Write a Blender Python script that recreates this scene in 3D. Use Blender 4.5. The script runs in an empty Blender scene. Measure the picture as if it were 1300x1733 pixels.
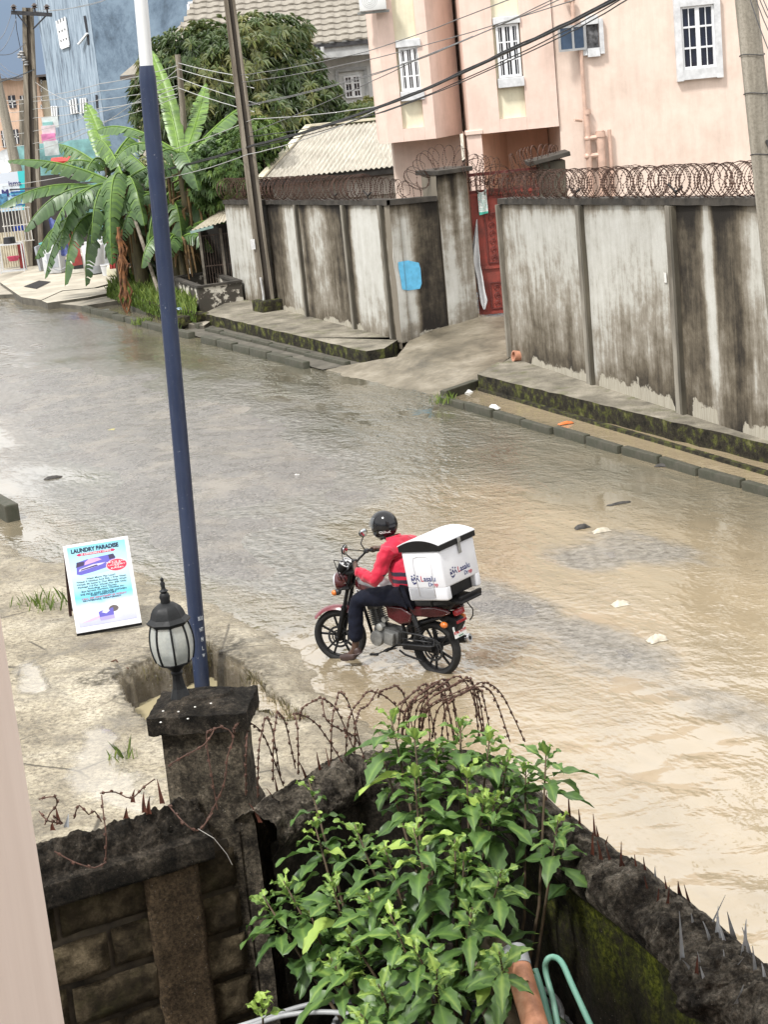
import bpy, bmesh, math, random
from math import sin, cos, pi, radians as RD, sqrt, atan2
from mathutils import Vector as V, Matrix, noise as NZ, Euler
random.seed(7)
sc = bpy.context.scene
COL = sc.collection
# ------------------------------------------------------------------ camera
F = 3000.0; CX, CY = 650.0, 866.5; H = 6.3
PITCH = math.atan(766.5 * .995 / F); ROLL = math.atan(.1)
FW = V((0, cos(PITCH), -sin(PITCH)))
_r0 = V((1, 0, 0)); _u0 = V((0, sin(PITCH), cos(PITCH)))
RT = cos(ROLL) * _r0 - sin(ROLL) * _u0
UP = sin(ROLL) * _r0 + cos(ROLL) * _u0
cd = bpy.data.cameras.new('camera'); cam = bpy.data.objects.new('camera', cd); COL.objects.link(cam)
cd.sensor_fit = 'HORIZONTAL'; cd.sensor_width = 36; cd.lens = 36 * F / 1300
cd.clip_start = .1; cd.clip_end = 3000
m = Matrix((( RT.x, UP.x, -FW.x, 0), (RT.y, UP.y, -FW.y, 0), (RT.z, UP.z, -FW.z, H), (0, 0, 0, 1)))
cam.matrix_world = m
sc.camera = cam
def ray(x, y): return FW + RT * ((x - CX) / F) - UP * ((y - CY) / F)
def P(x, y, z=0.0):
    d = ray(x, y); t = (z - H) / d.z
    return V((d.x * t, d.y * t, z))
def Yd(x, y, Y):
    d = ray(x, y); t = Y / d.y
    return V((d.x * t, Y, H + d.z * t))
def onplane(x, y, p0, n):
    d = ray(x, y); o = V((0, 0, H)); t = (p0 - o).dot(n) / d.dot(n)
    return o + d * t
# ------------------------------------------------------------------ mesh builder
class MB:
    def __init__(s): s.v = []; s.f = []; s.at = {}; s.mi = []; s.cur = 0
    def add(s, vs, fs):
        o = len(s.v); s.v += [tuple(x) for x in vs]; s.f += [tuple(i + o for i in f) for f in fs]; s.mi += [s.cur] * len(fs)
        return o
    def box(s, c, size, rot=None, taper=1.0):
        c = V(c); hx, hy, hz = size[0] / 2, size[1] / 2, size[2] / 2
        vs = [V((x * hx * (taper if z > 0 else 1), y * hy * (taper if z > 0 else 1), z * hz)) for z in (-1, 1) for x, y in ((-1, -1), (1, -1), (1, 1), (-1, 1))]
        if rot is not None:
            if not isinstance(rot, Matrix): rot = Euler(rot).to_matrix()
            vs = [rot @ q for q in vs]
        s.add([q + c for q in vs], [(3, 2, 1, 0), (4, 5, 6, 7), (0, 1, 5, 4), (1, 2, 6, 5), (2, 3, 7, 6), (3, 0, 4, 7)]); return s
    def rbox(s, c, size, b=.01, rot=None, seg=2):
        bm = bmesh.new(); bmesh.ops.create_cube(bm, size=1)
        for q in bm.verts: q.co = V((q.co.x * size[0], q.co.y * size[1], q.co.z * size[2]))
        bmesh.ops.bevel(bm, geom=bm.edges[:], offset=b, segments=seg, affect='EDGES', profile=.5)
        R = Euler(rot).to_matrix() if rot is not None and not isinstance(rot, Matrix) else rot
        bm.verts.index_update()
        vs = [(R @ q.co if R else q.co) + V(c) for q in bm.verts]
        s.add(vs, [[q.index for q in f.verts] for f in bm.faces]); bm.free(); return s
    def beam(s, a, b, w, h, up=(0, 0, 1)):
        a, b = V(a), V(b); d = (b - a); L = d.length; d.normalize(); u = V(up)
        if abs(d.dot(u)) > .98: u = V((1, 0, 0))
        y = u.cross(d).normalized(); z = d.cross(y)
        R = Matrix((d, y, z)).transposed()
        return s.box((a + b) / 2, (L, w, h), R)
    def tube(s, pts, r, n=8, cap=True, closed=False):
        pts = [V(p) for p in pts]; N = len(pts)
        rs = r if isinstance(r, (list, tuple)) else [r] * N
        vs = []; prev = None
        for i in range(N):
            if closed: t = pts[(i + 1) % N] - pts[i - 1]
            else: t = pts[min(i + 1, N - 1)] - pts[max(i - 1, 0)]
            t = t.normalized() if t.length > 1e-9 else V((0, 0, 1))
            if prev is None:
                a = V((0, 0, 1)) if abs(t.z) < .9 else V((1, 0, 0))
                x = a.cross(t).normalized()
            else:
                x = (prev - t * prev.dot(t))
                x = x.normalized() if x.length > 1e-6 else V((1, 0, 0)).cross(t).normalized()
            prev = x; y = t.cross(x)
            for k in range(n):
                a = 2 * pi * k / n
                vs.append(pts[i] + (x * cos(a) + y * sin(a)) * rs[i])
        fs = []
        for i in range(N if closed else N - 1):
            j = (i + 1) % N
            for k in range(n):
                k2 = (k + 1) % n
                fs.append((i * n + k, i * n + k2, j * n + k2, j * n + k))
        if cap and not closed:
            fs.append(tuple(range(n - 1, -1, -1))); fs.append(tuple((N - 1) * n + k for k in range(n)))
        s.add(vs, fs); return s
    def cyl(s, a, b, r, r2=None, n=16): return s.tube([a, b], [r, r if r2 is None else r2], n)
    def lathe(s, prof, c=(0, 0, 0), axis='Z', n=24, R=None, ang=2 * pi):
        c = V(c); vs = []; full = abs(ang - 2 * pi) < 1e-6; nn = n if full else n + 1
        for (r, z) in prof:
            for k in range(nn):
                a = ang * k / n; q = V((r * cos(a), r * sin(a), z))
                if axis == 'X': q = V((q.z, q.x, q.y))
                elif axis == 'Y': q = V((q.x, q.z, q.y))
                if R is not None: q = R @ q
                vs.append(q + c)
        fs = []
        for i in range(len(prof) - 1):
            for k in range(n):
                k2 = (k + 1) % nn
                fs.append((i * nn + k, i * nn + k2, (i + 1) * nn + k2, (i + 1) * nn + k))
        s.add(vs, fs); return s
    def prism(s, poly, vec):
        n = len(poly); poly = [V(p) for p in poly]; vec = V(vec)
        s.add(poly + [p + vec for p in poly], [tuple(range(n - 1, -1, -1)), tuple(range(n, 2 * n))] + [(i, (i + 1) % n, (i + 1) % n + n, i + n) for i in range(n)]); return s
    def quad(s, a, b, c, d): s.add([a, b, c, d], [(0, 1, 2, 3)]); return s
    def grid(s, fn, nu, nv):
        vs = [fn(i / nu, j / nv) for j in range(nv + 1) for i in range(nu + 1)]
        fs = [(j * (nu + 1) + i, j * (nu + 1) + i + 1, (j + 1) * (nu + 1) + i + 1, (j + 1) * (nu + 1) + i) for j in range(nv) for i in range(nu)]
        return s.add(vs, fs)
    def sphere(s, c, r, n=12, m_=8, R=None):
        c = V(c); r = V(r) if isinstance(r, (tuple, list)) else V((r, r, r))
        prof = [(sin(pi * i / m_), -cos(pi * i / m_)) for i in range(m_ + 1)]
        vs = []
        for (q, z) in prof:
            for k in range(n):
                p = V((q * cos(2 * pi * k / n) * r.x, q * sin(2 * pi * k / n) * r.y, z * r.z))
                vs.append((R @ p if R else p) + c)
        fs = [(i * n + k, i * n + (k + 1) % n, (i + 1) * n + (k + 1) % n, (i + 1) * n + k) for i in range(m_) for k in range(n)]
        s.add(vs, fs); return s
    def build(s, name, mat, parent=None, smooth=False, bevel=0, offset=None, recalc=True):
        me = bpy.data.meshes.new(name); me.from_pydata(s.v, [], s.f)
        mats = mat if isinstance(mat, (list, tuple)) else [mat]
        for q in mats: me.materials.append(q)
        if len(mats) > 1: me.polygons.foreach_set('material_index', s.mi)
        if recalc:
            bm = bmesh.new(); bm.from_mesh(me); bmesh.ops.remove_doubles(bm, verts=bm.verts, dist=1e-6) if not s.at else None
            bmesh.ops.recalc_face_normals(bm, faces=bm.faces); bm.to_mesh(me); bm.free()
        if smooth:
            me.polygons.foreach_set('use_smooth', [True] * len(me.polygons))
            if smooth is not True:
                try: me.set_sharp_from_angle(angle=RD(smooth))
                except Exception: pass
        for k, vals in s.at.items():
            a = me.attributes.new(k, 'FLOAT', 'POINT'); a.data.foreach_set('value', vals)
        me.update()
        o = bpy.data.objects.new(name, me); COL.objects.link(o)
        if bevel:
            md = o.modifiers.new('edge', 'BEVEL'); md.width = bevel; md.segments = 2; md.limit_method = 'ANGLE'; md.angle_limit = RD(40)
        if parent is not None:
            o.parent = parent
            if parent.get('_w'): o.location = -parent.location
        return o
def tag(o, label=None, cat=None, group=None, kind=None):
    if label: o['label'] = label
    if cat: o['category'] = cat
    if group: o['group'] = group
    if kind: o['kind'] = kind
    return o
def thing(name, label, cat, loc=(0, 0, 0), rz=0, group=None, world=True):
    """Empty at the base; with world=True its parts are written in world coordinates."""
    o = bpy.data.objects.new(name, None); COL.objects.link(o); o.empty_display_size = .2
    o.location = loc; o.rotation_euler = (0, 0, rz); tag(o, label, cat, group)
    if world: o['_w'] = 1
    return o
def kids(o): return [c for c in COL.objects if c.parent == o]
def dup(o, loc, rz=None, label=None, parent=None):
    c = o.copy(); COL.objects.link(c); c.location = loc
    if rz is not None: c.rotation_euler = (0, 0, rz)
    if label: c['label'] = label
    for k in list(o.children):
        d = k.copy(); COL.objects.link(d); d.parent = c
        for g in list(k.children):
            e = g.copy(); COL.objects.link(e); e.parent = d
    return c
def text(body, parent, mat, loc, size, R, name='lettering', align='CENTER', bold=0.0, sx=1.0, extr=.0008, shear=0):
    cu = bpy.data.curves.new(name, 'FONT'); cu.body = body; cu.size = size; cu.align_x = align; cu.align_y = 'CENTER'
    cu.extrude = extr; cu.offset = bold; cu.shear = shear; cu.resolution_u = 3
    tmp = bpy.data.objects.new('tmp', cu); COL.objects.link(tmp)
    me = bpy.data.meshes.new_from_object(tmp.evaluated_get(bpy.context.evaluated_depsgraph_get())); bpy.data.objects.remove(tmp); bpy.data.curves.remove(cu)
    me.name = name; me.materials.clear(); me.materials.append(mat)
    o = bpy.data.objects.new(name, me); COL.objects.link(o)
    M4 = R.to_4x4() if not isinstance(R, Euler) else R.to_matrix().to_4x4()
    o.matrix_local = Matrix.Translation(V(loc)) @ M4 @ Matrix.Diagonal((sx, 1, 1, 1))
    if parent is not None: o.parent = parent
    return o
def frame3(x, y):
    """rotation whose local x, y axes are the given directions"""
    x = V(x).normalized(); z = x.cross(V(y)).normalized(); y = z.cross(x)
    return Matrix((x, y, z)).transposed()
# ------------------------------------------------------------------ materials
def lin(c):
    if isinstance(c, str):
        c = [int(c[i:i + 2], 16) / 255 for i in (0, 2, 4)]
    else: c = [q / 255 for q in c]
    return tuple((q / 12.92 if q <= .04045 else ((q + .055) / 1.055) ** 2.4) for q in c)
def mul(c, k): return tuple(q * k for q in c[:3])
def rgba(c): return (c[0], c[1], c[2], 1)
_mats = {}
class N:
    """small node-tree helper"""
    def __init__(s, name):
        s.m = bpy.data.materials.new(name); s.m.use_nodes = True; s.t = s.m.node_tree; s.t.nodes.clear()
        s.out = s.n('ShaderNodeOutputMaterial'); s.b = s.n('ShaderNodeBsdfPrincipled'); s.l(s.b.outputs[0], s.out.inputs[0])
    def n(s, t, **k):
        q = s.t.nodes.new(t)
        for a, b in k.items(): setattr(q, a, b)
        return q
    def l(s, a, b): s.t.links.new(a, b)
    def setv(s, sock, val):
        if hasattr(val, 'is_linked') or isinstance(val, bpy.types.NodeSocket): s.l(val, sock)
        else:
            if isinstance(val, (tuple, list)) and len(val) == 3 and sock.type == 'RGBA': val = rgba(val)
            sock.default_value = val
    def coord(s, kind='Object', scale=(1, 1, 1), loc=(0, 0, 0), rot=(0, 0, 0)):
        if kind == 'World': o = s.n('ShaderNodeNewGeometry').outputs['Position']
        else: o = s.n('ShaderNodeTexCoord').outputs[kind]
        mp = s.n('ShaderNodeMapping'); s.l(o, mp.inputs[0]); mp.inputs['Scale'].default_value = scale; mp.inputs['Location'].default_value = loc; mp.inputs['Rotation'].default_value = rot
        return mp.outputs[0]
    def noise(s, vec, scale=5, detail=4, rough=.55, dist=0):
        q = s.n('ShaderNodeTexNoise'); s.l(vec, q.inputs['Vector']); q.inputs['Scale'].default_value = scale; q.inputs['Detail'].default_value = detail
        q.inputs['Roughness'].default_value = rough; q.inputs['Distortion'].default_value = dist
        return q.outputs['Fac']
    def voro(s, vec, scale=5, feature='F1', out='Distance', rnd=1):
        q = s.n('ShaderNodeTexVoronoi', feature=feature); s.l(vec, q.inputs['Vector']); q.inputs['Scale'].default_value = scale; q.inputs['Randomness'].default_value = rnd
        return q.outputs[out]
    def ramp(s, fac, stops, interp='LINEAR'):
        q = s.n('ShaderNodeValToRGB'); s.l(fac, q.inputs[0]); cr = q.color_ramp; cr.interpolation = interp
        while len(cr.elements) < len(stops): cr.elements.new(.5)
        for e, (p, c) in zip(cr.elements, stops):
            e.position = p; e.color = rgba(c) if not isinstance(c, (int, float)) else (c, c, c, 1)
        return q.outputs[0]
    def mr(s, v, a, b, c=0, d=1, smooth=False):
        q = s.n('ShaderNodeMapRange'); q.clamp = True
        if smooth: q.interpolation_type = 'SMOOTHSTEP'
        s.setv(q.inputs[0], v)
        for i, z in enumerate((a, b, c, d)): s.setv(q.inputs[i + 1], z)
        return q.outputs[0]
    def math(s, op, a, b=0.0, clamp=False):
        q = s.n('ShaderNodeMath', operation=op, use_clamp=clamp); s.setv(q.inputs[0], a); s.setv(q.inputs[1], b); return q.outputs[0]
    def mix(s, f, a, b, mode='MIX'):
        q = s.n('ShaderNodeMix', data_type='RGBA', blend_type=mode); s.setv(q.inputs['Factor'], f); s.setv(q.inputs[6], a); s.setv(q.inputs[7], b); return q.outputs[2]
    def attr(s, name): return s.n('ShaderNodeAttribute', attribute_name=name).outputs['Fac']
    def sep(s, vec):
        q = s.n('ShaderNodeSeparateXYZ'); s.l(vec, q.inputs[0]); return q.outputs
    def bump(s, h, strength=.3, dist=.01, prev=None):
        q = s.n('ShaderNodeBump'); s.setv(q.inputs['Height'], h); q.inputs['Strength'].default_value = strength; q.inputs['Distance'].default_value = dist
        if prev is not None: s.l(prev, q.inputs['Normal'])
        return q.outputs[0]
    def done(s, col=None, rough=None, metal=None, normal=None, spec=None, **k):
        b = s.b.inputs
        if col is not None: s.setv(b['Base Color'], col)
        if rough is not None: s.setv(b['Roughness'], rough)
        if metal is not None: s.setv(b['Metallic'], metal)
        if spec is not None: s.setv(b['Specular IOR Level'], spec)
        if normal is not None: s.l(normal, b['Normal'])
        for a, v in k.items(): s.setv(b[a.replace('_', ' ')], v)
        return s.m
def mk(name, c, rough=.6, metal=0, var=.18, scale=6, bump=0, bscale=60, c2=None, spec=.5, stretch=(1, 1, 1), coat=0, bdist=.004):
    if name in _mats: return _mats[name]
    q = N(name); c = lin(c) if (isinstance(c, str) or max(c) > 1.01) else c
    vec = q.coord('Object', stretch)
    f = q.noise(vec, scale, 5, .6)
    c2 = (lin(c2) if isinstance(c2, str) else c2) if c2 is not None else mul(c, 1 - 2 * var)
    col = q.ramp(f, [(.3, mul(c, 1 + var * .4)), (.7, c2)])
    nm = q.bump(q.noise(vec, bscale, 4, .6), bump, bdist) if bump else None
    r = q.mr(q.noise(vec, scale * 2.3, 3), .3, .7, max(0, rough - .08), min(1, rough + .08))
    m_ = q.done(col, r, metal, nm, spec)
    if coat: q.b.inputs['Coat Weight'].default_value = coat; q.b.inputs['Coat Roughness'].default_value = .08
    _mats[name] = m_
    return m_
def glassy(name, c=(.02, .03, .05), rough=.05): return mk(name, c, rough, 0, .1, 2, spec=.8)
# ------------------------------------------------------------------ world and light
SUN_EL, SUN_AZ = 58, 222          # degrees; azimuth clockwise from +Y
w = bpy.data.worlds.new("World"); sc.world = w; w.use_nodes = True
nt = w.node_tree; nt.nodes.clear()
wo = nt.nodes.new('ShaderNodeOutputWorld'); bg = nt.nodes.new('ShaderNodeBackground'); bg.inputs[1].default_value = .078
sky = nt.nodes.new('ShaderNodeTexSky'); sky.sky_type = 'NISHITA'; sky.sun_disc = False
sky.sun_elevation = RD(SUN_EL); sky.sun_rotation = RD(SUN_AZ)
tc = nt.nodes.new('ShaderNodeTexCoord')
mp = nt.nodes.new('ShaderNodeMapping'); mp.inputs['Scale'].default_value = (1, 1, 2.6); nt.links.new(tc.outputs['Generated'], mp.inputs[0])
cn = nt.nodes.new('ShaderNodeTexNoise'); cn.inputs['Scale'].default_value = 2.3; cn.inputs['Detail'].default_value = 7; cn.inputs['Roughness'].default_value = .55
nt.links.new(mp.outputs[0], cn.inputs[0])
sx = nt.nodes.new('ShaderNodeSeparateXYZ'); nt.links.new(tc.outputs['Generated'], sx.inputs[0])
el = nt.nodes.new('ShaderNodeMapRange'); nt.links.new(sx.outputs[2], el.inputs[0])
for i, v in enumerate((.035, .26, .15, .72)): el.inputs[i + 1].default_value = v
ad = nt.nodes.new('ShaderNodeMath'); ad.operation = 'MULTIPLY_ADD'; nt.links.new(cn.outputs[0], ad.inputs[0]); ad.inputs[1].default_value = .62; nt.links.new(el.outputs[0], ad.inputs[2])
rp = nt.nodes.new('ShaderNodeValToRGB'); nt.links.new(ad.outputs[0], rp.inputs[0])
cr = rp.color_ramp
while len(cr.elements) < 4: cr.elements.new(.5)
SK = 1.0
for e, (p, c) in zip(cr.elements, [(.42, (3.0, 4.1, 5.9)), (.55, (6.6, 7.4, 8.7)), (.68, (11., 11.3, 11.8)), (.90, (23., 22.8, 22.4))]):
    e.position = p; e.color = (c[0] * SK, c[1] * SK, c[2] * SK, 1)
mx = nt.nodes.new('ShaderNodeMix'); mx.data_type = 'RGBA'; mx.inputs[0].default_value = .86
nt.links.new(sky.outputs[0], mx.inputs[6]); nt.links.new(rp.outputs[0], mx.inputs[7])
nt.links.new(mx.outputs[2], bg.inputs[0]); nt.links.new(bg.outputs[0], wo.inputs[0])
ld = bpy.data.lights.new('sun', 'SUN'); ld.energy = 3.6; ld.angle = RD(7); ld.color = (1, .975, .935)
lo = bpy.data.objects.new('sun', ld); COL.objects.link(lo)
_sd = V((sin(RD(SUN_AZ)) * cos(RD(SUN_EL)), cos(RD(SUN_AZ)) * cos(RD(SUN_EL)), sin(RD(SUN_EL))))
lo.rotation_euler = (-_sd).to_track_quat('-Z', 'Y').to_euler(); lo.location = _sd * 60
sc.view_settings.view_transform = 'Standard'; sc.view_settings.look = 'None'; sc.view_settings.exposure = 0.24; sc.view_settings.gamma = 1
sc.cycles.max_bounces = 6; sc.cycles.diffuse_bounces = 3; sc.cycles.glossy_bounces = 3; sc.cycles.transparent_max_bounces = 8; sc.cycles.transmission_bounces = 4
sc.cycles.use_denoising = True; sc.cycles.sample_clamp_indirect = 6; sc.cycles.use_adaptive_sampling = True
# ------------------------------------------------------------------ street frame
U_ = (P(140, 515, .12) - P(1300, 825, .12)); U_.z = 0; U_.normalize()        # along the street, away
N_ = V((-U_.y, U_.x, 0));  N_ = -N_ if N_.x < 0 else N_                        # towards the far side
def smooth(a, b, x):
    t = min(1, max(0, (x - a) / (b - a))); return t * t * (3 - 2 * t)
def nz(x, y, s=1.0, z=0.0): return NZ.noise(V((x * s, y * s, z)))
def seg_dist(p, pts):
    """signed distance to an open polyline (positive to the left when walking along it)"""
    best = 1e9; sg = 1
    for a, b in zip(pts[:-1], pts[1:]):
        dx, dy = b[0] - a[0], b[1] - a[1]; L2 = dx * dx + dy * dy
        t = max(0, min(1, ((p[0] - a[0]) * dx + (p[1] - a[1]) * dy) / L2))
        qx, qy = a[0] + t * dx - p[0], a[1] + t * dy - p[1]; d = sqrt(qx * qx + qy * qy)
        if d < best: best = d; sg = 1 if dx * (p[1] - a[1]) - dy * (p[0] - a[0]) > 0 else -1
    return best * sg
def inpoly(p, poly):
    c = False; j = len(poly) - 1
    for i in range(len(poly)):
        a, b = poly[i], poly[j]
        if (a[1] > p[1]) != (b[1] > p[1]) and p[0] < (b[0] - a[0]) * (p[1] - a[1]) / (b[1] - a[1]) + a[0]: c = not c
        j = i
    return c
# ------------------------------------------------------------------ ground far and wide
g = MB(); g.quad((-400, -300, -.35), (400, -300, -.35), (400, 700, -.35), (-400, 700, -.35))
tag(g.build('ground', mk('earth', (.16, .13, .095), .9, 0, .3, .4, .4, 20)), kind='structure')
# ------------------------------------------------------------------ road bed and flood water
edge = [P(*p, 0) for p in ((-320, 905), (0, 905), (60, 935), (105, 945), (250, 962), (330, 1003), (420, 1035), (500, 1078), (545, 1110), (560, 1160), (610, 1205), (700, 1240), (760, 1330), (860, 1420), (1000, 1570), (1150, 1800))]
pt = P(100, 1250, 0); VS = 1 if seg_dist((pt.x, pt.y), edge) > 0 else -1
def wet_side(x, y):          # False well inside the near verge, where no flood water stands
    return y > 29 or x > 3 or seg_dist((x, y), edge) * VS < .9
humps = []   # pixel centre, radii along street / across (m), height (m)
for px, py, ra, rb, hh in ((215, 690, 10.0, 2.9, .075), (330, 780, 4.5, 1.5, .062), (60, 800, 4, 1.0, .03), (440, 930, 4.2, 1.1, .046), (250, 900, 4.0, .9, .044), (930, 1070, 2.4, .65, .037), (1050, 1090, 1.2, .45, .041), (1085, 925, 1.3, .55, .047), (985, 945, .9, .4, .040), (1230, 1195, 1.2, .4, .036), (400, 820, 3.2, 2.0, .042), (830, 1010, 1.6, .5, .038), (70, 560, 7, 2.0, .05)):
    c = P(px, py, 0); humps.append((c.x, c.y, ra, rb, hh))
def road_h(x, y):
    h = -.062 + .012 * nz(x, y, .35) + .012 * nz(x, y, 1.3, 3)
    for cx, cy, ra, rb, hh in humps:
        dx, dy = x - cx, y - cy
        a = (dx * U_.x + dy * U_.y) / ra; b = (dx * N_.x + dy * N_.y) / rb
        r = a * a + b * b + .5 * nz(x, y, .6, 9)
        if r < 1.6: h += hh * smooth(1.5, 0, r)
    return h + .008 * nz(x, y, 4.5, 5)
FW_C = P(585, 1109, 0); RW_C = P(742, 1136, 0)     # wheels
def wave(x, y):
    big = smooth(18.5, 12.5, y)                                   # longer, smoother waves near the camera
    u = x * U_.x + y * U_.y; v = x * N_.x + y * N_.y
    wx, wy = x + .25 * y, y - .12 * x + .3 * NZ.noise(V((x * .5, y * .5, 8)))
    q = NZ.noise(V((wx * 1.15, wy * 2.3, 1))) + .5 * NZ.noise(V((wx * 2.6 + 3, wy * 4.6, 2)))
    h = (.0018 + .056 * big) * q
    calm = .35 + .9 * smooth(-.25, .35, NZ.noise(V((u * .16, v * .3, 4))))
    h *= calm
    for c, k, A in ((FW_C, 17, .013), (RW_C, 15, .009)):
        dx, dy = x - c.x, y - c.y; d = sqrt(dx * dx + dy * dy)
        if d < 2.4: h += 1.7 * A * sin(d * k + 2.2 * nz(x, y, 2.2)) * math.exp(-d * 1.3) * (.6 + nz(x, y, 1.3, 6))
    return h
wm = MB(); sh = []
xs = [-22 + i * .12 for i in range(int(31 / .12) + 1)]
ys = []; y = 6.0
while y < 72: ys.append(y); y += .045 + .0042 * y * .6
W_ = len(xs)
vs = []
for yy in ys:
    for xx in xs:
        vs.append((xx, yy, wave(xx, yy))); sh.append(road_h(xx, yy))
wm.add(vs, [(j * W_ + i, j * W_ + i + 1, (j + 1) * W_ + i + 1, (j + 1) * W_ + i) for j in range(len(ys) - 1) for i in range(W_ - 1) if wet_side(xs[i], ys[j])])
wm.at['bed'] = sh
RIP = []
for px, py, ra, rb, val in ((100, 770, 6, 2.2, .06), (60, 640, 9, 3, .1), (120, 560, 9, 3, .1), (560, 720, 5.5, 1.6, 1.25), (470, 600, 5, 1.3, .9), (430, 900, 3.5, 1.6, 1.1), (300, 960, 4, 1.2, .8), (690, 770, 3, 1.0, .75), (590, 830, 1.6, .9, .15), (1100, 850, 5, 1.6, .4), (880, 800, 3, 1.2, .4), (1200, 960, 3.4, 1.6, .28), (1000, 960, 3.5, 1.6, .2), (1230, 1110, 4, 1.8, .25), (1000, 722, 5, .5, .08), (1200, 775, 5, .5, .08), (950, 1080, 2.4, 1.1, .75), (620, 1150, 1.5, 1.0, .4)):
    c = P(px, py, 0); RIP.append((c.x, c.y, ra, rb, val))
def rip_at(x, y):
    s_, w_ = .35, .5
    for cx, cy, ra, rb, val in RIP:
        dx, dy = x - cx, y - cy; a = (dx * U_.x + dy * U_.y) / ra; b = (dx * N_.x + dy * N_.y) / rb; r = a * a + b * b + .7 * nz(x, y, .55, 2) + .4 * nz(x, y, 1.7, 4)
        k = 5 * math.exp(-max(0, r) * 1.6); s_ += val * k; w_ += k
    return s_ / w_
TAN = []  # mud tone by place; low mid-road values paint in the walls' dark reflection
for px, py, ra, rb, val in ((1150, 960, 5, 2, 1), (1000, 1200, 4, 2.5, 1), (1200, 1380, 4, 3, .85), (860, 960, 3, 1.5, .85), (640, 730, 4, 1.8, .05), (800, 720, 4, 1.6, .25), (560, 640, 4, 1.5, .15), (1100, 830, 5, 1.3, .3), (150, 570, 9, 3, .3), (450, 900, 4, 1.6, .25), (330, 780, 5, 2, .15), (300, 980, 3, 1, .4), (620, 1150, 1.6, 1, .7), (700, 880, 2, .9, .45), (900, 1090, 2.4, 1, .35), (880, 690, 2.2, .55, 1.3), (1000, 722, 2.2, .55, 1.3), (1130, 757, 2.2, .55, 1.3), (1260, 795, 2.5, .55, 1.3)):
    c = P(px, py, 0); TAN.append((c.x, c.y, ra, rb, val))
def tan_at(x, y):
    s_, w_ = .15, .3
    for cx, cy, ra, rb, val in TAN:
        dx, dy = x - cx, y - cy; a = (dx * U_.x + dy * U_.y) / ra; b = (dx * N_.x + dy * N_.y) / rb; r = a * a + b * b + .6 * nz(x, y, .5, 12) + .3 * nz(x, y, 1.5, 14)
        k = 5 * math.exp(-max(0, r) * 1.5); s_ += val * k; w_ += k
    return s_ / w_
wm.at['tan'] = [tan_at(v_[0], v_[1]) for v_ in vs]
wm.at['rip'] = [rip_at(v_[0], v_[1]) for v_ in vs]
q = N('flood_water'); wp = q.coord('World')
rot = q.coord('World', (1, 1, 1), rot=(0, 0, -atan2(U_.y, U_.x)))
def st(sx_, sy_):
    mpn = q.n('ShaderNodeMapping'); q.l(rot, mpn.inputs[0]); mpn.inputs['Scale'].default_value = (sx_, sy_, 1); return mpn.outputs[0]
bed = q.attr('bed')
shal = q.mr(q.math('ADD', bed, q.math('MULTIPLY', q.math('SUBTRACT', q.noise(st(.8, 2.2), 3.2, 5, .6), .5), .05)), -.058, -.006, 0, 1, True)
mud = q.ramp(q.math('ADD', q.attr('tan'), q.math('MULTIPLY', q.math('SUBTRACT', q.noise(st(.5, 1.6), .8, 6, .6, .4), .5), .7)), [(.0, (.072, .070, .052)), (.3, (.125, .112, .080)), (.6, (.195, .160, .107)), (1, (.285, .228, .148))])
asp = q.ramp(q.noise(wp, 9, 5, .7), [(.36, (.07, .066, .06)), (.62, (.24, .225, .20))])
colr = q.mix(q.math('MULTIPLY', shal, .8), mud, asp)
fo = q.mr(q.noise(st(.55, 2.4), 4.2, 7, .72, .6), .66, .74)  # pale streaks painted on rippled water, standing in for sky reflection
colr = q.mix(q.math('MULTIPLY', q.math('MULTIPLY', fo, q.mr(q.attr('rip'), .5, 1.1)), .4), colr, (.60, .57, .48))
sepw = q.sep(wp)
near = q.mr(sepw[1], 30, 18, .35, 1)
n1 = q.noise(st(1.6, 5.2), 2.4, 3, .5, .5)
n2 = q.noise(st(2.0, 7.5), 7.0, 3, .55, .3)
n3 = q.noise(wp, 42, 3, .6)
rip = q.attr('rip'); rip2 = q.math('MULTIPLY', rip, q.mr(q.noise(st(.4, .8), .9, 5, .65), .40, .6, .12, 1.3))
wvx = q.coord('World', (2.3, 4.4, 1), rot=(0, 0, .12)); n1 = q.noise(wvx, 1.0, 3, .5, .4); n2 = q.noise(q.coord('World', (5.5, 10.5, 1), rot=(0, 0, .15)), 1.0, 3, .6, .3)
b1 = q.bump(q.math('MULTIPLY', n1, q.math('MULTIPLY', rip2, q.mr(sepw[1], 12, 18, .45, 1))), 1.0, .045); b2 = q.bump(q.math('MULTIPLY', n2, q.math('MULTIPLY', rip2, q.mr(sepw[1], 13, 19, .15, 1))), 1.0, .036, b1); b3 = q.bump(q.math('MULTIPLY', n3, q.mr(shal, .3, .9)), .6, .014, b2)
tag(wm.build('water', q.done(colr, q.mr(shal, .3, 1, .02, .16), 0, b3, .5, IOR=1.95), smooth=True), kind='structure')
# asphalt bed
rb = MB(); xs2 = [-22 + i * .2 for i in range(int(31 / .2) + 1)]; ys2 = []; y = 6.0
while y < 72: ys2.append(y); y += .09 + .004 * y
W2 = len(xs2)
rb.add([(xx, yy, road_h(xx, yy)) for yy in ys2 for xx in xs2], [(j * W2 + i, j * W2 + i + 1, (j + 1) * W2 + i + 1, (j + 1) * W2 + i) for j in range(len(ys2) - 1) for i in range(W2 - 1) if wet_side(xs2[i], ys2[j])])
q = N('wet_asphalt'); wp = q.coord('World')
c1 = q.ramp(q.noise(wp, 26, 6, .75), [(.32, (.055, .052, .048)), (.5, (.15, .14, .13)), (.68, (.33, .30, .27))])
c2 = q.mix(q.math('MULTIPLY', q.mr(q.noise(wp, .9, 6, .65), .48, .66), .6), c1, (.27, .24, .20))
bb = q.bump(q.noise(wp, 55, 5, .75), .8, .02)
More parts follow.
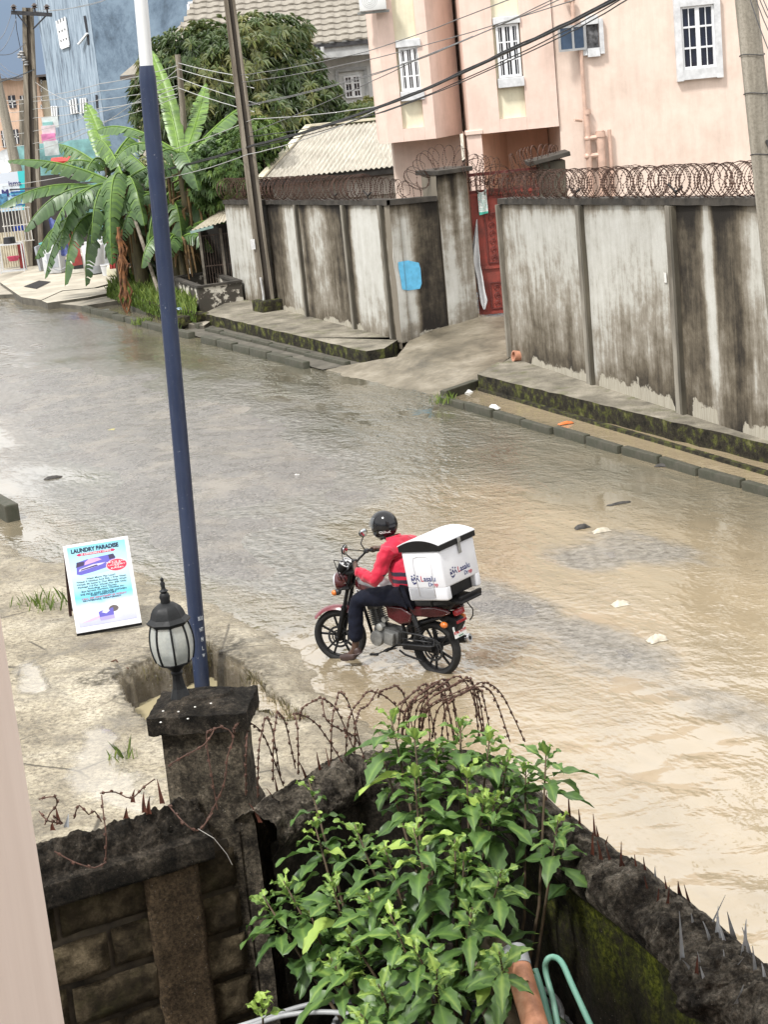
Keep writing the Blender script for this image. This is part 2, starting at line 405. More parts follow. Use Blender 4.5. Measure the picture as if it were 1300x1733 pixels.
tag(rb.build('road', q.done(c2, q.mr(q.noise(wp, 3.5, 4), .35, .65, .10, .5), 0, bb, .6), smooth=True), kind='structure')
# ------------------------------------------------------------------ near verge: broken concrete with an open drain
hole = [P(*p, 0) for p in ((196, 1160), (232, 1138), (325, 1106), (352, 1098), (385, 1118), (420, 1143), (470, 1188), (520, 1225), (470, 1222), (420, 1208), (380, 1235), (262, 1240))]
HC = (sum(p.x for p in hole) / len(hole), sum(p.y for p in hole) / len(hole))
slab_line = [P(*p, .1) for p in ((205, 1152), (262, 1265), (300, 1420))]
def verge_h(x, y):
    d = seg_dist((x, y), edge)              # positive on the road side?
    d = -d if VS < 0 else d
    dd = d + .16 * nz(x, y, 1.6) + .07 * nz(x, y, 5)
    h = -.08 + .15 * smooth(-.25, .55, dd) + .06 * smooth(.5, 3.5, dd)
    h += .018 * nz(x, y, 1.1, 4) + .012 * nz(x, y, 3.4, 2) + .006 * nz(x, y, 11, 1)
    if abs(x - HC[0]) > 2.4 or abs(y - HC[1]) > 2.4: return h
    hd = seg_dist((x, y), hole + [hole[0]])
    inside = inpoly((x, y), hole)
    e = abs(hd) * (1 if inside else -1) + .09 * nz(x, y, 3, 8) + .05 * nz(x, y, 9, 8)
    h -= .66 * smooth(-.01, .045, e)
    return h
PUD = []
for pts, z in ((((150, 1235), (172, 1222), (200, 1270), (244, 1318), (246, 1380), (150, 1345), (118, 1300)), .125), (((30, 1125), (60, 1118), (82, 1140), (68, 1168), (35, 1165)), .11)):
    PUD.append(([P(*p, z) for p in pts], z))
def pud(x, y):
    w_ = 0
    for poly, z in PUD:
        if abs(x - poly[0].x) > 3 or abs(y - poly[0].y) > 4: continue
        d = abs(seg_dist((x, y), poly + [poly[0]])) * (1 if inpoly((x, y), poly) else -1) + .16 * nz(x, y, 2.4, 6) + .06 * nz(x, y, 9, 2)
        w_ = max(w_, smooth(-.22, .12, d))
    return w_
VS = 1
pt = P(100, 1250, 0); VS = 1 if seg_dist((pt.x, pt.y), edge) > 0 else -1
vg = MB(); gx = [-11 + i * .045 for i in range(int(14.2 / .045) + 1)]; gy = [7.2 + i * .055 for i in range(int(21.5 / .055) + 1)]
WX = len(gx); moss = []; vv = []; pdl = []
for yy in gy:
    for xx in gx:
        h = verge_h(xx, yy); w_ = pud(xx, yy); h = h * (1 - w_) + .105 * w_; pdl.append(w_); vv.append((xx, yy, h))
        if abs(xx - HC[0]) > 2.4 or abs(yy - HC[1]) > 2.4: moss.append(0); continue
        hd = seg_dist((xx, yy), hole + [hole[0]]); hd = abs(hd) * (-1 if inpoly((xx, yy), hole) else 1)
        moss.append(smooth(.22, -.02, hd - (.22 if yy > HC[1] + .25 else 0) + .22 * nz(xx, yy, 2.2, 1) + .12 * nz(xx, yy, 7, 1)) * (1 if hd > -.3 else .6))
vg.add(vv, [(j * WX + i, j * WX + i + 1, (j + 1) * WX + i + 1, (j + 1) * WX + i) for j in range(len(gy) - 1) for i in range(WX - 1) if max(vv[j * WX + i][2], vv[(j + 1) * WX + i + 1][2]) > -.1 or moss[j * WX + i] > 0 or vv[j * WX + i][2] < -.3])
vg.at['moss'] = moss; vg.at['puddle'] = pdl
q = N('broken_concrete'); wp = q.coord('World'); zz = q.sep(wp)[2]
base = q.ramp(q.noise(wp, 1.1, 6, .62, .3), [(.32, (.20, .17, .12)), (.5, (.38, .335, .25)), (.68, (.53, .48, .38))])
grit = q.ramp(q.noise(wp, 19, 8, .85), [(.41, (.22, .20, .17)), (.475, (.80, .78, .75)), (.53, (1.0, .99, .96)), (.59, (1.38, 1.36, 1.30))])
colr = q.mix(.8, base, grit, 'MULTIPLY')
stain = q.mr(q.noise(wp, 2.0, 7, .72, .6), .50, .66)
colr = q.mix(q.math('MULTIPLY', stain, .68), colr, (.14, .122, .092))
yel = q.mr(q.noise(wp, 4.1, 5, .6), .62, .74); colr = q.mix(q.math('MULTIPLY', yel, .3), colr, (.46, .40, .22))
wv_ = q.n('ShaderNodeVectorMath', operation='MULTIPLY_ADD'); q.l(q.n('ShaderNodeTexNoise').outputs['Color'], wv_.inputs[0]); wv_.inputs[1].default_value = (.25, .25, 0); q.l(wp, wv_.inputs[2])
crk = q.mr(q.voro(wv_.outputs[0], .55, 'DISTANCE_TO_EDGE'), .012, .004); colr = q.mix(q.math('MULTIPLY', crk, q.mr(q.noise(wp, .7, 3), .46, .54, 0, .85)), colr, (.05, .042, .03))
ms = q.math('MULTIPLY', q.attr('moss'), q.mr(q.noise(wp, 15, 4, .7), .36, .6))
colr = q.mix(ms, colr, q.ramp(q.noise(wp, 30, 3, .6), [(.4, (.018, .016, .011)), (.6, (.075, .06, .03))]))
pd_ = q.mr(q.math('ADD', q.attr('puddle'), q.math('MULTIPLY', q.math('SUBTRACT', q.noise(wp, 7, 5, .7), .5), .5)), .45, .9, 0, 1, True); colr = q.mix(q.math('MULTIPLY', pd_, .5), colr, (.20, .18, .145)); dark = q.mr(zz, -.02, -.14, 0, 1); colr = q.mix(dark, colr, (.016, .014, .010))  # drain sides go near-black with depth: shade put into the colour
wet = q.mr(q.math('ADD', zz, q.math('MULTIPLY', q.math('SUBTRACT', q.noise(wp, 1.3, 5, .65), .5), .12)), .115, .0, 0, 1); colr = q.mix(q.math('MULTIPLY', wet, .5), colr, (.20, .165, .115))
inv = q.math('SUBTRACT', 1.0, pd_)
nb = q.bump(q.math('MULTIPLY', q.noise(wp, 60, 5, .8), inv), .8, .02)
nb = q.bump(q.math('MULTIPLY', q.noise(wp, 9, 6, .75), inv), .7, .06, nb)
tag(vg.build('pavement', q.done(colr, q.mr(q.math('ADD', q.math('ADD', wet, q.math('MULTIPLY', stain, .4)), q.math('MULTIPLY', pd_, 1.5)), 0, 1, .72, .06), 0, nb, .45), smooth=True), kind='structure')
mud_w = N('drain_water'); wq = mud_w.coord('World'); mw = mud_w.done((.36, .31, .19), .06, 0, mud_w.bump(mud_w.noise(wq, 6, 3), .1, .02), .5)
pu = MB(); hh = [V((p.x, p.y, -.34)) for p in hole]; pu.add(hh, [tuple(range(len(hh)))]); tag(pu.build('drain_water', mw), kind='structure')
# ------------------------------------------------------------------ far side: sidewalks, drain, ramp, kerb blocks
q = N('worn_paving'); wp = q.coord('World')
base = q.ramp(q.noise(wp, 1.6, 6, .65), [(.34, (.10, .09, .07)), (.5, (.20, .18, .14)), (.66, (.31, .28, .225))])
mo = q.mr(q.noise(wp, 2.2, 6, .7), .54, .7); colr = q.mix(q.math('MULTIPLY', mo, .7), base, (.09, .10, .03))
sp_ = q.ramp(q.noise(wp, 34, 4, .8), [(.35, (.5, .5, .5)), (.6, (1.1, 1.1, 1.1))]); colr = q.mix(.7, colr, sp_, 'MULTIPLY')
PAVE = q.done(colr, .75, 0, q.bump(q.noise(wp, 30, 5, .75), .5, .02), .35)
q = N('mossy_edge'); wp = q.coord('World')
base = q.ramp(q.noise(wp, 5, 6, .7), [(.36, (.012, .011, .008)), (.5, (.04, .035, .024)), (.58, (.075, .082, .02)), (.66, (.15, .15, .06)), (.78, (.22, .2, .14))])
MOSS = q.done(base, .9, 0, q.bump(q.noise(wp, 22, 5, .8), .9, .05), .2)
DARKC = mk('damp_concrete', (.105, .095, .075), .7, 0, .4, 3, .5, 30, c2=(.045, .04, .03))
# wall lines (world)
LW = [P(398, 500, .35), P(680, 573, .35), P(757, 547, .5)]
RW0, RW1 = P(866, 597, .4), P(1300, 735, .4); RWd = (RW1 - RW0); RWd.z = 0; RWd.normalize(); RW2 = RW1 + RWd * 6
def slab(top, ztop, zbot, name, mt, ms=None):
    mbs = MB(); n = len(top); tp = [V((p.x, p.y, ztop)) for p in top]; bt = [V((p.x, p.y, zbot)) for p in top]
    mbs.cur = 0; mbs.add(tp, [tuple(range(n))]); mbs.cur = 1
    for i in range(n): mbs.quad(tp[i], tp[(i + 1) % n], bt[(i + 1) % n], bt[i])
    return tag(mbs.build(name, [mt, ms or mt], recalc=True), kind='structure')
def jag(a, b, n, amp, off=N_):
    return [a.lerp(b, i / n) + off * (amp * nz(a.x + i * .7, a.y + i, 1.0)) for i in range(n + 1)]
swl = jag(P(346, 531, .3), P(618, 595, .3), 22, .07) + [P(650, 590, .3), P(680, 571, .3)] + [LW[1] + N_ * .1, LW[0] + N_ * .1]
slab(swl, .3, -.1, 'sidewalk', PAVE, MOSS)
swr = jag(P(806, 634, .3), P(1300, 752, .3), 26, .05) + [P(1300, 752, .3) + RWd * 5] + [RW2 + N_ * .2, RW1 + N_ * .2, RW0 + N_ * .2, P(862, 602, .3)]
slab(swr, .3, -.1, 'sidewalk', PAVE, MOSS)
# ledge along the foot of the right sidewalk
ld_ = MB(); a, b = P(806, 634, .3) - N_ * .05, P(1300, 752, .3) - N_ * .05 + RWd * 5
ld_.grid(lambda u, v: V(a.lerp(b, u)) + N_ * (.12 * v) + V((0, 0, (.05 if v > .2 else -.1) - a.z + .02 * nz(u * 30, v, 2))), 60, 4)
tag(ld_.build('drain_ledge', MOSS), kind='structure')
# left drain channel floor and its inner lip
k0, k1 = P(300, 556, .1), P(545, 620, .1)
ch = MB(); ch.quad(k0 + V((0, 0, -.075)), k1 + V((0, 0, -.075)), k1 + N_ * 1.6 + V((0, 0, -.075)), k0 + N_ * 1.2 + V((0, 0, -.075)))
tag(ch.build('drain_floor', DARKC), kind='structure')
rampq = N('ramp_concrete'); wp = rampq.coord('World')
rc = rampq.ramp(rampq.noise(wp, .8, 6, .62, .4), [(.36, (.10, .088, .066)), (.5, (.185, .162, .122)), (.64, (.29, .26, .21))])
rc = rampq.mix(.8, rc, rampq.ramp(rampq.noise(rampq.coord('World', (5, 22, 1), rot=(0, 0, .5)), 1.6, 5, .75), [(.33, (.45, .43, .4)), (.6, (1.12, 1.1, 1.05))]), 'MULTIPLY')
RAMP = rampq.done(rc, .42, 0, rampq.bump(rampq.noise(wp, 36, 5, .75), .5, .02), .5)
Lc = [P(528, 631, -.04), P(600, 616, .09), P(672, 604, .24), P(692, 577, .34), P(757, 548, .44), P(808, 537, .5)]
Rc = [P(745, 678, -.04), P(785, 655, .08), P(830, 632, .24), P(866, 601, .34), P(868, 566, .44), P(866, 535, .5)]
def poly_at(pl, t):
    t = min(.9999, max(0, t)) * (len(pl) - 1); i = int(t); return pl[i].lerp(pl[i + 1], t - i)
rmp = MB(); fm = P(640, 662, -.04)
def rfn(u, v):
    p = poly_at(Lc, v).lerp(poly_at(Rc, v), u)
    if v < .3: p = p + (fm - P(636, 655, -.04)) * (4 * u * (1 - u)) * (1 - v / .3)
    p.z += .02 * nz(p.x, p.y, 1.5) + .008 * nz(p.x, p.y, 6) + (-.06 if v == 0 else 0); return p
rmp.grid(rfn, 70, 60); tag(rmp.build('driveway_ramp', RAMP, smooth=True), kind='structure')
# broken sheet of concrete lying on the ramp toe
sl = MB(); pl = [P(*p, .1) for p in ((536, 633), (600, 612), (705, 632), (700, 655), (640, 652))]
# kerb blocks: each block its own thing
KERB = mk('kerb_concrete', (.055, .050, .037), .75, 0, .45, 7, .8, 40, c2=(.03, .034, .018))
def kerb_run(a, b, step, group, labels, off=0, hgt=.16, wd=.2, skip=(), lab=None):
    d = b - a; d.z = 0; L = d.length; d.normalize(); n = int(L / step)
    for i in range(n):
        if i in skip: continue
        o = MB(); ln = step * random.uniform(.90, .965)
        o.rbox((0, 0, 0), (ln, wd * random.uniform(.92, 1.05), hgt + .3), .022)
        for k, vv_ in enumerate(o.v):
            o.v[k] = (vv_[0] + .012 * nz(vv_[0] * 9 + i, vv_[1] * 9, 1, vv_[2] * 9), vv_[1] + .012 * nz(vv_[0] * 7, vv_[1] * 9 + i, 1, 4), vv_[2])
        c = a + d * (step * (i + .5)) + N_ * (random.uniform(-.025, .025) + off)
        ob = o.build('kerb_block', KERB, smooth=30)
        ob.location = (c.x, c.y, hgt / 2 - .15 + random.uniform(-.012, .012)); ob.rotation_euler = (RD(random.uniform(-2, 2)), RD(random.uniform(-.8, .8)), atan2(d.y, d.x) + RD(random.uniform(-2, 2)))
        tag(ob, labels(i, n), 'kerb block', group)
def lab_l(i, n): return 'mossy dark grey kerb block in the street-side row before the left drain'
def lab_r(i, n):
    if i == 0: return 'kerb block beside the ramp, first of the right drain row, with a grass tuft'
    return 'long kerb block in the row between flooded road and right drain'
kerb_run(P(140, 519, .12), P(345, 571, .12), 1.0, 'left street kerb blocks by the banana plants', lambda i, n: 'small dark kerb block in the row in front of the banana plants')
kerb_run(P(345, 571, .12), P(548, 622, .12), 1.02, 'left street kerb blocks', lab_l, skip=(6,))
kerb_run(P(225, 519, .12) , P(345, 552, .12), .98, 'inner kerb blocks below the banana bed', lambda i, n: 'inner kerb block at the foot of the grassy banana bed', hgt=.14, wd=.16)
kerb_run(P(350, 553, .12), P(590, 612, .12), 1.05, 'inner drain kerb blocks', lambda i, n: 'dark inner block of the open drain along the left sidewalk', hgt=.1, wd=.16)
kerb_run(P(746, 672, .10), P(1300, 826, .10) + (P(1300, 826, .10) - P(746, 672, .10)) * .3, 1.04, 'right drain kerb blocks', lab_r, hgt=.135, wd=.13)
# short end piece of kerb that closes the right drain by the ramp
o = MB(); e0, e1 = P(750, 664, .14), P(806, 645, .14); o.beam(e0 + V((0, 0, -.12)), e1 + V((0, 0, -.12)), .16, .3); ob = o.build('drain_end_kerb', KERB, bevel=.015); tag(ob, 'short cross kerb closing the right drain next to the ramp', 'kerb')
# far-left kerb stub on the near side of the road
o = MB(); e0, e1 = P(-120, 790, .1), P(22, 872, .1); o.beam(e0, e1, .22, .34); ob = o.build('road_kerb_stub', KERB, bevel=.02); tag(ob, 'weathered kerb end poking into the flooded road at the left edge', 'kerb')
# pavement at the far end of the street
fp = [P(*p, .14) for p in ((-60, 500), (30, 497), (85, 512), (140, 517), (215, 505), (300, 545), (345, 550))] + [P(420, 500, .14), P(420, 430, .14), V((30, 130, .14)), V((-60, 130, .14))]
slab(fp, .12, -.1, 'far_pavement', mk('pale_paving', (.36, .325, .26), .7, 0, .3, 1.0, .4, 30, c2=(.22, .195, .155)), DARKC)
PALE = mk('pale_slab', (.46, .42, .34), .7, 0, .2, 1.4, .4, 30, c2=(.29, .26, .205))
for pts, z in ((((0, 478), (60, 452), (130, 462), (205, 462), (222, 470), (160, 487), (105, 492), (70, 508), (36, 503)), .22), (((60, 505), (108, 493), (165, 488), (230, 473), (226, 488), (150, 503), (80, 513)), .2), ):
    c = [P(*p, z) for p in pts]; slab(c, z, 0, 'paving_slab', PALE, DARKC)
sg_ = MB(); pts = [P(*p, .235) for p in ((40, 485), (66, 475), (86, 477), (62, 489))]; sg_.add(pts, [(0, 1, 2, 3)]); tag(sg_.build('drain_opening', mk('void', (.012, .011, .01), .9)), kind='structure')
# ------------------------------------------------------------------ boundary walls
def vplane(a, b):
    d = b - a; d.z = 0; d.normalize(); return d, V((d.y, -d.x, 0))       # along, normal towards the street
def lerp_tab(tab, x):
    if x <= tab[0][0]: return tab[0][1:]
    for p, q_ in zip(tab[:-1], tab[1:]):
        if x <= q_[0]:
            t = (x - p[0]) / (q_[0] - p[0]); return [p[i] + t * (q_[i] - p[i]) for i in range(1, len(p))]
    return tab[-1][1:]
q = N('stained_render'); uvn = q.n('ShaderNodeCombineXYZ'); q.l(q.attr('u'), uvn.inputs[0]); q.l(q.attr('h'), uvn.inputs[2])
def mapv(src, s, loc=(0, 0, 0)):
    mpn = q.n('ShaderNodeMapping'); q.l(src, mpn.inputs[0]); mpn.inputs['Scale'].default_value = s; mpn.inputs['Location'].default_value = loc; return mpn.outputs[0]
streak = q.noise(mapv(uvn.outputs[0], (5.5, 1, .5)), 1.0, 6, .65, .2)
fine = q.noise(mapv(uvn.outputs[0], (30, 1, 1.6)), 1.0, 5, .7)
blot = q.noise(mapv(uvn.outputs[0], (2.2, 1, 2.2)), 1.0, 6, .7)
sv = q.math('ADD', q.attr('stain'), q.math('MULTIPLY', q.math('SUBTRACT', streak, .5), .70))
sv = q.math('ADD', sv, q.math('MULTIPLY', q.math('SUBTRACT', fine, .5), .22))
sv = q.math('ADD', sv, q.math('MULTIPLY', q.math('SUBTRACT', blot, .5), .85))
colr = q.ramp(sv, [(.0, (.53, .525, .49)), (.27, (.43, .42, .38)), (.45, (.24, .215, .175)), (.65, (.115, .096, .069)), (.85, (.045, .037, .027)), (1.0, (.018, .015, .012))])
pl_ = q.math('MULTIPLY', q.attr('peel'), 1.0); pl_ = q.mr(q.math('ADD', pl_, q.math('MULTIPLY', q.math('SUBTRACT', blot, .5), 2.0)), .50, .60)
colr = q.mix(pl_, colr, q.ramp(fine, [(.3, (.26, .235, .185)), (.7, (.44, .41, .34))]))
STAIN = q.done(colr, .85, 0, q.bump(q.noise(q.coord('World'), 26, 5, .7), .35, .015), .25)
COPING = mk('black_coping', (.055, .047, .038), .85, 0, .5, 4, .8, 25, c2=(.02, .018, .015))
PRIB = mk('pale_rib', (.26, .24, .20), .85, 0, .4, 3, .4, 30, c2=(.085, .072, .054), stretch=(1, 1, .3))
RIB = mk('dark_rib', (.10, .088, .065), .85, 0, .5, 3, .5, 30, c2=(.03, .027, .02), stretch=(1, 1, .3))
def wall_face(mbs, a, b, zt0, zt1, zb, px0, px1, tab, peel, u0=0, nu=None):
    """stained face of a wall piece from a to b; returns length"""
    d, n = vplane(a, b); L = (b - a).length; nu = nu or max(4, int(L / .06)); nv = 14
    for k in ('u', 'h', 'stain', 'peel'): mbs.at.setdefault(k, [])
    def fn(u, v):
        p = a.lerp(b, u); zt = zt0 + (zt1 - zt0) * u; z = zb + (zt - zb) * v
        px = px0 + (px1 - px0) * u if not callable(px0) else px0(u)
        t = lerp_tab(tab, px)
        s = (t[0] + (t[1] - t[0]) * (1 - v) / .5) if v > .5 else (t[1] + (t[2] - t[1]) * (.5 - v) / .5)
        s += .5 * smooth(.90, 1.0, v) * (.7 + .6 * nz(u * L * 2.2, 3)) + .22 * smooth(.22, .0, v) * (1 + nz(u * L * 1.5, 7))
        pe = 0
        for (pa, pb, hv) in peel:
            if pa - 6 < px < pb + 6: pe = max(pe, smooth(hv + .05, hv - .05, v) * smooth(pa - 6, pa + 6, px) * smooth(pb + 6, pb - 6, px))
        mbs.at['u'].append(u0 + L * u); mbs.at['h'].append(z); mbs.at['stain'].append(s); mbs.at['peel'].append(pe)
        return V((p.x, p.y, z)) + n * (.012 * nz(u0 + L * u, z, 1.2, px0 if not callable(px0) else 3))
    mbs.grid(fn, nu, nv)
    return L
def px_along(p, q_, py):      # image column of a wall point at row py, as a function of u
    def f(u):
        w_ = p.lerp(q_, u); w_ = V((w_.x, w_.y, 2.6)) - V((0, 0, H)); return CX + F * w_.dot(RT) / w_.dot(FW)
    return f
ltab = [(380, .25, .2, .35), (436, .3, .3, .5), (446, .95, .85, .6), (473, .8, .75, .5), (487, .15, .2, .35), (505, .2, .25, .4), (514, .9, .85, .7), (525, .3, .4, .5), (543, .25, .4, .55), (558, .55, .7, .6), (578, .85, .8, .6), (590, .95, .9, .7), (598, .08, .12, .38), (640, .1, .18, .45), (648, .95, .9, .85), (660, .45, .15, .35), (692, .35, .18, .3), (704, .72, .82, .85), (745, .85, .9, .95)]
lpeel = [(460, 500, .12), (530, 600, .10), (690, 740, .06)]
def solid_back(mbs, a, b, zt0, zt1, zb, th, end=True):
    d, n = vplane(a, b); o_ = -n * th
    A, B = V((a.x, a.y, zb)), V((b.x, b.y, zb)); A1, B1 = V((a.x, a.y, zt0)), V((b.x, b.y, zt1))
    mbs.add([A, B, A1, B1, A + o_, B + o_, A1 + o_, B1 + o_], [(4, 5, 7, 6), (2, 3, 7, 6), (0, 2, 6, 4)] + ([(1, 3, 7, 5)] if end else []))
    for k in mbs.at: mbs.at[k] += [0.5] * 8 if k != 'peel' else [0] * 8
def coping(par, a, b, zt0, zt1, th, over=.05, hgt=.11):
    d, n = vplane(a, b); o = MB(); L = (b - a).length; k = max(2, int(L / .5))
    for s_ in range(k):
        pass
    def fn(u, v):
        ring = [(-over - .0, 0), (-over, hgt), (th + over, hgt), (th + over, 0), (-over, 0)]
        t, zz_ = ring[int(round(v * 4))]; p = a.lerp(b, u); z = zt0 + (zt1 - zt0) * u
        return V((p.x, p.y, z + zz_ + .015 * nz(u * L * 2, v * 4, 1.0, a.x))) - n * (t + .012 * nz(u * L * 3, v * 5, 1, a.y))
    o.grid(fn, int(L / .12) + 2, 4)
    return o.build('coping', COPING, par)
wl = thing('boundary_wall', 'stained grey rendered compound wall left of the red gate, with a blue paint patch', 'wall', LW[0])
a0, a1, a2 = [V((p.x, p.y, .28)) for p in LW]
mbs = MB(); wall_face(mbs, a0, a1, 2.87, 3.25, .1, px_along(a0, a1, 430), 0, ltab, lpeel)
wall_face(mbs, a1, a2, 3.25, 3.19, .25, px_along(a1, a2, 430), 0, ltab, lpeel, u0=14)
solid_back(mbs, a0, a1, 2.87, 3.25, .1, .22, False); solid_back(mbs, a1, a2, 3.25, 3.19, .25, .22)
mbs.build('wall_panel', STAIN, wl)
coping(wl, a0, a1, 2.87, 3.25, .22); coping(wl, a1, a2, 3.25, 3.19, .22)
dl, nl = vplane(a0, a1)
def at_px(a, b, px, z=2.6):
    d, n = vplane(a, b); return onplane(px, 430, a, n)
for px in (512, 592, 655):
    p = at_px(a0, a1, px); zt = 2.87 + .38 * ((p - a0).dot(dl) / (a1 - a0).length)
    o = MB(); c = V((p.x, p.y, 0)) + nl * .03
    o.box((c.x, c.y, (zt + .1) / 2), (.07, .09, zt - .1 - .01), Matrix.Rotation(atan2(dl.y, dl.x), 3, 'Z')); o.build('pilaster_and_shade', RIB, wl)  # dark strip stands in for the shadow line beside the pilaster
    o = MB(); c = c - dl * (.1 if px < 650 else .09); o.box((c.x, c.y, (zt + .1) / 2), (.13, .07, zt - .1 - .012), Matrix.Rotation(atan2(dl.y, dl.x), 3, 'Z')); o.build('pilaster_and_shade', PRIB, wl)
ds, ns = vplane(a1, a2)
bp = MB(); pts = [onplane(*p, a1, ns) + ns * .02 for p in ((673, 444), (690, 441), (708, 445), (711, 455), (713, 480), (710, 489), (690, 492), (680, 490), (677, 470), (674, 455))]
bp.add(pts, [tuple(range(len(pts)))])
tag(bp.build('paint_patch', mk('blue_paint', (.12, .46, .72), .6, 0, .12, 9), wl), 'bright blue square painted on the wall')
# gate pillar
gp = thing('gate_pillar', 'tall mould-streaked concrete pillar left of the red gate', 'pillar', (2.2, 39.6, .4))
pa, pb = P(760, 548, .48), P(810, 537, .5); pc = pb + V((-.28, .62, 0)); pd = pa + V((-.28, .62, 0))
mbs = MB(); ptab = [(0, .75, .35, .2), (.3, .55, .25, .2), (.5, .85, .5, .2), (.7, .3, .4, .3), (1, .65, .5, .4)]
pa.z = pb.z = 0
wall_face(mbs, pa, pb, 3.74, 3.74, .3, 0, 1, ptab, [], u0=30, nu=14)
wall_face(mbs, pb, pc, 3.74, 3.74, .3, 0, 1, [(0, .9, .9, .9), (1, .9, .9, .9)], [], u0=33, nu=6)
wall_face(mbs, pd, pa, 3.74, 3.74, .3, 0, 1, [(0, .9, .9, .9), (1, .9, .9, .9)], [], u0=36, nu=6)
solid_back(mbs, pa, pb, 3.74, 3.74, .3, .6); mbs.build('shaft', STAIN, gp)
o = MB(); cpt = (pa + pb + pc + pd) / 4; o.rbox((cpt.x, cpt.y, 3.79), (.92, .92, .1), .012, (0, 0, atan2((pb - pa).y, (pb - pa).x))); o.build('cap', COPING, gp)
# right wall
wr = thing('boundary_wall', 'long grey and black stained compound wall right of the red gate', 'wall', RW0)
r0, r2 = V((RW0.x, RW0.y, .3)), V((RW2.x, RW2.y, .3)); zr = lambda p: 3.34 + .42 * ((p - r0).length / (RW1 - RW0).length)
rtab = [(838, .5, .5, .6), (848, .9, .7, .6), (858, .3, .38, .5), (900, .12, .42, .78), (960, .15, .42, .72), (978, .1, .36, .65), (984, .8, .8, .9), (992, .3, .2, .35), (1040, .05, .34, .72), (1100, .08, .46, .85), (1128, .05, .36, .78), (1138, .85, .85, .9), (1150, .92, .76, .62), (1182, .85, .72, .58), (1190, .6, .75, .62), (1196, .05, .15, .6), (1206, .1, .15, .5), (1214, .92, .66, .55), (1228, .86, .74, .62), (1250, .72, .8, .7), (1275, .2, .4, .5), (1300, .3, .4, .6), (1400, .5, .5, .6)]
rpeel = [(885, 985, .10), (1000, 1130, .13), (1160, 1205, .14), (1245, 1300, .10)]
mbs = MB(); wall_face(mbs, r0, r2, zr(r0), zr(r2), .1, px_along(r0, r2, 430), 0, rtab, rpeel, u0=50)
solid_back(mbs, r0, r2, zr(r0), zr(r2), .1, .24); mbs.build('wall_panel', STAIN, wr)
coping(wr, r0, r2, zr(r0), zr(r2), .24)
dr, nr = vplane(r0, r2)
for px in (852, 992, 1146):
    p = at_px(r0, r2, px); zt = zr(V((p.x, p.y, .3)))
    o = MB(); c = V((p.x, p.y, 0)) + nr * .03
    o.box((c.x, c.y, (zt + .1) / 2), (.08, .1, zt - .12), Matrix.Rotation(atan2(dr.y, dr.x), 3, 'Z')); o.build('pilaster_and_shade', RIB if px > 900 else mk('pale_rib', (.26, .24, .20)), wr)  # the dark strips stand in for shadow lines; the pale one is solid
    if px > 900: o = MB(); c = c - dr * .12; o.box((c.x, c.y, (zt + .1) / 2), (.16, .08, zt - .125), Matrix.Rotation(atan2(dr.y, dr.x), 3, 'Z')); o.build('pilaster_and_shade', PRIB, wr)
pp = at_px(r0, r2, 1128) + nr * .02; pp = onplane(1128, 470, r0, nr) + nr * .02
o = MB(); o.box(pp, (.09, .004, .16), Matrix.Rotation(atan2(dr.y, dr.x), 3, 'Z')); ob = o.build('paper_notice', mk('paper', (.72, .70, .66), .7, 0, .15, 40)); tag(ob, 'small white paper notice pasted on the right compound wall', 'notice')
# pipe stub and small items at the foot of the wall
o = MB(); c = onplane(880, 603, r0, nr); o.lathe([(.10, -.05), (.11, .14), (.085, .14), (.085, 0)], c, R=Matrix.Rotation(RD(80), 3, V((dr.x, dr.y, 0)))); ob = o.build('drain_pipe', mk('terracotta', (.52, .25, .16), .6, 0, .2, 8), smooth=40); tag(ob, 'terracotta pipe end sticking out at the foot of the right wall', 'pipe')
# ------------------------------------------------------------------ gate
RED = mk('red_gate_paint', (.27, .045, .03), .55, 0, .3, 4, .1, 40, c2=(.13, .03, .022)); REDD = mk('dark_red', (.14, .026, .02), .6, 0, .3, 5); RUST = mk('rusty_wire', (.09, .045, .03), .8, 0, .5, 30, c2=(.035, .02, .015))
WHITE = mk('white_paint', (.72, .73, .74), .5, 0, .1, 6)
gy_ = 39.95
gt = thing('metal_gate', 'dark red metal compound gate with ornamental panels and open top bars', 'gate', (3.3, gy_, .5))
for gx0, gx1 in ((2.60, 3.36), (3.38, 4.14)):
    o = MB(); o.box(((gx0 + gx1) / 2, gy_, 1.85), (gx1 - gx0, .03, 2.66)); 
    for x_ in (gx0 + .03, gx1 - .03): o.box((x_, gy_ - .035, 1.86), (.06, .05, 2.7))
    for z_ in (.53, 1.55, 3.18): o.box(((gx0 + gx1) / 2, gy_ - .034, z_), (gx1 - gx0 - .12, .044, .06))
    lf = o.build('gate_leaf', RED, gt)
    o = MB(); cx_ = (gx0 + gx1) / 2 + .05
    for zz0, zz1 in ((1.65, 2.75), (.62, 1.2)):
        for x_ in (cx_ - .14, cx_ + .14): o.box((x_, gy_ - .04, (zz0 + zz1) / 2), (.025, .03, zz1 - zz0))
        for z_ in (zz0, zz1): o.box((cx_, gy_ - .04, z_), (.26, .03, .025))
        k = int((zz1 - zz0) / .18)
        for i in range(k):
            z_ = zz0 + .1 + i * .18; o.tube([V((cx_ + .075 * cos(t * .7) * (1 - t * .05), gy_ - .045, z_ + .075 * sin(t * .7) * (1 - t * .05))) for t in range(12)], .009, 4)
    orn = o.build('ornament', REDD, gt)
o = MB()
for z_ in (3.24, 3.62): o.box((3.37, gy_, z_), (1.56, .05, .07))
for i in range(15): o.cyl((2.65 + i * .103, gy_, 3.25), (2.65 + i * .103, gy_, 3.62), .009, n=5)
for i in range(14): o.tube([V((2.7 + i * .103 + .045 * cos(t), gy_, 3.43 + .07 * sin(t))) for t in [j * pi / 5 for j in range(11)]], .007, 4)
o.build('top_bars', REDD, gt)
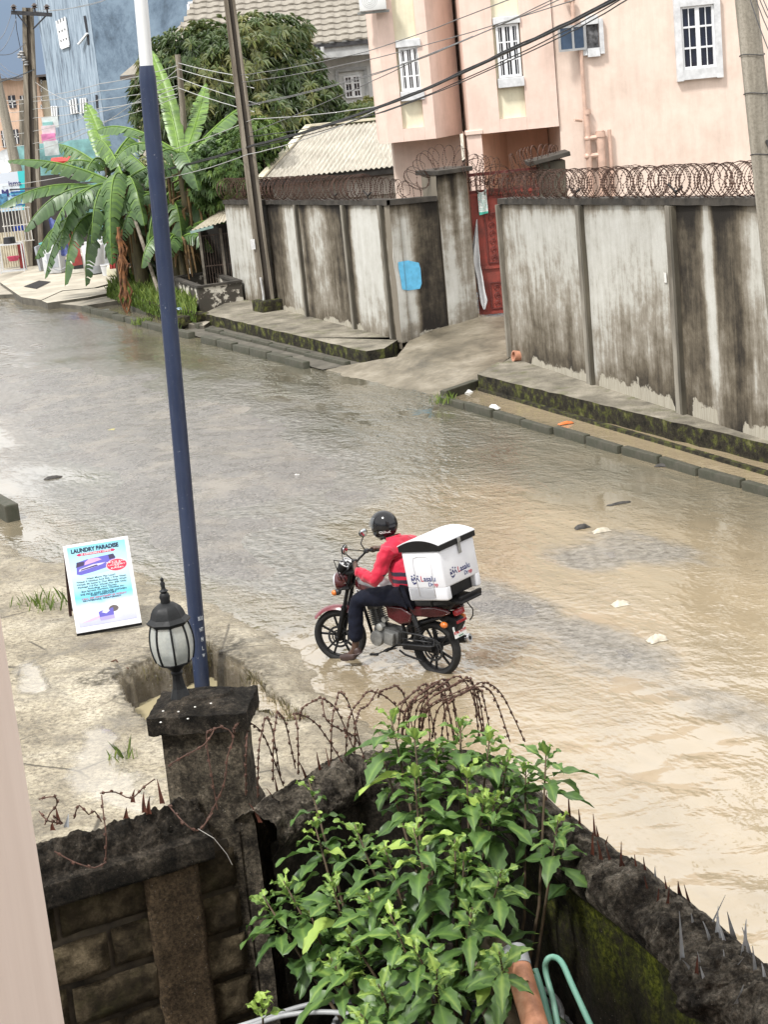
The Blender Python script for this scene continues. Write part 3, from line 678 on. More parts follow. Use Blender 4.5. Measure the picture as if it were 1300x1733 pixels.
# hanging banner and cloth sheet
bn = MB(); tl, tr = Yd(807, 322, gy_ - .1), Yd(822, 317, gy_ - .1)
def bfn(u, v):
    x_ = 808 + 15 * u + 3.5 * v; y_ = 324 - 4 * u + 41 * v + 4 * sin(u * pi) * (1 - v)
    return Yd(x_, y_, gy_ - .12 + .02 * sin(u * 6 + v * 3))
bn.grid(bfn, 6, 10); q = N('banner_print'); wz = q.sep(q.coord('World'))[2]
st_ = q.ramp(q.noise(q.coord('World', (6, 1, 16)), 2.2, 3), [(.44, (.72, .74, .72)), (.5, (.22, .45, .38)), (.6, (.75, .76, .74)), (.68, (.5, .18, .2))])
bc = q.ramp(q.mr(wz, bfn(.5, 1).z, bfn(.5, 0).z), [(0, (.06, .38, .29)), (.10, (.06, .38, .29)), (.11, (.7, .71, .7)), (.12, (.72, .73, .72))], 'CONSTANT'); bcol = q.mix(q.mr(q.mr(wz, bfn(.5, 1).z, bfn(.5, 0).z), .12, .16), bc, st_)
ob = bn.build('hanging_banner', q.done(bcol, .6)); tag(ob, 'small white and green printed banner tied to the top of the red gate', 'banner')
cl = MB()
prof = [(807, 372, 2), (806, 395, 6), (804, 418, 12), (803, 438, 17), (806, 452, 13), (811, 470, 11), (815, 495, 11), (819, 512, 12), (820, 524, 3)]
def cfn(u, v):
    t = v * (len(prof) - 1); i = min(len(prof) - 2, int(t)); f = t - i
    x_, y_, w__ = [prof[i][k] + f * (prof[i + 1][k] - prof[i][k]) for k in range(3)]
    return Yd(x_ + w__ * (u - .45), y_ - 6 * (u - .5) * (w__ / 14), gy_ - .14 + .05 * sin(u * 9 + v * 4))
cl.grid(cfn, 10, 30); ob = cl.build('hanging_cloth', mk('white_cloth', (.70, .70, .70), .8, 0, .12, 3), smooth=True); tag(ob, 'long torn white cloth sheet hanging in front of the red gate', 'cloth')
# gate pillar on the far side of the opening
g2 = thing('gate_pillar', 'short dark concrete gate pillar behind the right wall, with wire coils on its cap', 'pillar', (4.5, 40, .4))
o = MB(); o.box((4.46, 40.1, 2.0), (.6, .6, 3.5)); o.build('shaft', RIB, g2); o = MB(); o.rbox((4.40, 40.1, 3.82), (.95, .9, .1), .012, (0, RD(-9), 0)); o.build('cap', COPING, g2)
# ------------------------------------------------------------------ razor wire coils
def coil(name, label, path, rad, pitch, barbs=True, wob=.12, wire=.0055, group=None, phase=0.0, flat=1.0):
    """helix of barbed wire along a polyline path [(point, radius factor)]"""
    pts = [V(p) for p in path]; Ls = [0]
    for a, b in zip(pts[:-1], pts[1:]): Ls.append(Ls[-1] + (b - a).length)
    T = Ls[-1]; turns = T / pitch; n = int(turns * 18); o = MB(); hp = []
    for i in range(n + 1):
        s_ = T * i / n; k = 0
        while k < len(Ls) - 2 and Ls[k + 1] < s_: k += 1
        f = (s_ - Ls[k]) / max(1e-6, Ls[k + 1] - Ls[k]); c = pts[k].lerp(pts[k + 1], f); d = (pts[min(k + 1, len(pts) - 1)] - pts[k]).normalized()
        side = V((0, 0, 1)).cross(d); side = side.normalized() if side.length > .01 else V((1, 0, 0)); up = d.cross(side)
        a = 2 * pi * (turns * i / n) + phase; tn = int(turns * i / n)
        rr = rad * (1 + wob * NZ.noise(V((tn * 1.7, phase, c.x))))
        off = d * (pitch * 2.2 * NZ.noise(V((tn * .9, 3, c.y))) + wob * rad * sin(a * .5 + tn))
        if flat < 0: side = d * (-flat)
        elif flat < .99: side = (side * flat + d * (1 - flat)).normalized()
        hp.append(c + off + (side * cos(a) + up * sin(a)) * rr)
    o.tube(hp, wire, 3)
    if barbs:
        for i in range(0, len(hp) - 1):
            a, b = hp[i], hp[i + 1]; d = (b - a).normalized(); sd = d.cross(V((.3, .5, .8))).normalized()
            for f in (.25, .75):
                c = a.lerp(b, f); sd2 = d.cross(sd); k = .019 * random.uniform(.7, 1.2)
                o.add([c + sd * k, c - sd * k, c + d * k * .8, c - d * k * .8, c + sd2 * k * .7], [(0, 2, 1, 3), (0, 2, 4)])
    ob = o.build(name, RUST, recalc=False); tag(ob, label, 'razor wire', group); return ob
ia = V((a0.x, a0.y, 3.26)) - nl * .08; ib = V((a1.x, a1.y, 3.62)) - nl * .08
coil('razor_wire_coil', 'dense rusty razor wire coil along the top of the left wall', [ia, ia.lerp(ib, .88)], .29, .105)
# loops that climb from the wall to the pillar
cx0 = ia.lerp(ib, .86)
coil('razor_wire_coil', 'stretched razor wire loops climbing from the left wall over the gate pillar', [cx0, Yd(690, 330, 39.2), Yd(705, 303, 39.3), Yd(722, 280, 39.4), Yd(745, 268, 39.5), Yd(775, 270, 39.7), Yd(795, 283, 39.8), Yd(803, 300, 39.8)], .30, .135, wob=.10, flat=-.6)
coil('razor_wire_coil', 'tangled razor wire coil over the top of the red gate', [Yd(792, 298, 39.6), Yd(812, 288, 39.6), Yd(838, 290, 39.6), Yd(850, 315, 39.5), Yd(870, 310, 39.5)], .30, .09, flat=.6)
coil('razor_wire_coil', 'low dense razor wire coil across the lower gate bars', [Yd(800, 312, 39.7), Yd(860, 318, 39.6), Yd(885, 312, 39.5)], .2, .08)
coil('razor_wire_coil', 'razor wire coil heaped on the cap of the right gate pillar', [Yd(868, 285, 39.7), Yd(885, 276, 39.8), Yd(910, 268, 39.9), Yd(942, 268, 40)], .30, .075, flat=.55)
coil('razor_wire_coil', 'dark razor wire coil in front of the right gate pillar', [Yd(880, 318, 38.5), Yd(905, 315, 38.4), Yd(940, 318, 38.3)], .27, .07, flat=.7)
ja = V((r0.x, r0.y, zr(r0) + .36)) + dr * .5 - nr * .1; jb = V((r2.x, r2.y, zr(r2) + .36)) - nr * .1
coil('razor_wire_coil', 'long open razor wire coil along the top of the right wall', [ja, jb], .27, .135)
coil('razor_wire_coil', 'second loose razor wire coil woven through the one on the right wall', [ja + dr * .1, jb], .25, .27, phase=1.5)
YB = mk('black_iron', (.03, .028, .027), .6, .3, .3, 10)
for px, side in ((570, 0), (625, 0), (972, 1), (1140, 1)):
    p = at_px(a0, a1, px) if not side else at_px(r0, r2, px); d = dl if not side else dr
    z0 = (2.87 + .38 * ((V((p.x, p.y, .28)) - a0).dot(dl) / (a1 - a0).length) if not side else zr(V((p.x, p.y, .3)))) + .1
    nn = nl if not side else nr; b0 = V((p.x, p.y, z0)) - nn * .1
    o = MB(); o.cyl(b0, b0 + V((0, 0, .1)), .018, n=6); o.cyl(b0 + V((0, 0, .09)), b0 + d * .22 + V((0, 0, .17)), .02, n=6); o.cyl(b0 + V((0, 0, .09)), b0 - d * .24 + V((0, 0, .2)), .02, n=6)
    tag(o.build('wire_bracket', YB), 'small black iron Y bracket holding razor wire on the wall top', 'bracket', 'wire brackets on the wall tops')
# ------------------------------------------------------------------ pink house
def plaster(name, c, dirt=.25, c2=None):
    q = N(name); wp = q.coord('World')
    b = q.ramp(q.noise(wp, .7, 6, .6), [(.3, c), (.7, c2 or mul(c, .9))])
    b = q.mix(dirt, b, q.ramp(q.noise(q.coord('World', (3.5, 3.5, .35)), 1.4, 6, .7), [(.35, (.42, .39, .36)), (.55, (1.04, 1.04, 1.04))]), 'MULTIPLY'); b = q.mix(.5, b, q.ramp(q.noise(wp, 1.7, 7, .7), [(.34, (.80, .78, .75)), (.6, (1.05, 1.05, 1.05))]), 'MULTIPLY')
    sp_ = q.mr(q.noise(wp, 5, 6, .75), .68, .74); b = q.mix(q.math('MULTIPLY', sp_, .18), b, (.35, .26, .2))
    return q.done(b, .8, 0, q.bump(q.noise(wp, 45, 5, .7), .35, .01), .3)
PINK = plaster('pink_plaster', (.79, .61, .525), .12); PEACH = plaster('peach_plaster', (.775, .63, .54), .14); CREAM = plaster('cream_plaster', (.78, .735, .56), .2)
SALM = plaster('salmon_plaster', (.72, .45, .33), .15); WIN = mk('window_white', (.78, .79, .80), .45, 0, .06, 8); SILL = mk('sill_white', (.66, .67, .68), .6, 0, .15, 6, .2, 40)
GLASS = mk('dark_glass', (.012, .014, .03), .05, 0, .3, 3, spec=.9)
HY = 43.0
ph = thing('house', 'pink two-storey house with cream window strips behind the compound wall', 'house', (5, 43.5, .4))
def X(px, py, y=HY): return Yd(px, py, y)
zo = 4.35; ZT = 11.0
cA0, cA1 = X(683, 228).x, X(719, 223).x; cB0, cB1 = X(846, 208).x, X(892, 206).x
xA0, xA1, xA2, xB0, xB1 = .78, .98, 2.12, 2.92, 5.06
o = MB()
o.prism([(xA0, HY + .35, zo), (xA1, HY, zo), (cA0, HY, zo), (cA0, HY + .17, zo), (cA1, HY + .17, zo), (cA1, HY, zo), (xA2, HY, zo), (xA2 + .72, HY + 1.25, zo), (xA2 + .72, HY + 3, zo), (xA0, HY + 3, zo)], (0, 0, ZT - zo))
o.prism([(xB0, HY, zo), (cB0, HY, zo), (cB0, HY + .17, zo), (cB1, HY + .17, zo), (cB1, HY, zo), (xB1, HY, zo), (xB1, HY + 3, zo), (xB0, HY + 3, zo)], (0, 0, ZT - zo))
o.build('upper_wall', PINK, ph)
o = MB(); o.quad(*[V(p) for p in ((xA2 + .002, HY + .001, zo + .001), (xA2 + .722, HY + 1.25, zo + .001), (xA2 + .722, HY + 1.25, ZT), (xA2 + .002, HY + .001, ZT))])
# cream strips set back into the bays, with pink spandrel below
o = MB()
for a, b in ((cA0, cA1), (cB0, cB1)): o.box(((a + b) / 2, HY + .14, (zo + .3 + ZT) / 2), (b - a - .004, .05, ZT - zo - .3))
o.build('cream_strip', CREAM, ph)
for a, b in ((cA0, cA1), (cB0, cB1)): o = MB(); o.box(((a + b) / 2, HY + .09, zo + .15), (b - a - .004, .174, .299)); o.build('spandrel', PINK, ph)
# ground floor under the overhang
o = MB(); o.box((1.95, HY + 2.4, 2.2), (1.66, 1.9, 4.3)); o.build('ground_floor_wall', PEACH, ph)
o = MB(); o.prism([(2.98, HY + .95, .2), (3.2, HY + .35, .2), (4.02, HY + 2.6, .2), (4.0, HY + 3.4, .2), (2.98, HY + 3.4, .2)], (0, 0, 4.14)); o.prism([(4.02, HY + 2.6, .2), (5.06, HY + 2.55, .2), (5.06, HY + 3.3, .2), (4.02, HY + 3.3, .2)], (0, 0, 4.14)); o.build('porch_wall', SALM, ph)
o = MB(); o.box((3.03, HY + .19, 2.3), (.34, .34, 4.16)); o.rbox((3.03, HY + .18, 4.4), (.4, .42, .1), .01); o.build('porch_column', PINK, ph)
# long plain wing to the right
o = MB(); o.box((11.0, HY + 1.96, 5.6), (11.84, 3.8, 10.8)); o.build('side_wall', PEACH, ph)
def barred(par, x0, x1, z0, z1, y, style, sillz=True):
    """white casement with glazing bars; pane, sill and head are its sub-parts"""
    o = MB(); wdt, hgt = x1 - x0, z1 - z0; f = .055
    for x_ in (x0 + f / 2, x1 - f / 2): o.box((x_, y, (z0 + z1) / 2), (f, .07, hgt))
    for z_ in (z0 + f / 2, z1 - f / 2): o.box(((x0 + x1) / 2, y, z_), (wdt - 2 * f, .07, f))
    if style == 'bars':
        for k in range(1, 3): o.box((x0 + wdt * k / 3, y - .012, (z0 + z1) / 2), (.075, .05, hgt - 2 * f))
        for k in range(3): o.box((x0 + wdt * (k + .5) / 3, y - .004, (z0 + z1) / 2), (.014, .03, hgt - 2 * f))
        for k in range(1, 3): o.box(((x0 + x1) / 2, y + .002, z0 + hgt * k / 3), (wdt - 2 * f, .05, .03))
    else:
        o.box(((x0 + x1) / 2, y - .012, (z0 + z1) / 2), (.10, .06, hgt - 2 * f))
        for k in (1, 3): o.box((x0 + wdt * k / 4, y - .004, (z0 + z1) / 2), (.022, .03, hgt - 2 * f))
        for k in range(1, 3): o.box(((x0 + x1) / 2, y - .002, z0 + hgt * k / 3), (wdt - 2 * f, .04, .045))
    wn = o.build('window', WIN, par, bevel=.004)
    off = par.location
    def sub(mb_, nm, mt): s_ = mb_.build(nm, mt); s_.parent = wn; return s_
    o = MB(); o.quad((x0 + f, y + .028, z0 + f), (x1 - f, y + .028, z0 + f), (x1 - f, y + .028, z1 - f), (x0 + f, y + .028, z1 - f)); sub(o, 'pane', GLASS)
    if sillz:
        o = MB(); o.rbox(((x0 + x1) / 2, y - .03, z0 - .12), (wdt + .08, .16, .22), .012); sub(o, 'sill', SILL); o = MB(); o.rbox(((x0 + x1) / 2, y - .03, z1 + .09), (wdt + .1, .16, .17), .012); sub(o, 'lintel', SILL)
    return wn
pA, pB = X(678, 78), X(711, 155); barred(ph, cA0 + .06, cA1 + .03, X(700, 158).z + .06, X(690, 77).z - .05, HY + .05, 'bars')
barred(ph, X(840, 45).x - .02, X(884, 132).x, X(862, 133).z + .02, X(862, 40).z - .02, HY + .05, 'bars')
# window in the plain wing with broad white surround
wx0, wx1, wz0, wz1 = X(1153, 60, HY).x, X(1210, 60, HY).x, X(1186, 116, HY).z, X(1180, 10, HY).z
wn = barred(ph, wx0, wx1, wz0, wz1, HY + .03, 'casement', False)
o = MB()
for x_ in (wx0 - .075, wx1 + .075): o.box((x_, HY + .02, (wz0 + wz1) / 2 - .04), (.15, .16, wz1 - wz0 + .44))
for z_ in (wz0 - .12, wz1 + .1): o.box(((wx0 + wx1) / 2, HY + .018, z_), (wx1 - wx0 - .002, .16, .24 if z_ < wz1 else .2))
s_ = o.build('surround', SILL); s_.parent = wn
# small bathroom window with an opened sash
sx0, sx1, sz0, sz1 = X(992, 60, HY).x, X(1013, 60, HY).x, X(1004, 82, HY).z, X(1000, 42, HY).z
o = MB(); o.box(((sx0 + sx1) / 2, HY + .03, (sz0 + sz1) / 2), (sx1 - sx0, .02, sz1 - sz0)); wn = o.build('window', mk('grey_net', (.12, .12, .125), .7, 0, .5, 9), ph)
o = MB(); 
for x_ in (sx0 - .05, sx1 + .07): o.box((x_, HY + .02, (sz0 + sz1) / 2 - .02), (.10, .14, sz1 - sz0 + .26))
for z_ in (sz0 - .1, sz1 + .1): o.box(((sx0 + sx1) / 2 + .01, HY + .018, z_), (sx1 - sx0, .14, .2))
s_ = o.build('surround', SILL); s_.parent = wn
o = MB(); hx = sx0 - .02; L_ = .72; ang = RD(200); e_ = V((cos(ang), sin(ang), 0)); c0 = V((hx, HY - .05, (sz0 + sz1) / 2)); hh_ = (sz1 - sz0) / 2 + .02
for t_ in (0.03, L_ - .03, L_ * .47): o.box(c0 + e_ * t_, (.05, .045, hh_ * 2), Euler((0, 0, ang)))
for z_ in (-hh_ + .025, hh_ - .025): o.box(c0 + e_ * (L_ / 2) + V((0, 0, z_)), (L_ - .05, .044, .05), Euler((0, 0, ang)))
s_ = o.build('open_sash', mk('alu', (.55, .56, .56), .35, .6, .1, 5)); s_.parent = wn
o = MB(); q0 = c0 + e_ * .05; q1 = c0 + e_ * (L_ - .05); zz_ = V((0, 0, hh_ - .05)); o.quad(q0 - zz_, q1 - zz_, q1 + zz_, q0 + zz_); s_ = o.build('pane', mk('blue_glass', (.05, .08, .13), .03, 0, .3, 2, spec=1)); s_.parent = wn
# waste pipes on the corner
PIPE = mk('painted_pipe', (.62, .43, .34), .45, 0, .15, 5); o = MB(); px_ = X(985, 150).x
for a, b, r in (((972, 0), (972, 60), .05), ((983, 60), (990, 190), .045), ((991, 188), (999, 300), .07), ((1012, 222), (1020, 300), .1), ((1030, 220), (1036, 300), .045)):
    xa = X(*b).x; o.cyl((xa, HY - .05, X(*a).z), (xa, HY - .05, X(*b).z - (.8 if b[1] >= 300 else 0)), r, n=10)
o.lathe([(.09, -.06), (.09, .06)], (X(994, 200).x, HY - .05, X(991, 190).z)); o.lathe([(.12, -.1), (.12, .02)], (X(1016, 230).x, HY - .05, X(1013, 225).z))
for yy_, x1_ in ((235, 1014), (265, 1016)): o.cyl((X(994, yy_).x, HY - .06, X(994, yy_).z), (X(x1_, yy_).x, HY - .06, X(x1_, yy_).z + .04), .055, n=8); o.sphere((X(994, yy_).x, HY - .06, X(994, yy_).z), .08, 8, 6)
o.cyl((X(984, 205).x, HY - .06, X(984, 205).z), (X(970, 203).x, HY - .25, X(970, 203).z), .035, n=8)
o.tube([(X(972, 2).x, HY - .05, X(972, 2).z), (X(955, 1).x, HY - .06, X(955, 1).z)], .06, 8)
o.build('waste_pipe', PIPE, ph, smooth=40)
# air-conditioner outdoor unit hung on the corner
ac = thing('air_conditioner', 'white air conditioner outdoor unit hung on the left corner of the pink house', 'air conditioner', X(630, 10, 42.8))
c = X(630, 0, 42.75); o = MB(); o.rbox(c, (.62, .34, .5), .02); o.build('case', mk('ac_white', (.74, .75, .74), .5, 0, .06, 5), ac, smooth=30)
o = MB(); o.lathe([(.19, 0), (.17, .015)], c + V((-.07, -.17, -.02)), axis='Y'); 
for k in range(4): o.lathe([(.05 + k * .04, .012), (.056 + k * .04, .012)], c + V((-.07, -.19, -.02)), axis='Y')
o.build('fan_grille', mk('ac_grey', (.4, .42, .42), .5), ac)
o = MB(); o.box(c + V((0, .05, -.285)), (.74, .3, .05)); o.build('bracket', mk('ac_bracket', (.25, .26, .25), .5, .4), ac)
# ------------------------------------------------------------------ small house with corrugated hip roof
sh_ = thing('small_house', 'low grey outbuilding with a pale corrugated hip roof beside the pink house', 'house', (0, 52, .3))
EL, ER = Yd(440, 305, 50), Yd(690, 270, 50) ; RL, RR = Yd(523, 216, 54), Yd(660, 198, 54); ze = EL.z
o = MB(); o.box((.75, 53.4, 1.75), (5.9, 6.0, 3.2)); o.build('wall', plaster('grey_plaster', (.34, .325, .29), .7), sh_)
q = N('corrugated_beige'); wp = q.coord('World')
rc = q.ramp(q.noise(wp, 1.2, 6, .65), [(.3, (.50, .475, .41)), (.7, (.36, .335, .285))]); rc = q.mix(.7, rc, q.ramp(q.noise(q.coord('World', (14, 1, 1)), 2, 4, .7), [(.35, (.6, .57, .52)), (.6, (1.08, 1.08, 1.08))]), 'MULTIPLY')
CORR = q.done(rc, .6, 0, None, .4)
def roof_face(par, e0, e1, r0_, r1_, waves, amp, mt, name='roof'):
    o = MB(); nrm = (e1 - e0).cross(r0_ - e0).normalized(); nrm = -nrm if nrm.z < 0 else nrm
    L = (e1 - e0).length; dirx = (e1 - e0).normalized(); nu = waves * 4
    def fn(u, v):
        a = e0.lerp(e1, u); b = r0_.lerp(r1_, u); p = a.lerp(b, v)
        s = (p - e0).dot(dirx) / L; return p + nrm * amp * sin(s * waves * 2 * pi)
    o.grid(fn, nu, 8); return o.build(name, mt, par)
E0, E1 = V((EL.x, 50, ze)), V((4.2, 50, ze)); R0_, R1_ = V((RL.x, 54, RL.z)), V((4.2, 54, RL.z))
roof_face(sh_, E0, E1, R0_, R1_, 46, .028, CORR)
roof_face(sh_, V((EL.x, 57.5, ze)), E0, R0_ + V((0, .01, 0)), R0_, 36, .028, CORR)
o = MB(); o.beam(R0_ + V((-.1, 0, .05)), R1_ + V((0, 0, .05)), .34, .06); o.beam(E0 + V((0, 0, .05)), R0_ + V((0, 0, .06)), .2, .05); o.build('ridge_cap', mk('ridge_yellow', (.66, .61, .47), .6, 0, .2, 3), sh_)
o = MB(); o.box(((E0.x + E1.x) / 2, 50.06, ze - .11), (E1.x - E0.x, .05, .16)); o.box((E0.x + .05, 53.8, ze - .11), (.05, 7.4, .16)); o.build('fascia', mk('black_fascia', (.03, .028, .025), .8, 0, .4, 3), sh_)
o = MB(); p0, p1 = Yd(585, 300, 50.3), Yd(690, 288, 50.3); o.box(((p0.x + p1.x) / 2, 50.37, ze - .5), (p1.x - p0.x, .04, .5)); o.build('light_panel', plaster('pale_grey', (.50, .49, .46), .5), sh_)
# ------------------------------------------------------------------ grey house with scalloped tile roof
gh = thing('grey_house', 'grey house with a scalloped tile roof standing behind the mango tree', 'house', (-1, 62, .3))
GREY = plaster('light_grey_plaster', (.66, .67, .66), .25)
o = MB(); o.box((-1.2, 63.2, 3.6), (8.6, 6, 6.9)); o.build('wall', GREY, gh)
w0, w1 = Yd(580, 168, 60.2), Yd(612, 127, 60.2)
barred(gh, Yd(583, 145, 60.17).x, Yd(611, 145, 60.17).x, w0.z, w1.z, 60.17, 'casement', False)
o = MB(); xa, xb = Yd(578, 145, 60).x - .06, Yd(614, 145, 60).x
for x_ in (xa - .05, xb + .14): o.box((x_, 60.16, (w0.z + w1.z) / 2), (.1, .1, w1.z - w0.z + .5))
o.box(((xa + xb) / 2 + .045, 60.158, w1.z + .2), (xb - xa + .09, .1, .1)); o.build('window_surround', mk('grey_trim', (.42, .43, .43), .7, 0, .15, 5), gh)
q = N('roof_tile'); wp = q.coord('World'); TILE = q.done(q.ramp(q.noise(wp, 2.5, 6, .7), [(.3, (.30, .275, .235)), (.7, (.20, .18, .15))]), .75, 0, q.bump(q.noise(wp, 30, 4), .3, .01), .3)
ze2 = Yd(560, 72, 59.4).z
def tile_roof(par, x0, x1, y0, z0, rows, dy, dz, per, skew=0, x0r=None):
    o = MB(); n = int((x1 - x0) / per * 10)
    for r in range(rows):
        ya, za = y0 + r * dy, z0 + r * dz
        xl = x0 + (skew * r)
        def fn(u, v):
            x = xl + (x1 - xl) * u; wv = cos((x - x0) * 2 * pi / per); wv = abs(wv) ** .6 * (1 if wv > 0 else -1)
            return V((x, ya + dy * (v * 1.04) - (1 - v) * .05 * wv, za + dz * v * 1.02 + .05 * (1 - v) + .02 * wv + (-.045 if v < -.5 else 0)))
        k = len(o.v); o.grid(fn, n, 2)
        def lip(u, v):
            p = fn(u, 0); return p - V((0, -.012 * v, .055 * v))
        o.grid(lip, n, 1)
    return o.build('roof', TILE, par)
tile_roof(gh, -5.6, 2.6, 59.4, ze2, 20, .30, .19, .42, skew=.10)
o = MB(); o.box((-1.5, 59.46, ze2 - .1), (8.2, .06, .12)); o.build('gutter', mk('dark_gutter', (.05, .05, .055), .5, 0, .2, 4), gh)
o = MB(); o.box((-1.5, 59.75, ze2 - .32), (8.1, .5, .34)); o.build('soffit', mk('soffit_grey', (.52, .53, .53), .7, 0, .2, 3), gh)
o = MB(); pz = Yd(545, 80, 59.3); o.tube([pz, pz + V((0, 0, -.15)), pz + V((-.16, .3, -.38)), pz + V((-.24, .6, -.6))], .06, 8); o.build('downpipe', WHITE, gh)
# lower roof corner of the same house, left of the tree
lr = thing('roof_wing', 'grey tiled roof corner poking out left of the mango tree beside the blue building', 'house', (-6, 65, .3))
c0 = Yd(203, 129, 64); o = MB(); o.box((c0.x + 2.6, 67.2, c0.z / 2), (4.6, 5.5, c0.z - .2)); o.build('wall', mk('pale_wall', (.55, .5, .42), .8, 0, .2, 2), lr)
o = MB(); pk = V((c0.x + 3.1, 67.5, c0.z + 2.3)); o.add([c0, c0 + V((6, 0, 0)), pk + V((3, 0, 0)), pk, c0 + V((0, 7, 0))], [(0, 1, 2, 3), (0, 3, 4)]); o.build('roof', TILE, lr)
o = MB(); o.beam(c0 + V((0, 0, -.09)), c0 + V((6, 0, -.09)), .14, .14); o.build('fascia', mk('brown_fascia', (.12, .10, .085), .7), lr)
# ------------------------------------------------------------------ blue building
bb_ = thing('tower_block', 'tall weather-streaked pale blue building at the end of the street', 'building', (-8, 78, .2))
q = N('blue_streaked_lit'); 
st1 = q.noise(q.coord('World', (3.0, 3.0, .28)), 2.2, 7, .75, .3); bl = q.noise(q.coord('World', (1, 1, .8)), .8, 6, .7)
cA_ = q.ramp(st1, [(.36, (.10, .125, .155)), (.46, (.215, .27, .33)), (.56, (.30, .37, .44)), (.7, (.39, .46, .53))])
BLUEL = q.done(cA_, .8, 0, None, .2)  # streaky side face mixed lighter than the front: lit tone put into the colour
q = N('blue_mottled_shade'); bl = q.noise(q.coord('World', (1, 1, .7)), .62, 7, .75, .3)
BLUER = q.done(q.ramp(bl, [(.36, (.06, .08, .105)), (.47, (.13, .18, .24)), (.58, (.20, .27, .345)), (.75, (.24, .315, .39))]), .8, 0, None, .2)  # mottled front face mixed darker: its shaded tone is put into the colour
xc = -9.87; fl = V((-12.5, 78.2, 0)); ZB = 14
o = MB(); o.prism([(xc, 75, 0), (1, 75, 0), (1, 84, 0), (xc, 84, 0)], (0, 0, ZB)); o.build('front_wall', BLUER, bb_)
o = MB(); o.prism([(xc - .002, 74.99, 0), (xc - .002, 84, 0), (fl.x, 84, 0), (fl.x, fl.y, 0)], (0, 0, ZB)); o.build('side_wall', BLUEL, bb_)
q0 = V((xc, 74.99, 0)); dB, nB = vplane(fl, q0); nB = nB if nB.y < 0 else -nB
def bwin(pxs, mt, off=.03, name='window'):
    pts = [onplane(*p, q0, nB) + nB * off for p in pxs]; return pts
for quad_, rows, cols in ((((98, 36), (112, 29), (119, 77), (106, 82)), 3, 3), (((121, 170), (130, 166), (133, 192), (124, 194)), 1, 2), (((139, 167), (147, 166), (149, 191), (140, 193)), 1, 2), (((90, 180), (98, 180), (99, 200), (92, 203)), 1, 2)):
    tl, tr, br, bl_ = bwin(quad_, None); o = MB(); o.quad(tl, tr, br, bl_); wn = o.build('window', mk('dim_glass', (.03, .035, .045), .2, 0, .2, 3), bb_)
    o = MB()
    if rows == 3:
        for k in range(rows): 
            a, b = tl.lerp(bl_, (k + .78) / rows), tr.lerp(br, (k + .78) / rows); o.beam(a + nB * .03, b + nB * .03, .05, .28)
    for k in range(cols + 1): 
        a, b = tl.lerp(tr, k / cols), bl_.lerp(br, k / cols); o.beam(a + nB * .04, b + nB * .04, .1, .05, up=nB)
    s_ = o.build('frame', WIN); s_.parent = wn
for quad_ in (((142, 28), (146, 27), (150, 56), (147, 57)), ((148, 60), (151, 58), (152, 76), (149, 77)), ((162, 161), (166, 161), (167, 184), (164, 185))):
    o = MB(); o.quad(*bwin(quad_, None)); o.build('slot', mk('slot_dark', (.02, .022, .03), .5), bb_)
a, b = onplane(140, 75, q0, nB) + nB * .2, onplane(150, 57, q0, nB) + nB * .05; o = MB(); o.beam(a, b, .12, .06); o.build('flap', WIN, bb_)
p0, p1 = Yd(320, 8, 74.9), Yd(344, 26, 74.9); o = MB(); o.box(((p0.x + p1.x) / 2 + .3, 74.97, (p0.z + p1.z) / 2), (p1.x - p0.x + .6, .04, p0.z - p1.z)); wn = o.build('window', mk('bright_blue_glass', (.03, .12, .45), .1), bb_)
o = MB(); o.box(((p0.x + p1.x) / 2 + .3, 74.95, p0.z + .05), (p1.x - p0.x + .7, .08, .1)); o.box((p0.x - .05, 74.95, (p0.z + p1.z) / 2), (.1, .08, p0.z - p1.z)); s_ = o.build('frame', WIN); s_.parent = wn
# ------------------------------------------------------------------ far peach building
fb = thing('apartment_building', 'distant peach three-storey building behind the crossbar pole', 'building', (-18, 101, .2))
x0, x1 = -24, Yd(66, 150, 100).x; zt = Yd(40, 134, 100).z
o = MB(); o.box(((x0 + x1) / 2, 104, zt / 2), (x1 - x0, 8, zt)); o.build('wall', plaster('far_peach', (.62, .44, .33), .3), fb)
o = MB(); o.box((x1 + 1.2, 104.4, zt / 2 - .1), (2.4, 8, zt - .2)); o.build('side_bay', plaster('far_cream', (.62, .58, .47), .4), fb)
o = MB(); o.box(((x0 + x1) / 2 + 1.4, 103.8, zt + .06), (x1 - x0 + 3.2, 8.8, .12)); o.build('roof_slab', mk('roof_dark', (.09, .08, .08), .8), fb)
for (a, b, c, d) in ((13, 163, 28, 183), (33, 163, 44, 180), (1, 222, 12, 250), (22, 220, 34, 244), (40, 218, 50, 240), (68, 136, 72, 142), (68, 150, 72, 156), (68, 164, 72, 170), (68, 178, 72, 184)):
    A, B = Yd(a, c if False else b, 99.95), Yd(c, d, 99.95); o = MB(); o.box(((A.x + B.x) / 2, 99.98, (A.z + B.z) / 2), (abs(B.x - A.x), .06, abs(A.z - B.z))); wn = o.build('window', mk('far_glass', (.05, .05, .06), .2), fb)
    o = MB(); o.box(((A.x + B.x) / 2, 99.93, (A.z + B.z) / 2), (.06, .05, abs(A.z - B.z))); o.box(((A.x + B.x) / 2, 99.93, (A.z + B.z) / 2), (abs(B.x - A.x), .05, .06)); s_ = o.build('bars', mk('bar_white', (.6, .6, .6), .6), wn); s_.location = (0, 0, 0)
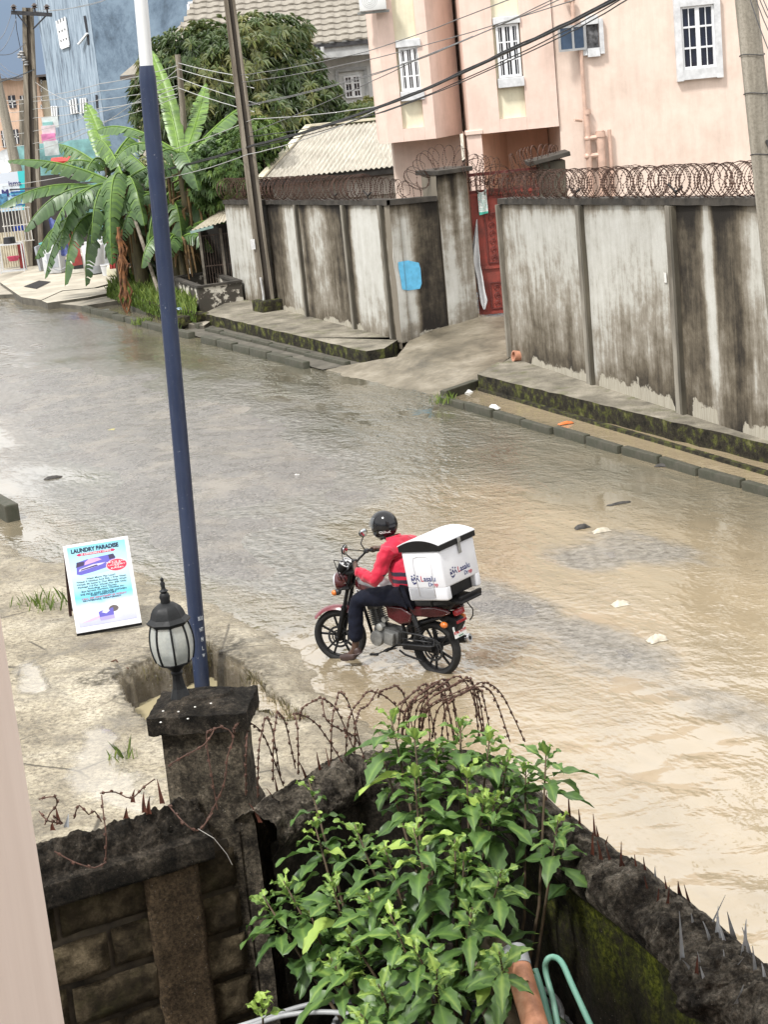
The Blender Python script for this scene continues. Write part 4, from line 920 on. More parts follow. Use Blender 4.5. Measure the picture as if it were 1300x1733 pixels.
# ------------------------------------------------------------------ poles
q = N('weathered_pole'); wp = q.coord('World', (6, 6, .35)); wq = q.coord('World')
pc_ = q.ramp(q.noise(wp, 1.6, 7, .7), [(.32, (.075, .062, .045)), (.5, (.185, .16, .125)), (.68, (.32, .29, .24))])
POLE = q.done(pc_, .8, 0, q.bump(q.noise(wp, 9, 5, .7), .6, .02), .3)
q = N('concrete_pole'); wp = q.coord('World', (4, 4, .3)); wq = q.coord('World')
pc_ = q.ramp(q.noise(wp, 1.5, 6, .65), [(.3, (.17, .155, .125)), (.55, (.30, .275, .23)), (.72, (.38, .35, .30))])
pc_ = q.mix(.6, pc_, q.ramp(q.noise(wq, 26, 5, .75), [(.36, (.55, .53, .5)), (.56, (1.05, 1.05, 1.05))]), 'MULTIPLY')
CPOLE = q.done(pc_, .85, 0, q.bump(q.noise(wq, 24, 5, .75), .6, .015), .25)
PDARK = mk('pole_groove', (.06, .048, .036), .85, 0, .5, 3, stretch=(4, 4, .3), c2=(.02, .017, .014))
def lean(base, top, ext):       # top point extended upward along the axis
    d = (top - base).normalized(); return top + d * ext
def hpole(par, a, b, w0, w1, d0, d1):
    """tapered concrete pole with a recessed web between two flanges"""
    ax = (b - a); L = ax.length; ax.normalize(); x = V((1, 0, 0)); y = ax.cross(x).normalized(); x = y.cross(ax).normalized()
    def ring(c, w_, d_, fx0, fx1): return [c + x * fx0 * w_ - y * d_ / 2, c + x * fx1 * w_ - y * d_ / 2, c + x * fx1 * w_ + y * d_ / 2, c + x * fx0 * w_ + y * d_ / 2]
    F6 = [(0, 1, 2, 3), (7, 6, 5, 4), (0, 4, 5, 1), (1, 5, 6, 2), (2, 6, 7, 3), (3, 7, 4, 0)]
    o = MB()
    for f0, f1 in ((-.5, -.1), (.27, .5)): o.add(ring(a, w0, d0, f0, f1) + ring(b, w1, d1, f0, f1), F6)
    o.build('flange', POLE, par)
    o = MB(); o.add(ring(a, w0, d0 * .55, -.1, .27) + ring(b, w1, d1 * .55, -.1, .27), F6); o.build('web', PDARK, par)
b4 = P(455, 524, .3); b4.z = .28; t4 = Yd(388, 0, b4.y)
p4 = thing('utility_pole', 'tall grooved concrete pole standing on the mossy block beside the left wall', 'pole', b4)
hpole(p4, b4, lean(b4, t4, 1.6), .37, .25, .34, .25)
o = MB(); o.rbox(b4 + V((0, -.12, .12)), (.72, .62, .36), .04, (0, 0, atan2(U_.y, U_.x))); o.build('plinth', MOSS, p4)
o = MB(); o.box(Yd(428, 414, b4.y - .2), (.11, .01, .26)); o.build('paper_tag', mk('tag_white', (.7, .7, .7), .7), p4)
o = MB(); o.tube([Yd(441, 470, b4.y - .22), Yd(446, 500, b4.y - .22), Yd(447, 528, b4.y - .24)], .035, 6); o.build('ground_conduit', mk('conduit', (.5, .5, .49), .6, 0, .2), p4)
b3 = P(336, 484, .3); t3 = Yd(301, 93, b3.y)
p3 = thing('wooden_pole', 'thin wooden pole between the banana plants carrying a bundle of wires', 'pole', b3)
o = MB(); n = 14; o.tube([b3.lerp(t3, i / n) + V((.03 * nz(i, 2, .7), 0, 0)) for i in range(n + 1)], [.115 - .03 * i / n + .008 * nz(i, 5, .9) for i in range(n + 1)], 9); o.build('shaft', POLE, p3, smooth=40)
o = MB(); o.box(Yd(325, 420, b3.y - .16), (.14, .01, .4)); o.build('paper_tag', mk('tag_white', (.7, .7, .7), .7), p3)
b1 = P(59, 446, .2); b1.z = .1; t1 = Yd(47, 14, b1.y)
p1 = thing('utility_pole', 'thick dark concrete pole with an iron crossbar and insulators at the far left', 'pole', b1)
hpole(p1, b1, t1, .62, .36, .4, .3)
IRON = mk('iron', (.06, .06, .065), .6, .5, .3, 6)
o = MB(); ca, cb = Yd(19, 22, b1.y - .3), Yd(88, 26, b1.y - .3); o.beam(ca, cb, .1, .14); o.beam(ca.lerp(cb, .12), Yd(46, 46, b1.y - .28), .05, .05); o.beam(ca.lerp(cb, .88), Yd(56, 50, b1.y - .28), .05, .05); o.build('crossbar', IRON, p1)
for px, py in ((24, 20), (59, 18), (80, 20)):
    c = Yd(px, py, b1.y - .3); o = MB(); o.lathe([(.03, -.15), (.03, .0), (.12, .02), (.06, .08), (.12, .1), (.05, .18), (0, .2)], c + V((0, 0, .05))); o.build('insulator', mk('insulator_brown', (.05, .035, .03), .25), p1, smooth=40)
o = MB()
for px, py in ((36, 91), (40, 100), (44, 108), (33, 95)): o.lathe([(0, -.1), (.1, -.06), (.05, 0), (.1, .05), (0, .1)], Yd(px, py, b1.y - .2), n=10)
o.build('fuse_cluster', mk('fuse_grey', (.3, .3, .3), .5, 0, .5, 2), p1, smooth=40)
b2 = Yd(37, 330, 72); b2 = V((b2.x, 72, 0)); tt = Yd(-2, 150, 72); tl_ = Yd(34, 315, 72)
dd = (tt - tl_); b2 = tl_ - dd * ((tl_.z - .1) / dd.z)
p2 = thing('leaning_pole', 'grey pole leaning to the left behind the signboard at the left edge', 'pole', b2)
o = MB(); o.tube([b2, tl_, tt + dd * .2], [.24, .22, .17], 10); o.build('shaft', CPOLE, p2, smooth=40)
bx = Yd(36, 240, 76); p6 = thing('bamboo_post', 'slim crooked pole behind the crossbar pole', 'pole', (bx.x, 76, .1))
o = MB(); o.tube([V((bx.x, 76, .1)), Yd(37, 300, 76), Yd(38, 240, 76), Yd(36, 170, 76)], [.16, .14, .12, .10], 8); o.build('shaft', POLE, p6, smooth=40)
b5 = P(1346, 762, .3); t5 = Yd(1262, -8, b5.y)
p5 = thing('utility_pole', 'round grey concrete pole in front of the right wall at the right edge', 'pole', b5)
o = MB(); n = 20; t5e = lean(b5, t5, 2.2); o.tube([b5.lerp(t5e, i / n) for i in range(n + 1)], [.195 - .06 * i / n for i in range(n + 1)], 20); o.build('shaft', CPOLE, p5, smooth=40)
o = MB(); 
for py in (88, 150, 250): c = b5.lerp(t5, (762 - py) / 770); o.tube([c + V((.172 * cos(a), .172 * sin(a), .015 * sin(a * 2))) for a in [i * pi / 8 for i in range(17)]], .006, 4)
o.build('wire_band', IRON, p5)
# ------------------------------------------------------------------ blue street pole in the drain
BLUEP = N('navy_pole_paint'); q = BLUEP; wp = q.coord('World'); 
bc_ = q.ramp(q.noise(q.coord('World', (6, 6, .8)), 2, 5, .6), [(.3, (.012, .021, .052)), (.7, (.020, .033, .075))])
scf = q.mr(q.noise(q.coord('World', (14, 14, .9)), 2.2, 6, .75), .58, .72); bc_ = q.mix(q.math('MULTIPLY', scf, .45), bc_, (.10, .115, .145)); chip = q.mr(q.noise(wp, 19, 6, .78), .655, .67); bc_ = q.mix(chip, bc_, (.30, .32, .36))
BLUEP = q.done(bc_, q.mr(q.noise(wp, 4, 3), .3, .7, .3, .5), 0, q.bump(q.noise(wp, 30, 3), .1, .005), .5)
WPOLE = mk('white_pole_paint', (.70, .72, .73), .45, 0, .12, 2, stretch=(5, 5, .5))
bb0 = P(345, 1192, -.45); tb = Yd(248, 112, bb0.y); tb2 = Yd(238, -10, bb0.y); tbx = lean(bb0, tb2, 1.0)
bpole = thing('street_pole', 'slender navy blue street pole with a white upper half standing in the open drain', 'pole', bb0)
dpl = (tb - bb0).normalized(); o = MB(); o.tube([bb0, tb - dpl * .2, tb - dpl * .11, tb], [.0865, .0865, .0865, .072], 28); o.build('lower_shaft', BLUEP, bpole, smooth=35)
o = MB(); o.tube([tb - dpl * .02, tbx], .068, 24); o.build('upper_shaft', WPOLE, bpole, smooth=35)
xr = dpl.cross(V((0, 1, 0))).normalized(); WHT = mk('paint_marks', (.42, .45, .49), .6)
for s_, py, sz in (('BLU', 1032, .06), ('NT', 1052, .06), ('M', 1070, .065), ('L.', 1086, .06), ('W', 1099, .05)):
    c = bb0 + dpl * ((1192 - py) / 1082 * (tb - bb0).length)
    ang = RD(38); dirv = V((sin(ang), -cos(ang), 0)); pos = c + dirv * .0885
    tx = text(s_, None, WHT, (0, 0, 0), sz, Euler((0, 0, 0)), bold=.002)
    tx.parent = bpole; R_ = frame3(V((cos(ang), sin(ang), 0)), V((0, 0, 1))); tx.matrix_local = Matrix.Translation(pos - bb0) @ R_.to_4x4() @ Matrix.Diagonal((.6, 1, 1, 1))
# ------------------------------------------------------------------ overhead wires
WGREY = mk('wire_grey', (.42, .42, .41), .5, .2, .1, 3); WBLK = mk('wire_black', (.018, .018, .02), .5, 0, .2, 3)
def wire(pts, r, mt, label, sag=.02, grp=None, steps=10, twist=False):
    """pts: (px, py, depth) support points; hangs between them"""
    P3 = [Yd(*p) for p in pts]; path = []
    for a, b in zip(P3[:-1], P3[1:]):
        L = (b - a).length
        for i in range(steps):
            t = i / steps; path.append(a.lerp(b, t) - V((0, 0, sag * L * 4 * t * (1 - t))) + V((0, 0, .012 * nz(t * 9, a.x, 1))))
    path.append(P3[-1]); o = MB(); o.tube(path, r, 5)
    if twist: o.tube([p + V((0, 0, .03 + .02 * nz(i, 1, .8))) for i, p in enumerate(path)], r * .7, 5)
    ob = o.build('overhead_wire', mt, smooth=True, recalc=False); tag(ob, label, 'wire', grp); return ob
G1, G2, G3 = 'pale wires between the left pole and the wooden pole', 'thin wires crossing in front of the pink house', 'wires at the top left corner'
l1 = 'thin pale service wire sagging between the crossbar pole and the wooden pole'
for (ya, yb) in ((165, 112), (172, 130), (185, 146), (200, 160), (222, 150), (243, 165)):
    wire([(-10, ya + 5, 78), (60, ya, 66), (170, (ya + yb) / 2 + 4, 58), (300, yb, 51.9)], .011, WGREY, l1, .006, G1)
wire([(60, 255, 66), (160, 218, 60), (300, 118, 51.9)], .011, WGREY, l1, .01, G1)
wire([(60, 140, 66), (110, 170, 62), (160, 215, 60)], .010, WGREY, 'pale wire drooping from the left pole across the blue building', .01)
l2 = 'thin wire from the wooden pole crossing the pink house to the upper right'
for (y0, xm, ym, xe, ye) in ((108, 420, 132, 640, 82), (118, 430, 150, 650, 96), (133, 440, 178, 620, 150), (150, 430, 190, 640, 128)):
    wire([(302, y0, 51.9), (xm, ym, 45.8)], .011, WGREY, 'pale wire sagging between the wooden pole and the grooved concrete pole', .004, 'wires between the two middle poles')
for (a, b, c, r) in (((408, 128, 45.6), (620, 88, 36), (905, -18, 27), .009), ((410, 140, 45.6), (640, 98, 36), (1010, -12, 27), .009), ((418, 180, 45.6), (640, 125, 36), (960, -6, 27), .009), ((420, 178, 45.6), (650, 120, 36), (800, 62, 31), .009), ((424, 225, 45.6), (700, 105, 34), (935, 0, 27), .009)):
    wire([a, b, c], r, mk('wire_mid', (.16, .16, .16), .5, 0, .2, 3), l2, .004, G2)
o_ = wire([(-10, 323, 70), (240, 296, 55), (430, 247, 45.4), (640, 183, 37), (850, 92, 30), (1060, -10, 25)], .022, WBLK, 'thick twisted black cable running the whole width above the street', .006, twist=True)
wire([(-10, 318, 69), (235, 272, 55), (430, 202, 45.5), (645, 180, 37.2), (870, 85, 30), (1075, -20, 25)], .011, WGREY, 'pale wire just above the thick black cable', .005)
wire([(430, 250, 45.4), (640, 192, 37.2), (860, 100, 30), (1050, 0, 25)], .010, WBLK, 'thin black wire just below the thick cable', .006)
wire([(420, 232, 45.4), (650, 190, 36), (955, 60, 27), (1075, -8, 24)], .010, WBLK, 'thin black wire crossing the small bathroom window', .006)
wire([(235, 308, 55), (420, 262, 45.3), (640, 186, 36.8)], .011, WGREY, 'pale slack wire hanging low over the banana leaves', .01)
for i, (a, b) in enumerate((((20, 20, 66.8), (-10, 75, 60)), ((28, 30, 66.8), (-12, 95, 58)), ((45, 70, 66.9), (-10, 92, 60)), ((44, 128, 66.9), (-10, 97, 74)), ((44, 132, 66.9), (-10, 106, 74)), ((42, 134, 66.9), (-10, 116, 74)))):
    wire([a, b], .013, mk('wire_sky', (.10, .11, .13), .5, 0, .2, 3), 'dark drop wire against the sky left of the crossbar pole', .03, G3)
wire([(58, 118, 66.8), (-10, 142, 50)], .02, WBLK, 'thick dark wire from the crossbar pole to the left edge', .002)
wire([(26, 24, 66.8), (28, 50, 66.8), (36, 90, 66.8)], .012, WBLK, 'jumper wire hanging from the crossbar to the fuses', .05)
wire([(80, 20, 66.8), (150, 8, 70), (200, -8, 74)], .011, WGREY, 'upper line wire from the crossbar insulator over the blue building', .01)
wire([(60, 20, 66.8), (150, 10, 70), (190, -5, 74)], .011, WGREY, 'middle line wire from the crossbar insulator over the blue building', .01)
for k, (a, b) in enumerate((((1278, -5, 24), (1310, 70, 22)), ((1284, -5, 24), (1310, 45, 22)), ((1290, -5, 24), (1310, 30, 22)), ((1268, -5, 24), (1312, 110, 22)))):
    wire([a, b], .007, WBLK, 'loose dark wire hanging beside the round pole at the top right corner', .02, 'wires at the top right corner')
wire([(1285, 215, 25.3), (1312, 265, 24)], .03, WBLK, 'thick black cable leaving the round pole to the right edge', .0)
# ------------------------------------------------------------------ foliage helpers
def leafmat(name, c0, c1, c2, rough=.4, trans=.25, spots=0, spec=.45):
    q = N(name); wq = q.coord('World'); v = q.attr('tone')
    col = q.ramp(v, [(.0, c0), (.5, c1), (1.0, c2)])
    col = q.mix(.5, col, q.ramp(q.noise(wq, 5, 3), [(.35, (.75, .78, .72)), (.65, (1.15, 1.12, 1.05))]), 'MULTIPLY')
    q.done(col, rough, 0, None, spec)
    tr_ = q.n('ShaderNodeBsdfTranslucent'); q.l(col, tr_.inputs[0]); ms_ = q.n('ShaderNodeMixShader'); ms_.inputs[0].default_value = trans
    q.l(q.b.outputs[0], ms_.inputs[1]); q.l(tr_.outputs[0], ms_.inputs[2]); q.l(ms_.outputs[0], q.out.inputs[0])
    return q.m
BANANA = leafmat('banana_leaf', (.045, .090, .036), (.095, .170, .065), (.22, .37, .07), .36, .32, spec=.5)
MANGO = leafmat('mango_leaf', (.030, .055, .020), (.085, .13, .045), (.25, .25, .09), .30, .2, spec=.9)
BUSH = leafmat('bush_leaf', (.03, .06, .02), (.07, .13, .035), (.16, .24, .05), .45, .25)
GRASS = leafmat('grass_blade', (.06, .10, .02), (.12, .19, .03), (.24, .30, .07), .6, .3)
BARK = mk('bark', (.11, .085, .06), .9, 0, .4, 6, .8, 20, stretch=(1, 1, .3))
PSTEM = mk('banana_stem', (.10, .085, .035), .7, 0, .5, 3, .4, 12, c2=(.035, .025, .015), stretch=(3, 3, .5))
def banana_leaf(o, tone, base, dirv, length, width, droop, rise, roll, ragged, seed):
    """one arching banana blade with its midrib and wind-torn edges"""
    rnd = random.Random(seed); n = 40; d = V(dirv); d.z = 0; d.normalize(); side = V((-d.y, d.x, 0)); bend = rnd.uniform(-.22, .22); wob = rnd.uniform(0, 6)
    pts = []
    for i in range(n + 1):
        t = i / n; pts.append(V(base) + d * (length * (t * (1 - .28 * droop * t))) + side * (bend * length * t * t) + V((0, 0, rise * length * t - droop * length * t ** 2.1)))
    fold0 = rnd.uniform(.45, .95) - .3 * rise
    for sgn in (-1, 1):
        torn = [rnd.random() < ragged * .62 for _ in range(n + 1)]; hang = [0.0] * (n + 1); cur = 0
        for i in range(n + 1):
            if torn[i]: cur = rnd.uniform(-.1, .75) * ragged
            hang[i] = cur
        for i in range(2, n):
            t0, t1 = i / n, (i + 1) / n
            def wd(t): return 1.2 * width * (max(0, sin(pi * min(1, (t - .05) / .95)) ** .5)) * (1 - .15 * t)
            def fr(k, t, dr):
                tg = (pts[min(n, k + 1)] - pts[max(0, k - 1)]).normalized(); up = side.cross(tg); up = up if up.z > 0 else -up
                fo = fold0 + .25 * sin(t * 4 + wob) + dr; sd = side * sgn * cos(fo) - up * sin(fo) * (1 if rise < 1 else -.25); return sd, up, tg
            s0, u0, g0 = fr(i, t0, hang[i] * .6); s1, u1, g1 = fr(i + 1, t1, hang[i] * .6)
            a, b = pts[i], pts[i + 1]; gap = rnd.uniform(.25, .7) if torn[i + 1] else 0
            w0, w1 = wd(t0) * (1 + .05 * sin(i * 2.1)), wd(t1) * (1 + .05 * sin(i * 2.1 + 2.1)); vein = .03 * width * sin(i * 2.6 + sgn)
            m0 = a + s0 * w0 * .5 + u0 * (w0 * .10 + vein * .3); m1 = b.lerp(a, gap * .5) + s1 * w1 * .5 + u1 * (w1 * .10 + vein * .3)
            c0 = a + s0 * w0 + g0 * w0 * .28 - V((0, 0, hang[i] * w0 * .6 + .06 * w0)); c1 = b.lerp(a, gap) + s1 * w1 + g1 * w1 * .28 - V((0, 0, hang[i] * w1 * .6 + .06 * w1))
            o.add([a, b, m1, m0, c1, c0], [(0, 1, 2, 3), (3, 2, 4, 5)])
            tt_ = min(1, max(0, tone + .10 * sin(i * 2.6 + sgn) + rnd.uniform(-.08, .08) - .12 * (hang[i] > .1))); ed_ = max(0, tt_ - .06) if rnd.random() > .06 else .0
            o.at['tone'] += [tt_ + .14] * 2 + [tt_] * 2 + [ed_] * 2
    k = len(o.v); o.tube([p + V((0, 0, .012)) for p in pts], [.04 * (1 - .8 * i / n) for i in range(n + 1)], 5); o.at['tone'] += [min(1, tone + .35)] * (len(o.v) - k)
    return o
def banana(label, base, h, leaves, rs=.16, seed=1, dead=2):
    t = thing('banana_plant', label, 'banana plant', base, group='banana plants beside the street'); rnd = random.Random(seed)
    top = V(base) + V((rnd.uniform(-.3, .3), rnd.uniform(-.2, .2), h))
    o = MB(); n = 10; o.tube([V(base).lerp(top, i / n) + V((.04 * nz(i, seed, .8), 0, 0)) for i in range(n + 1)], [rs * (1.15 - .6 * i / n) for i in range(n + 1)], 10); o.build('stem', PSTEM, t, smooth=40)
    for j, (ang, L, wdt, dr_, ri, tn) in enumerate(leaves):
        o = MB(); o.at['tone'] = []
        banana_leaf(o, min(.9, tn + .13), top - V((0, 0, .25 - .05 * j)), (cos(RD(ang)), sin(RD(ang)), 0), L, wdt, dr_, ri, rnd.uniform(-.15, .35), rnd.uniform(.35, .9), seed * 50 + j)
        o.build('leaf', BANANA, t, smooth=True, recalc=False)
    if dead:
        o = MB()
        for j in range(dead * 8):
            a = rnd.uniform(0, 6.28); z0 = h * rnd.uniform(.55, .95); c = V(base) + V((cos(a) * rs, sin(a) * rs, z0)); o.tube([c, c + V((cos(a) * .3, sin(a) * .3, -.1)), c + V((cos(a) * .38, sin(a) * .38, -z0 * rnd.uniform(.3, .7)))], [.02, .05, .02], 4)
        o.build('dead_leaf', mk('dead_banana', (.20, .125, .05), .9, 0, .5, 3, c2=(.05, .03, .018)), t)
    return t
bY = 53
def gp_(px, py, z=.35): return P(px, py, z)
# (angle in plan, length, half-width, droop, rise, tone)
banana('banana plant with big arching leaves reaching left over the crossbar pole', gp_(243, 490), 3.1, [(176, 4.1, .38, .40, .40, .35), (186, 3.7, .36, .62, .40, .30), (197, 3.4, .36, .82, .40, .4), (168, 3.5, .34, .30, .62, .45), (212, 3.0, .36, .95, .42, .35), (238, 2.7, .36, 1.0, .45, .4), (290, 2.6, .34, .95, .5, .45), (15, 2.6, .33, .7, .6, .4), (110, 2.4, .33, .4, .9, .55), (262, 2.8, .36, 1.15, .5, .45)], .2, 3)
banana('banana plant leaning over the white washing machine on the pavement', gp_(212, 488), 2.3, [(181, 3.4, .36, .74, .46, .4), (193, 3.3, .36, .95, .48, .3), (207, 3.0, .36, 1.1, .5, .4), (233, 2.7, .36, 1.2, .5, .35), (268, 2.3, .34, 1.15, .55, .45), (160, 2.8, .34, .55, .62, .4), (310, 2.0, .33, .95, .55, .4), (172, 2.6, .34, .9, .6, .3)], .18, 5, 3)
banana('banana plant by the wooden pole with tall bright upright leaves', gp_(338, 487), 3.7, [(95, 2.9, .27, .06, 1.25, .85), (60, 2.5, .30, .2, 1.1, .7), (30, 2.9, .36, .35, .85, .6), (8, 3.6, .36, .46, .58, .45), (350, 3.0, .36, .66, .52, .4), (325, 2.5, .36, .88, .5, .4), (285, 2.2, .36, .95, .55, .35), (250, 2.3, .36, .9, .6, .4), (205, 2.7, .36, .7, .66, .4), (175, 2.8, .36, .5, .8, .5)], .2, 7)
banana('banana plant behind the navy pole with low wide leaves', gp_(303, 487), 2.5, [(10, 3.0, .36, .5, .60, .45), (352, 2.5, .36, .75, .5, .4), (330, 2.2, .36, .95, .55, .4), (295, 2.2, .36, 1.05, .5, .45), (255, 2.3, .36, 1.05, .45, .4), (60, 2.5, .36, .35, .95, .6), (120, 2.5, .36, .35, .95, .5), (200, 2.4, .36, .8, .6, .35), (225, 2.3, .36, 1.0, .5, .3), (30, 2.6, .34, .5, .75, .5)], .18, 9)
banana('young banana plant with upright leaves in front of the blue building', gp_(208, 479), 3.6, [(100, 2.0, .30, .12, 1.2, .8), (150, 1.9, .32, .35, .85, .5), (60, 1.9, .32, .3, .95, .6), (200, 1.9, .32, .6, .66, .45), (20, 1.9, .32, .5, .75, .5), (260, 1.8, .33, .75, .66, .45), (300, 1.9, .32, .7, .6, .4)], .14, 11, 0)
banana('short banana shoot low beside the wooden pole', gp_(318, 494), 1.7, [(330, 1.7, .30, .8, .6, .45), (270, 1.7, .30, .9, .55, .45), (20, 1.8, .28, .6, .7, .5), (215, 1.8, .30, .9, .5, .4)], .12, 13, 2)
# hanging dead flower stalk at the front of the clump
o = MB(); c0 = Yd(200, 395, 51); pts = [Yd(200, 385, 51), Yd(203, 420, 50.9), Yd(207, 450, 50.8), Yd(213, 505, 50.6)]; 
for k in range(26):
    a = pts[0].lerp(pts[-1], k / 26) + V((random.uniform(-.1, .1), random.uniform(-.1, .1), 0)); o.tube([a, a + V((random.uniform(-.14, .14), random.uniform(-.1, .1), -.3)), a + V((random.uniform(-.12, .12), 0, -.75))], [.015, .035, .006], 4)
o.tube(pts, .05, 6); ob = o.build('dead_stalk', mk('dead_orange', (.20, .085, .03), .9, 0, .6, 6, c2=(.045, .022, .014))); tag(ob, 'withered rust-brown banana stalk hanging down to the grass bed', 'dead stalk')
# slanted prop stick
o = MB(); o.tube([Yd(222, 352, 52), Yd(270, 500, 50.5)], [.05, .055], 7); ob = o.build('prop_stick', POLE); tag(ob, 'slanted bare stick propping the banana plants', 'stick')
# grass bed under the bananas
ga = [P(*p, .12) for p in ((183, 503), (215, 478), (330, 495), (335, 548), (290, 543))]
sb = MB(); sb.prism([V((p.x, p.y, 0)) for p in ga], (0, 0, .42)); tag(sb.build('planting_bed', MOSS), kind='structure')
gr = MB(); gr.at['tone'] = []
def blade(o, p, h, w_, tone):
    a = random.uniform(0, 6.28); dx = V((cos(a), sin(a), 0)); le = V((random.uniform(-.5, .5), random.uniform(-.5, .5), 0)) * h
    o.add([p - dx * w_, p + dx * w_, p + le * .4 + V((0, 0, h * .6)) + dx * w_ * .6, p + le + V((0, 0, h))], [(0, 1, 2), (0, 2, 3)]); o.at['tone'] += [tone] * 4
poly = [(p.x, p.y) for p in ga]
mnx, mxx, mny, mxy = min(p[0] for p in poly), max(p[0] for p in poly), min(p[1] for p in poly), max(p[1] for p in poly); k = 0
while k < 3800:
    x, y = random.uniform(mnx, mxx), random.uniform(mny, mxy)
    if inpoly((x, y), poly): blade(gr, V((x, y, .41)), random.uniform(.1, .32), .018, random.random()); k += 1
for i in range(900):
    t = random.random(); a, b = (ga[4], ga[0]) if random.random() < .8 else (ga[3], ga[4]); p = V(a).lerp(V(b), t); blade(gr, V((p.x - .03, p.y - .05, random.uniform(.1, .4))), random.uniform(.06, .18), .02, random.random() * .7)
for (px, py, n_, s_) in ((62, 1024, 60, .16), (82, 1030, 40, .12), (752, 680, 60, .14), (240, 548, 120, .12), (290, 556, 80, .12), (465, 522, 40, .2), (205, 1285, 26, .09)):
    c = P(px, py, .08)
    for i in range(n_): blade(gr, c + V((random.gauss(0, s_), random.gauss(0, s_ * .7), -.02)), random.uniform(.08, .24), .008, random.random())
tag(gr.build('grass', GRASS, recalc=False), 'short bright green grass on the bed and tufts along the concrete edges', 'grass', kind='stuff')
# ------------------------------------------------------------------ mango tree and hedge
def rosette(o, c, d, n, L, w_, tone, rnd):
    d = d.normalized(); a = d.cross(V((0, 0, 1))); a = a.normalized() if a.length > .05 else V((1, 0, 0)); b = d.cross(a)
    for k in range(n):
        th = 6.283 * k / n + rnd.uniform(-.3, .3); out = (a * cos(th) + b * sin(th)) * rnd.uniform(.75, 1.1) + d * rnd.uniform(.1, .7)
        out.normalize(); l_ = L * rnd.uniform(.7, 1.15); sdv = out.cross(d); sdv = sdv.normalized() if sdv.length > .01 else a
        m_ = c + out * l_ * .5 + V((0, 0, .02)); e = c + out * l_ - V((0, 0, l_ * .38)); t_ = min(1, max(0, tone + rnd.uniform(-.16, .16)))
        o.add([c, m_ + sdv * w_, e, m_ - sdv * w_], [(0, 1, 2), (0, 2, 3)]); o.at['tone'] += [t_] * 4
def crown_pts(lobes, count, rnd):
    out = []
    tot = sum(r[0] * r[1] for _, r in lobes)
    for c, r in lobes:
        for _ in range(int(count * r[0] * r[1] / tot)):
            while True:
                d = V((rnd.uniform(-1, 1), rnd.uniform(-1, 1), rnd.uniform(-1, 1)))
                if .05 < d.length < 1: break
            d.normalize(); f = rnd.random() ** .35; k = 1 + .28 * NZ.noise(d * 2.4 + c)
            out.append((c + V((d.x * r[0], d.y * r[0], d.z * r[1])) * f * k, d, f))
    return out
def tree(label, base, lobes, count, L, w_, n, mt, trunk_r, seed, name='mango_tree', cat='tree', zmin=-9):
    rnd = random.Random(seed); t = thing(name, label, cat, base)
    o = MB(); o.at['tone'] = []
    for p, d, f in crown_pts(lobes, count, rnd):
        if p.z < zmin: continue
        clump = NZ.noise(p * .9); rosette(o, p, d + V((0, 0, .35)), n, L, w_, .58 + .65 * clump + rnd.uniform(-.1, .1) + (.35 if rnd.random() < .06 else 0), rnd)
    o.build('crown', mt, t, recalc=False)
    o = MB(); b = V(base); 
    for c, r in lobes[:6]:
        m_ = b.lerp(V((c.x, c.y, c.z)), .5) + V((rnd.uniform(-.3, .3), 0, .3)); o.tube([b, V((b.x, b.y, b.z + 1.2)), m_, c], [trunk_r, trunk_r * .8, trunk_r * .5, trunk_r * .2], 8)
    o.build('trunk', BARK, t, smooth=40)
    return t
mY = 56.5
def lb(px, py, Y_, rx, rz): return (Yd(px, py, Y_), (rx, rz))
tree('broad dark green mango tree behind the banana plants and poles', (Yd(440, 200, mY).x, mY, .2), [lb(410, 120, mY, 2.0, 1.35), lb(350, 95, mY, 1.5, 1.05), lb(290, 120, mY, .95, 1.0), lb(480, 130, mY, 1.2, 1.3), lb(530, 170, mY - .5, .85, .8), lb(570, 195, mY - .6, .5, .4), lb(440, 60, mY + .3, 1.6, .6), lb(340, 180, mY, 1.5, 1.1), lb(440, 200, mY - .8, 1.9, .95), lb(270, 180, mY, .9, 1.2), lb(500, 205, mY - .8, 1.1, .6)], 3400, .33, .036, 9, MANGO, .25, 21)
tree('light green bush behind the wall left of the corrugated roof', (Yd(430, 300, 50.5).x, 50.5, .2), [lb(440, 235, 51, .7, .6), lb(400, 290, 51, 1.0, .9), lb(365, 300, 51.5, .9, 1.1), lb(420, 250, 51.5, .8, .7)], 1300, .17, .035, 7, BUSH, .08, 23, 'bush', 'bush')
tree('bush standing between the grey house and the pink house', (Yd(622, 196, 54.5).x, 55.5, .2), [lb(618, 196, 55.5, .62, .42), lb(590, 212, 55.5, .7, .35)], 330, .3, .03, 8, MANGO, .08, 25, 'bush', 'bush')
tree('small dark bush growing behind the washing machines and red sheet', (Yd(260, 420, 55).x, 55.5, .2), [lb(265, 330, 55.5, 1.6, 1.2), lb(300, 380, 55.5, 1.5, 1.1), lb(255, 420, 55.5, 1.0, .9)], 1200, .3, .05, 7, MANGO, .1, 27, 'bush', 'bush')
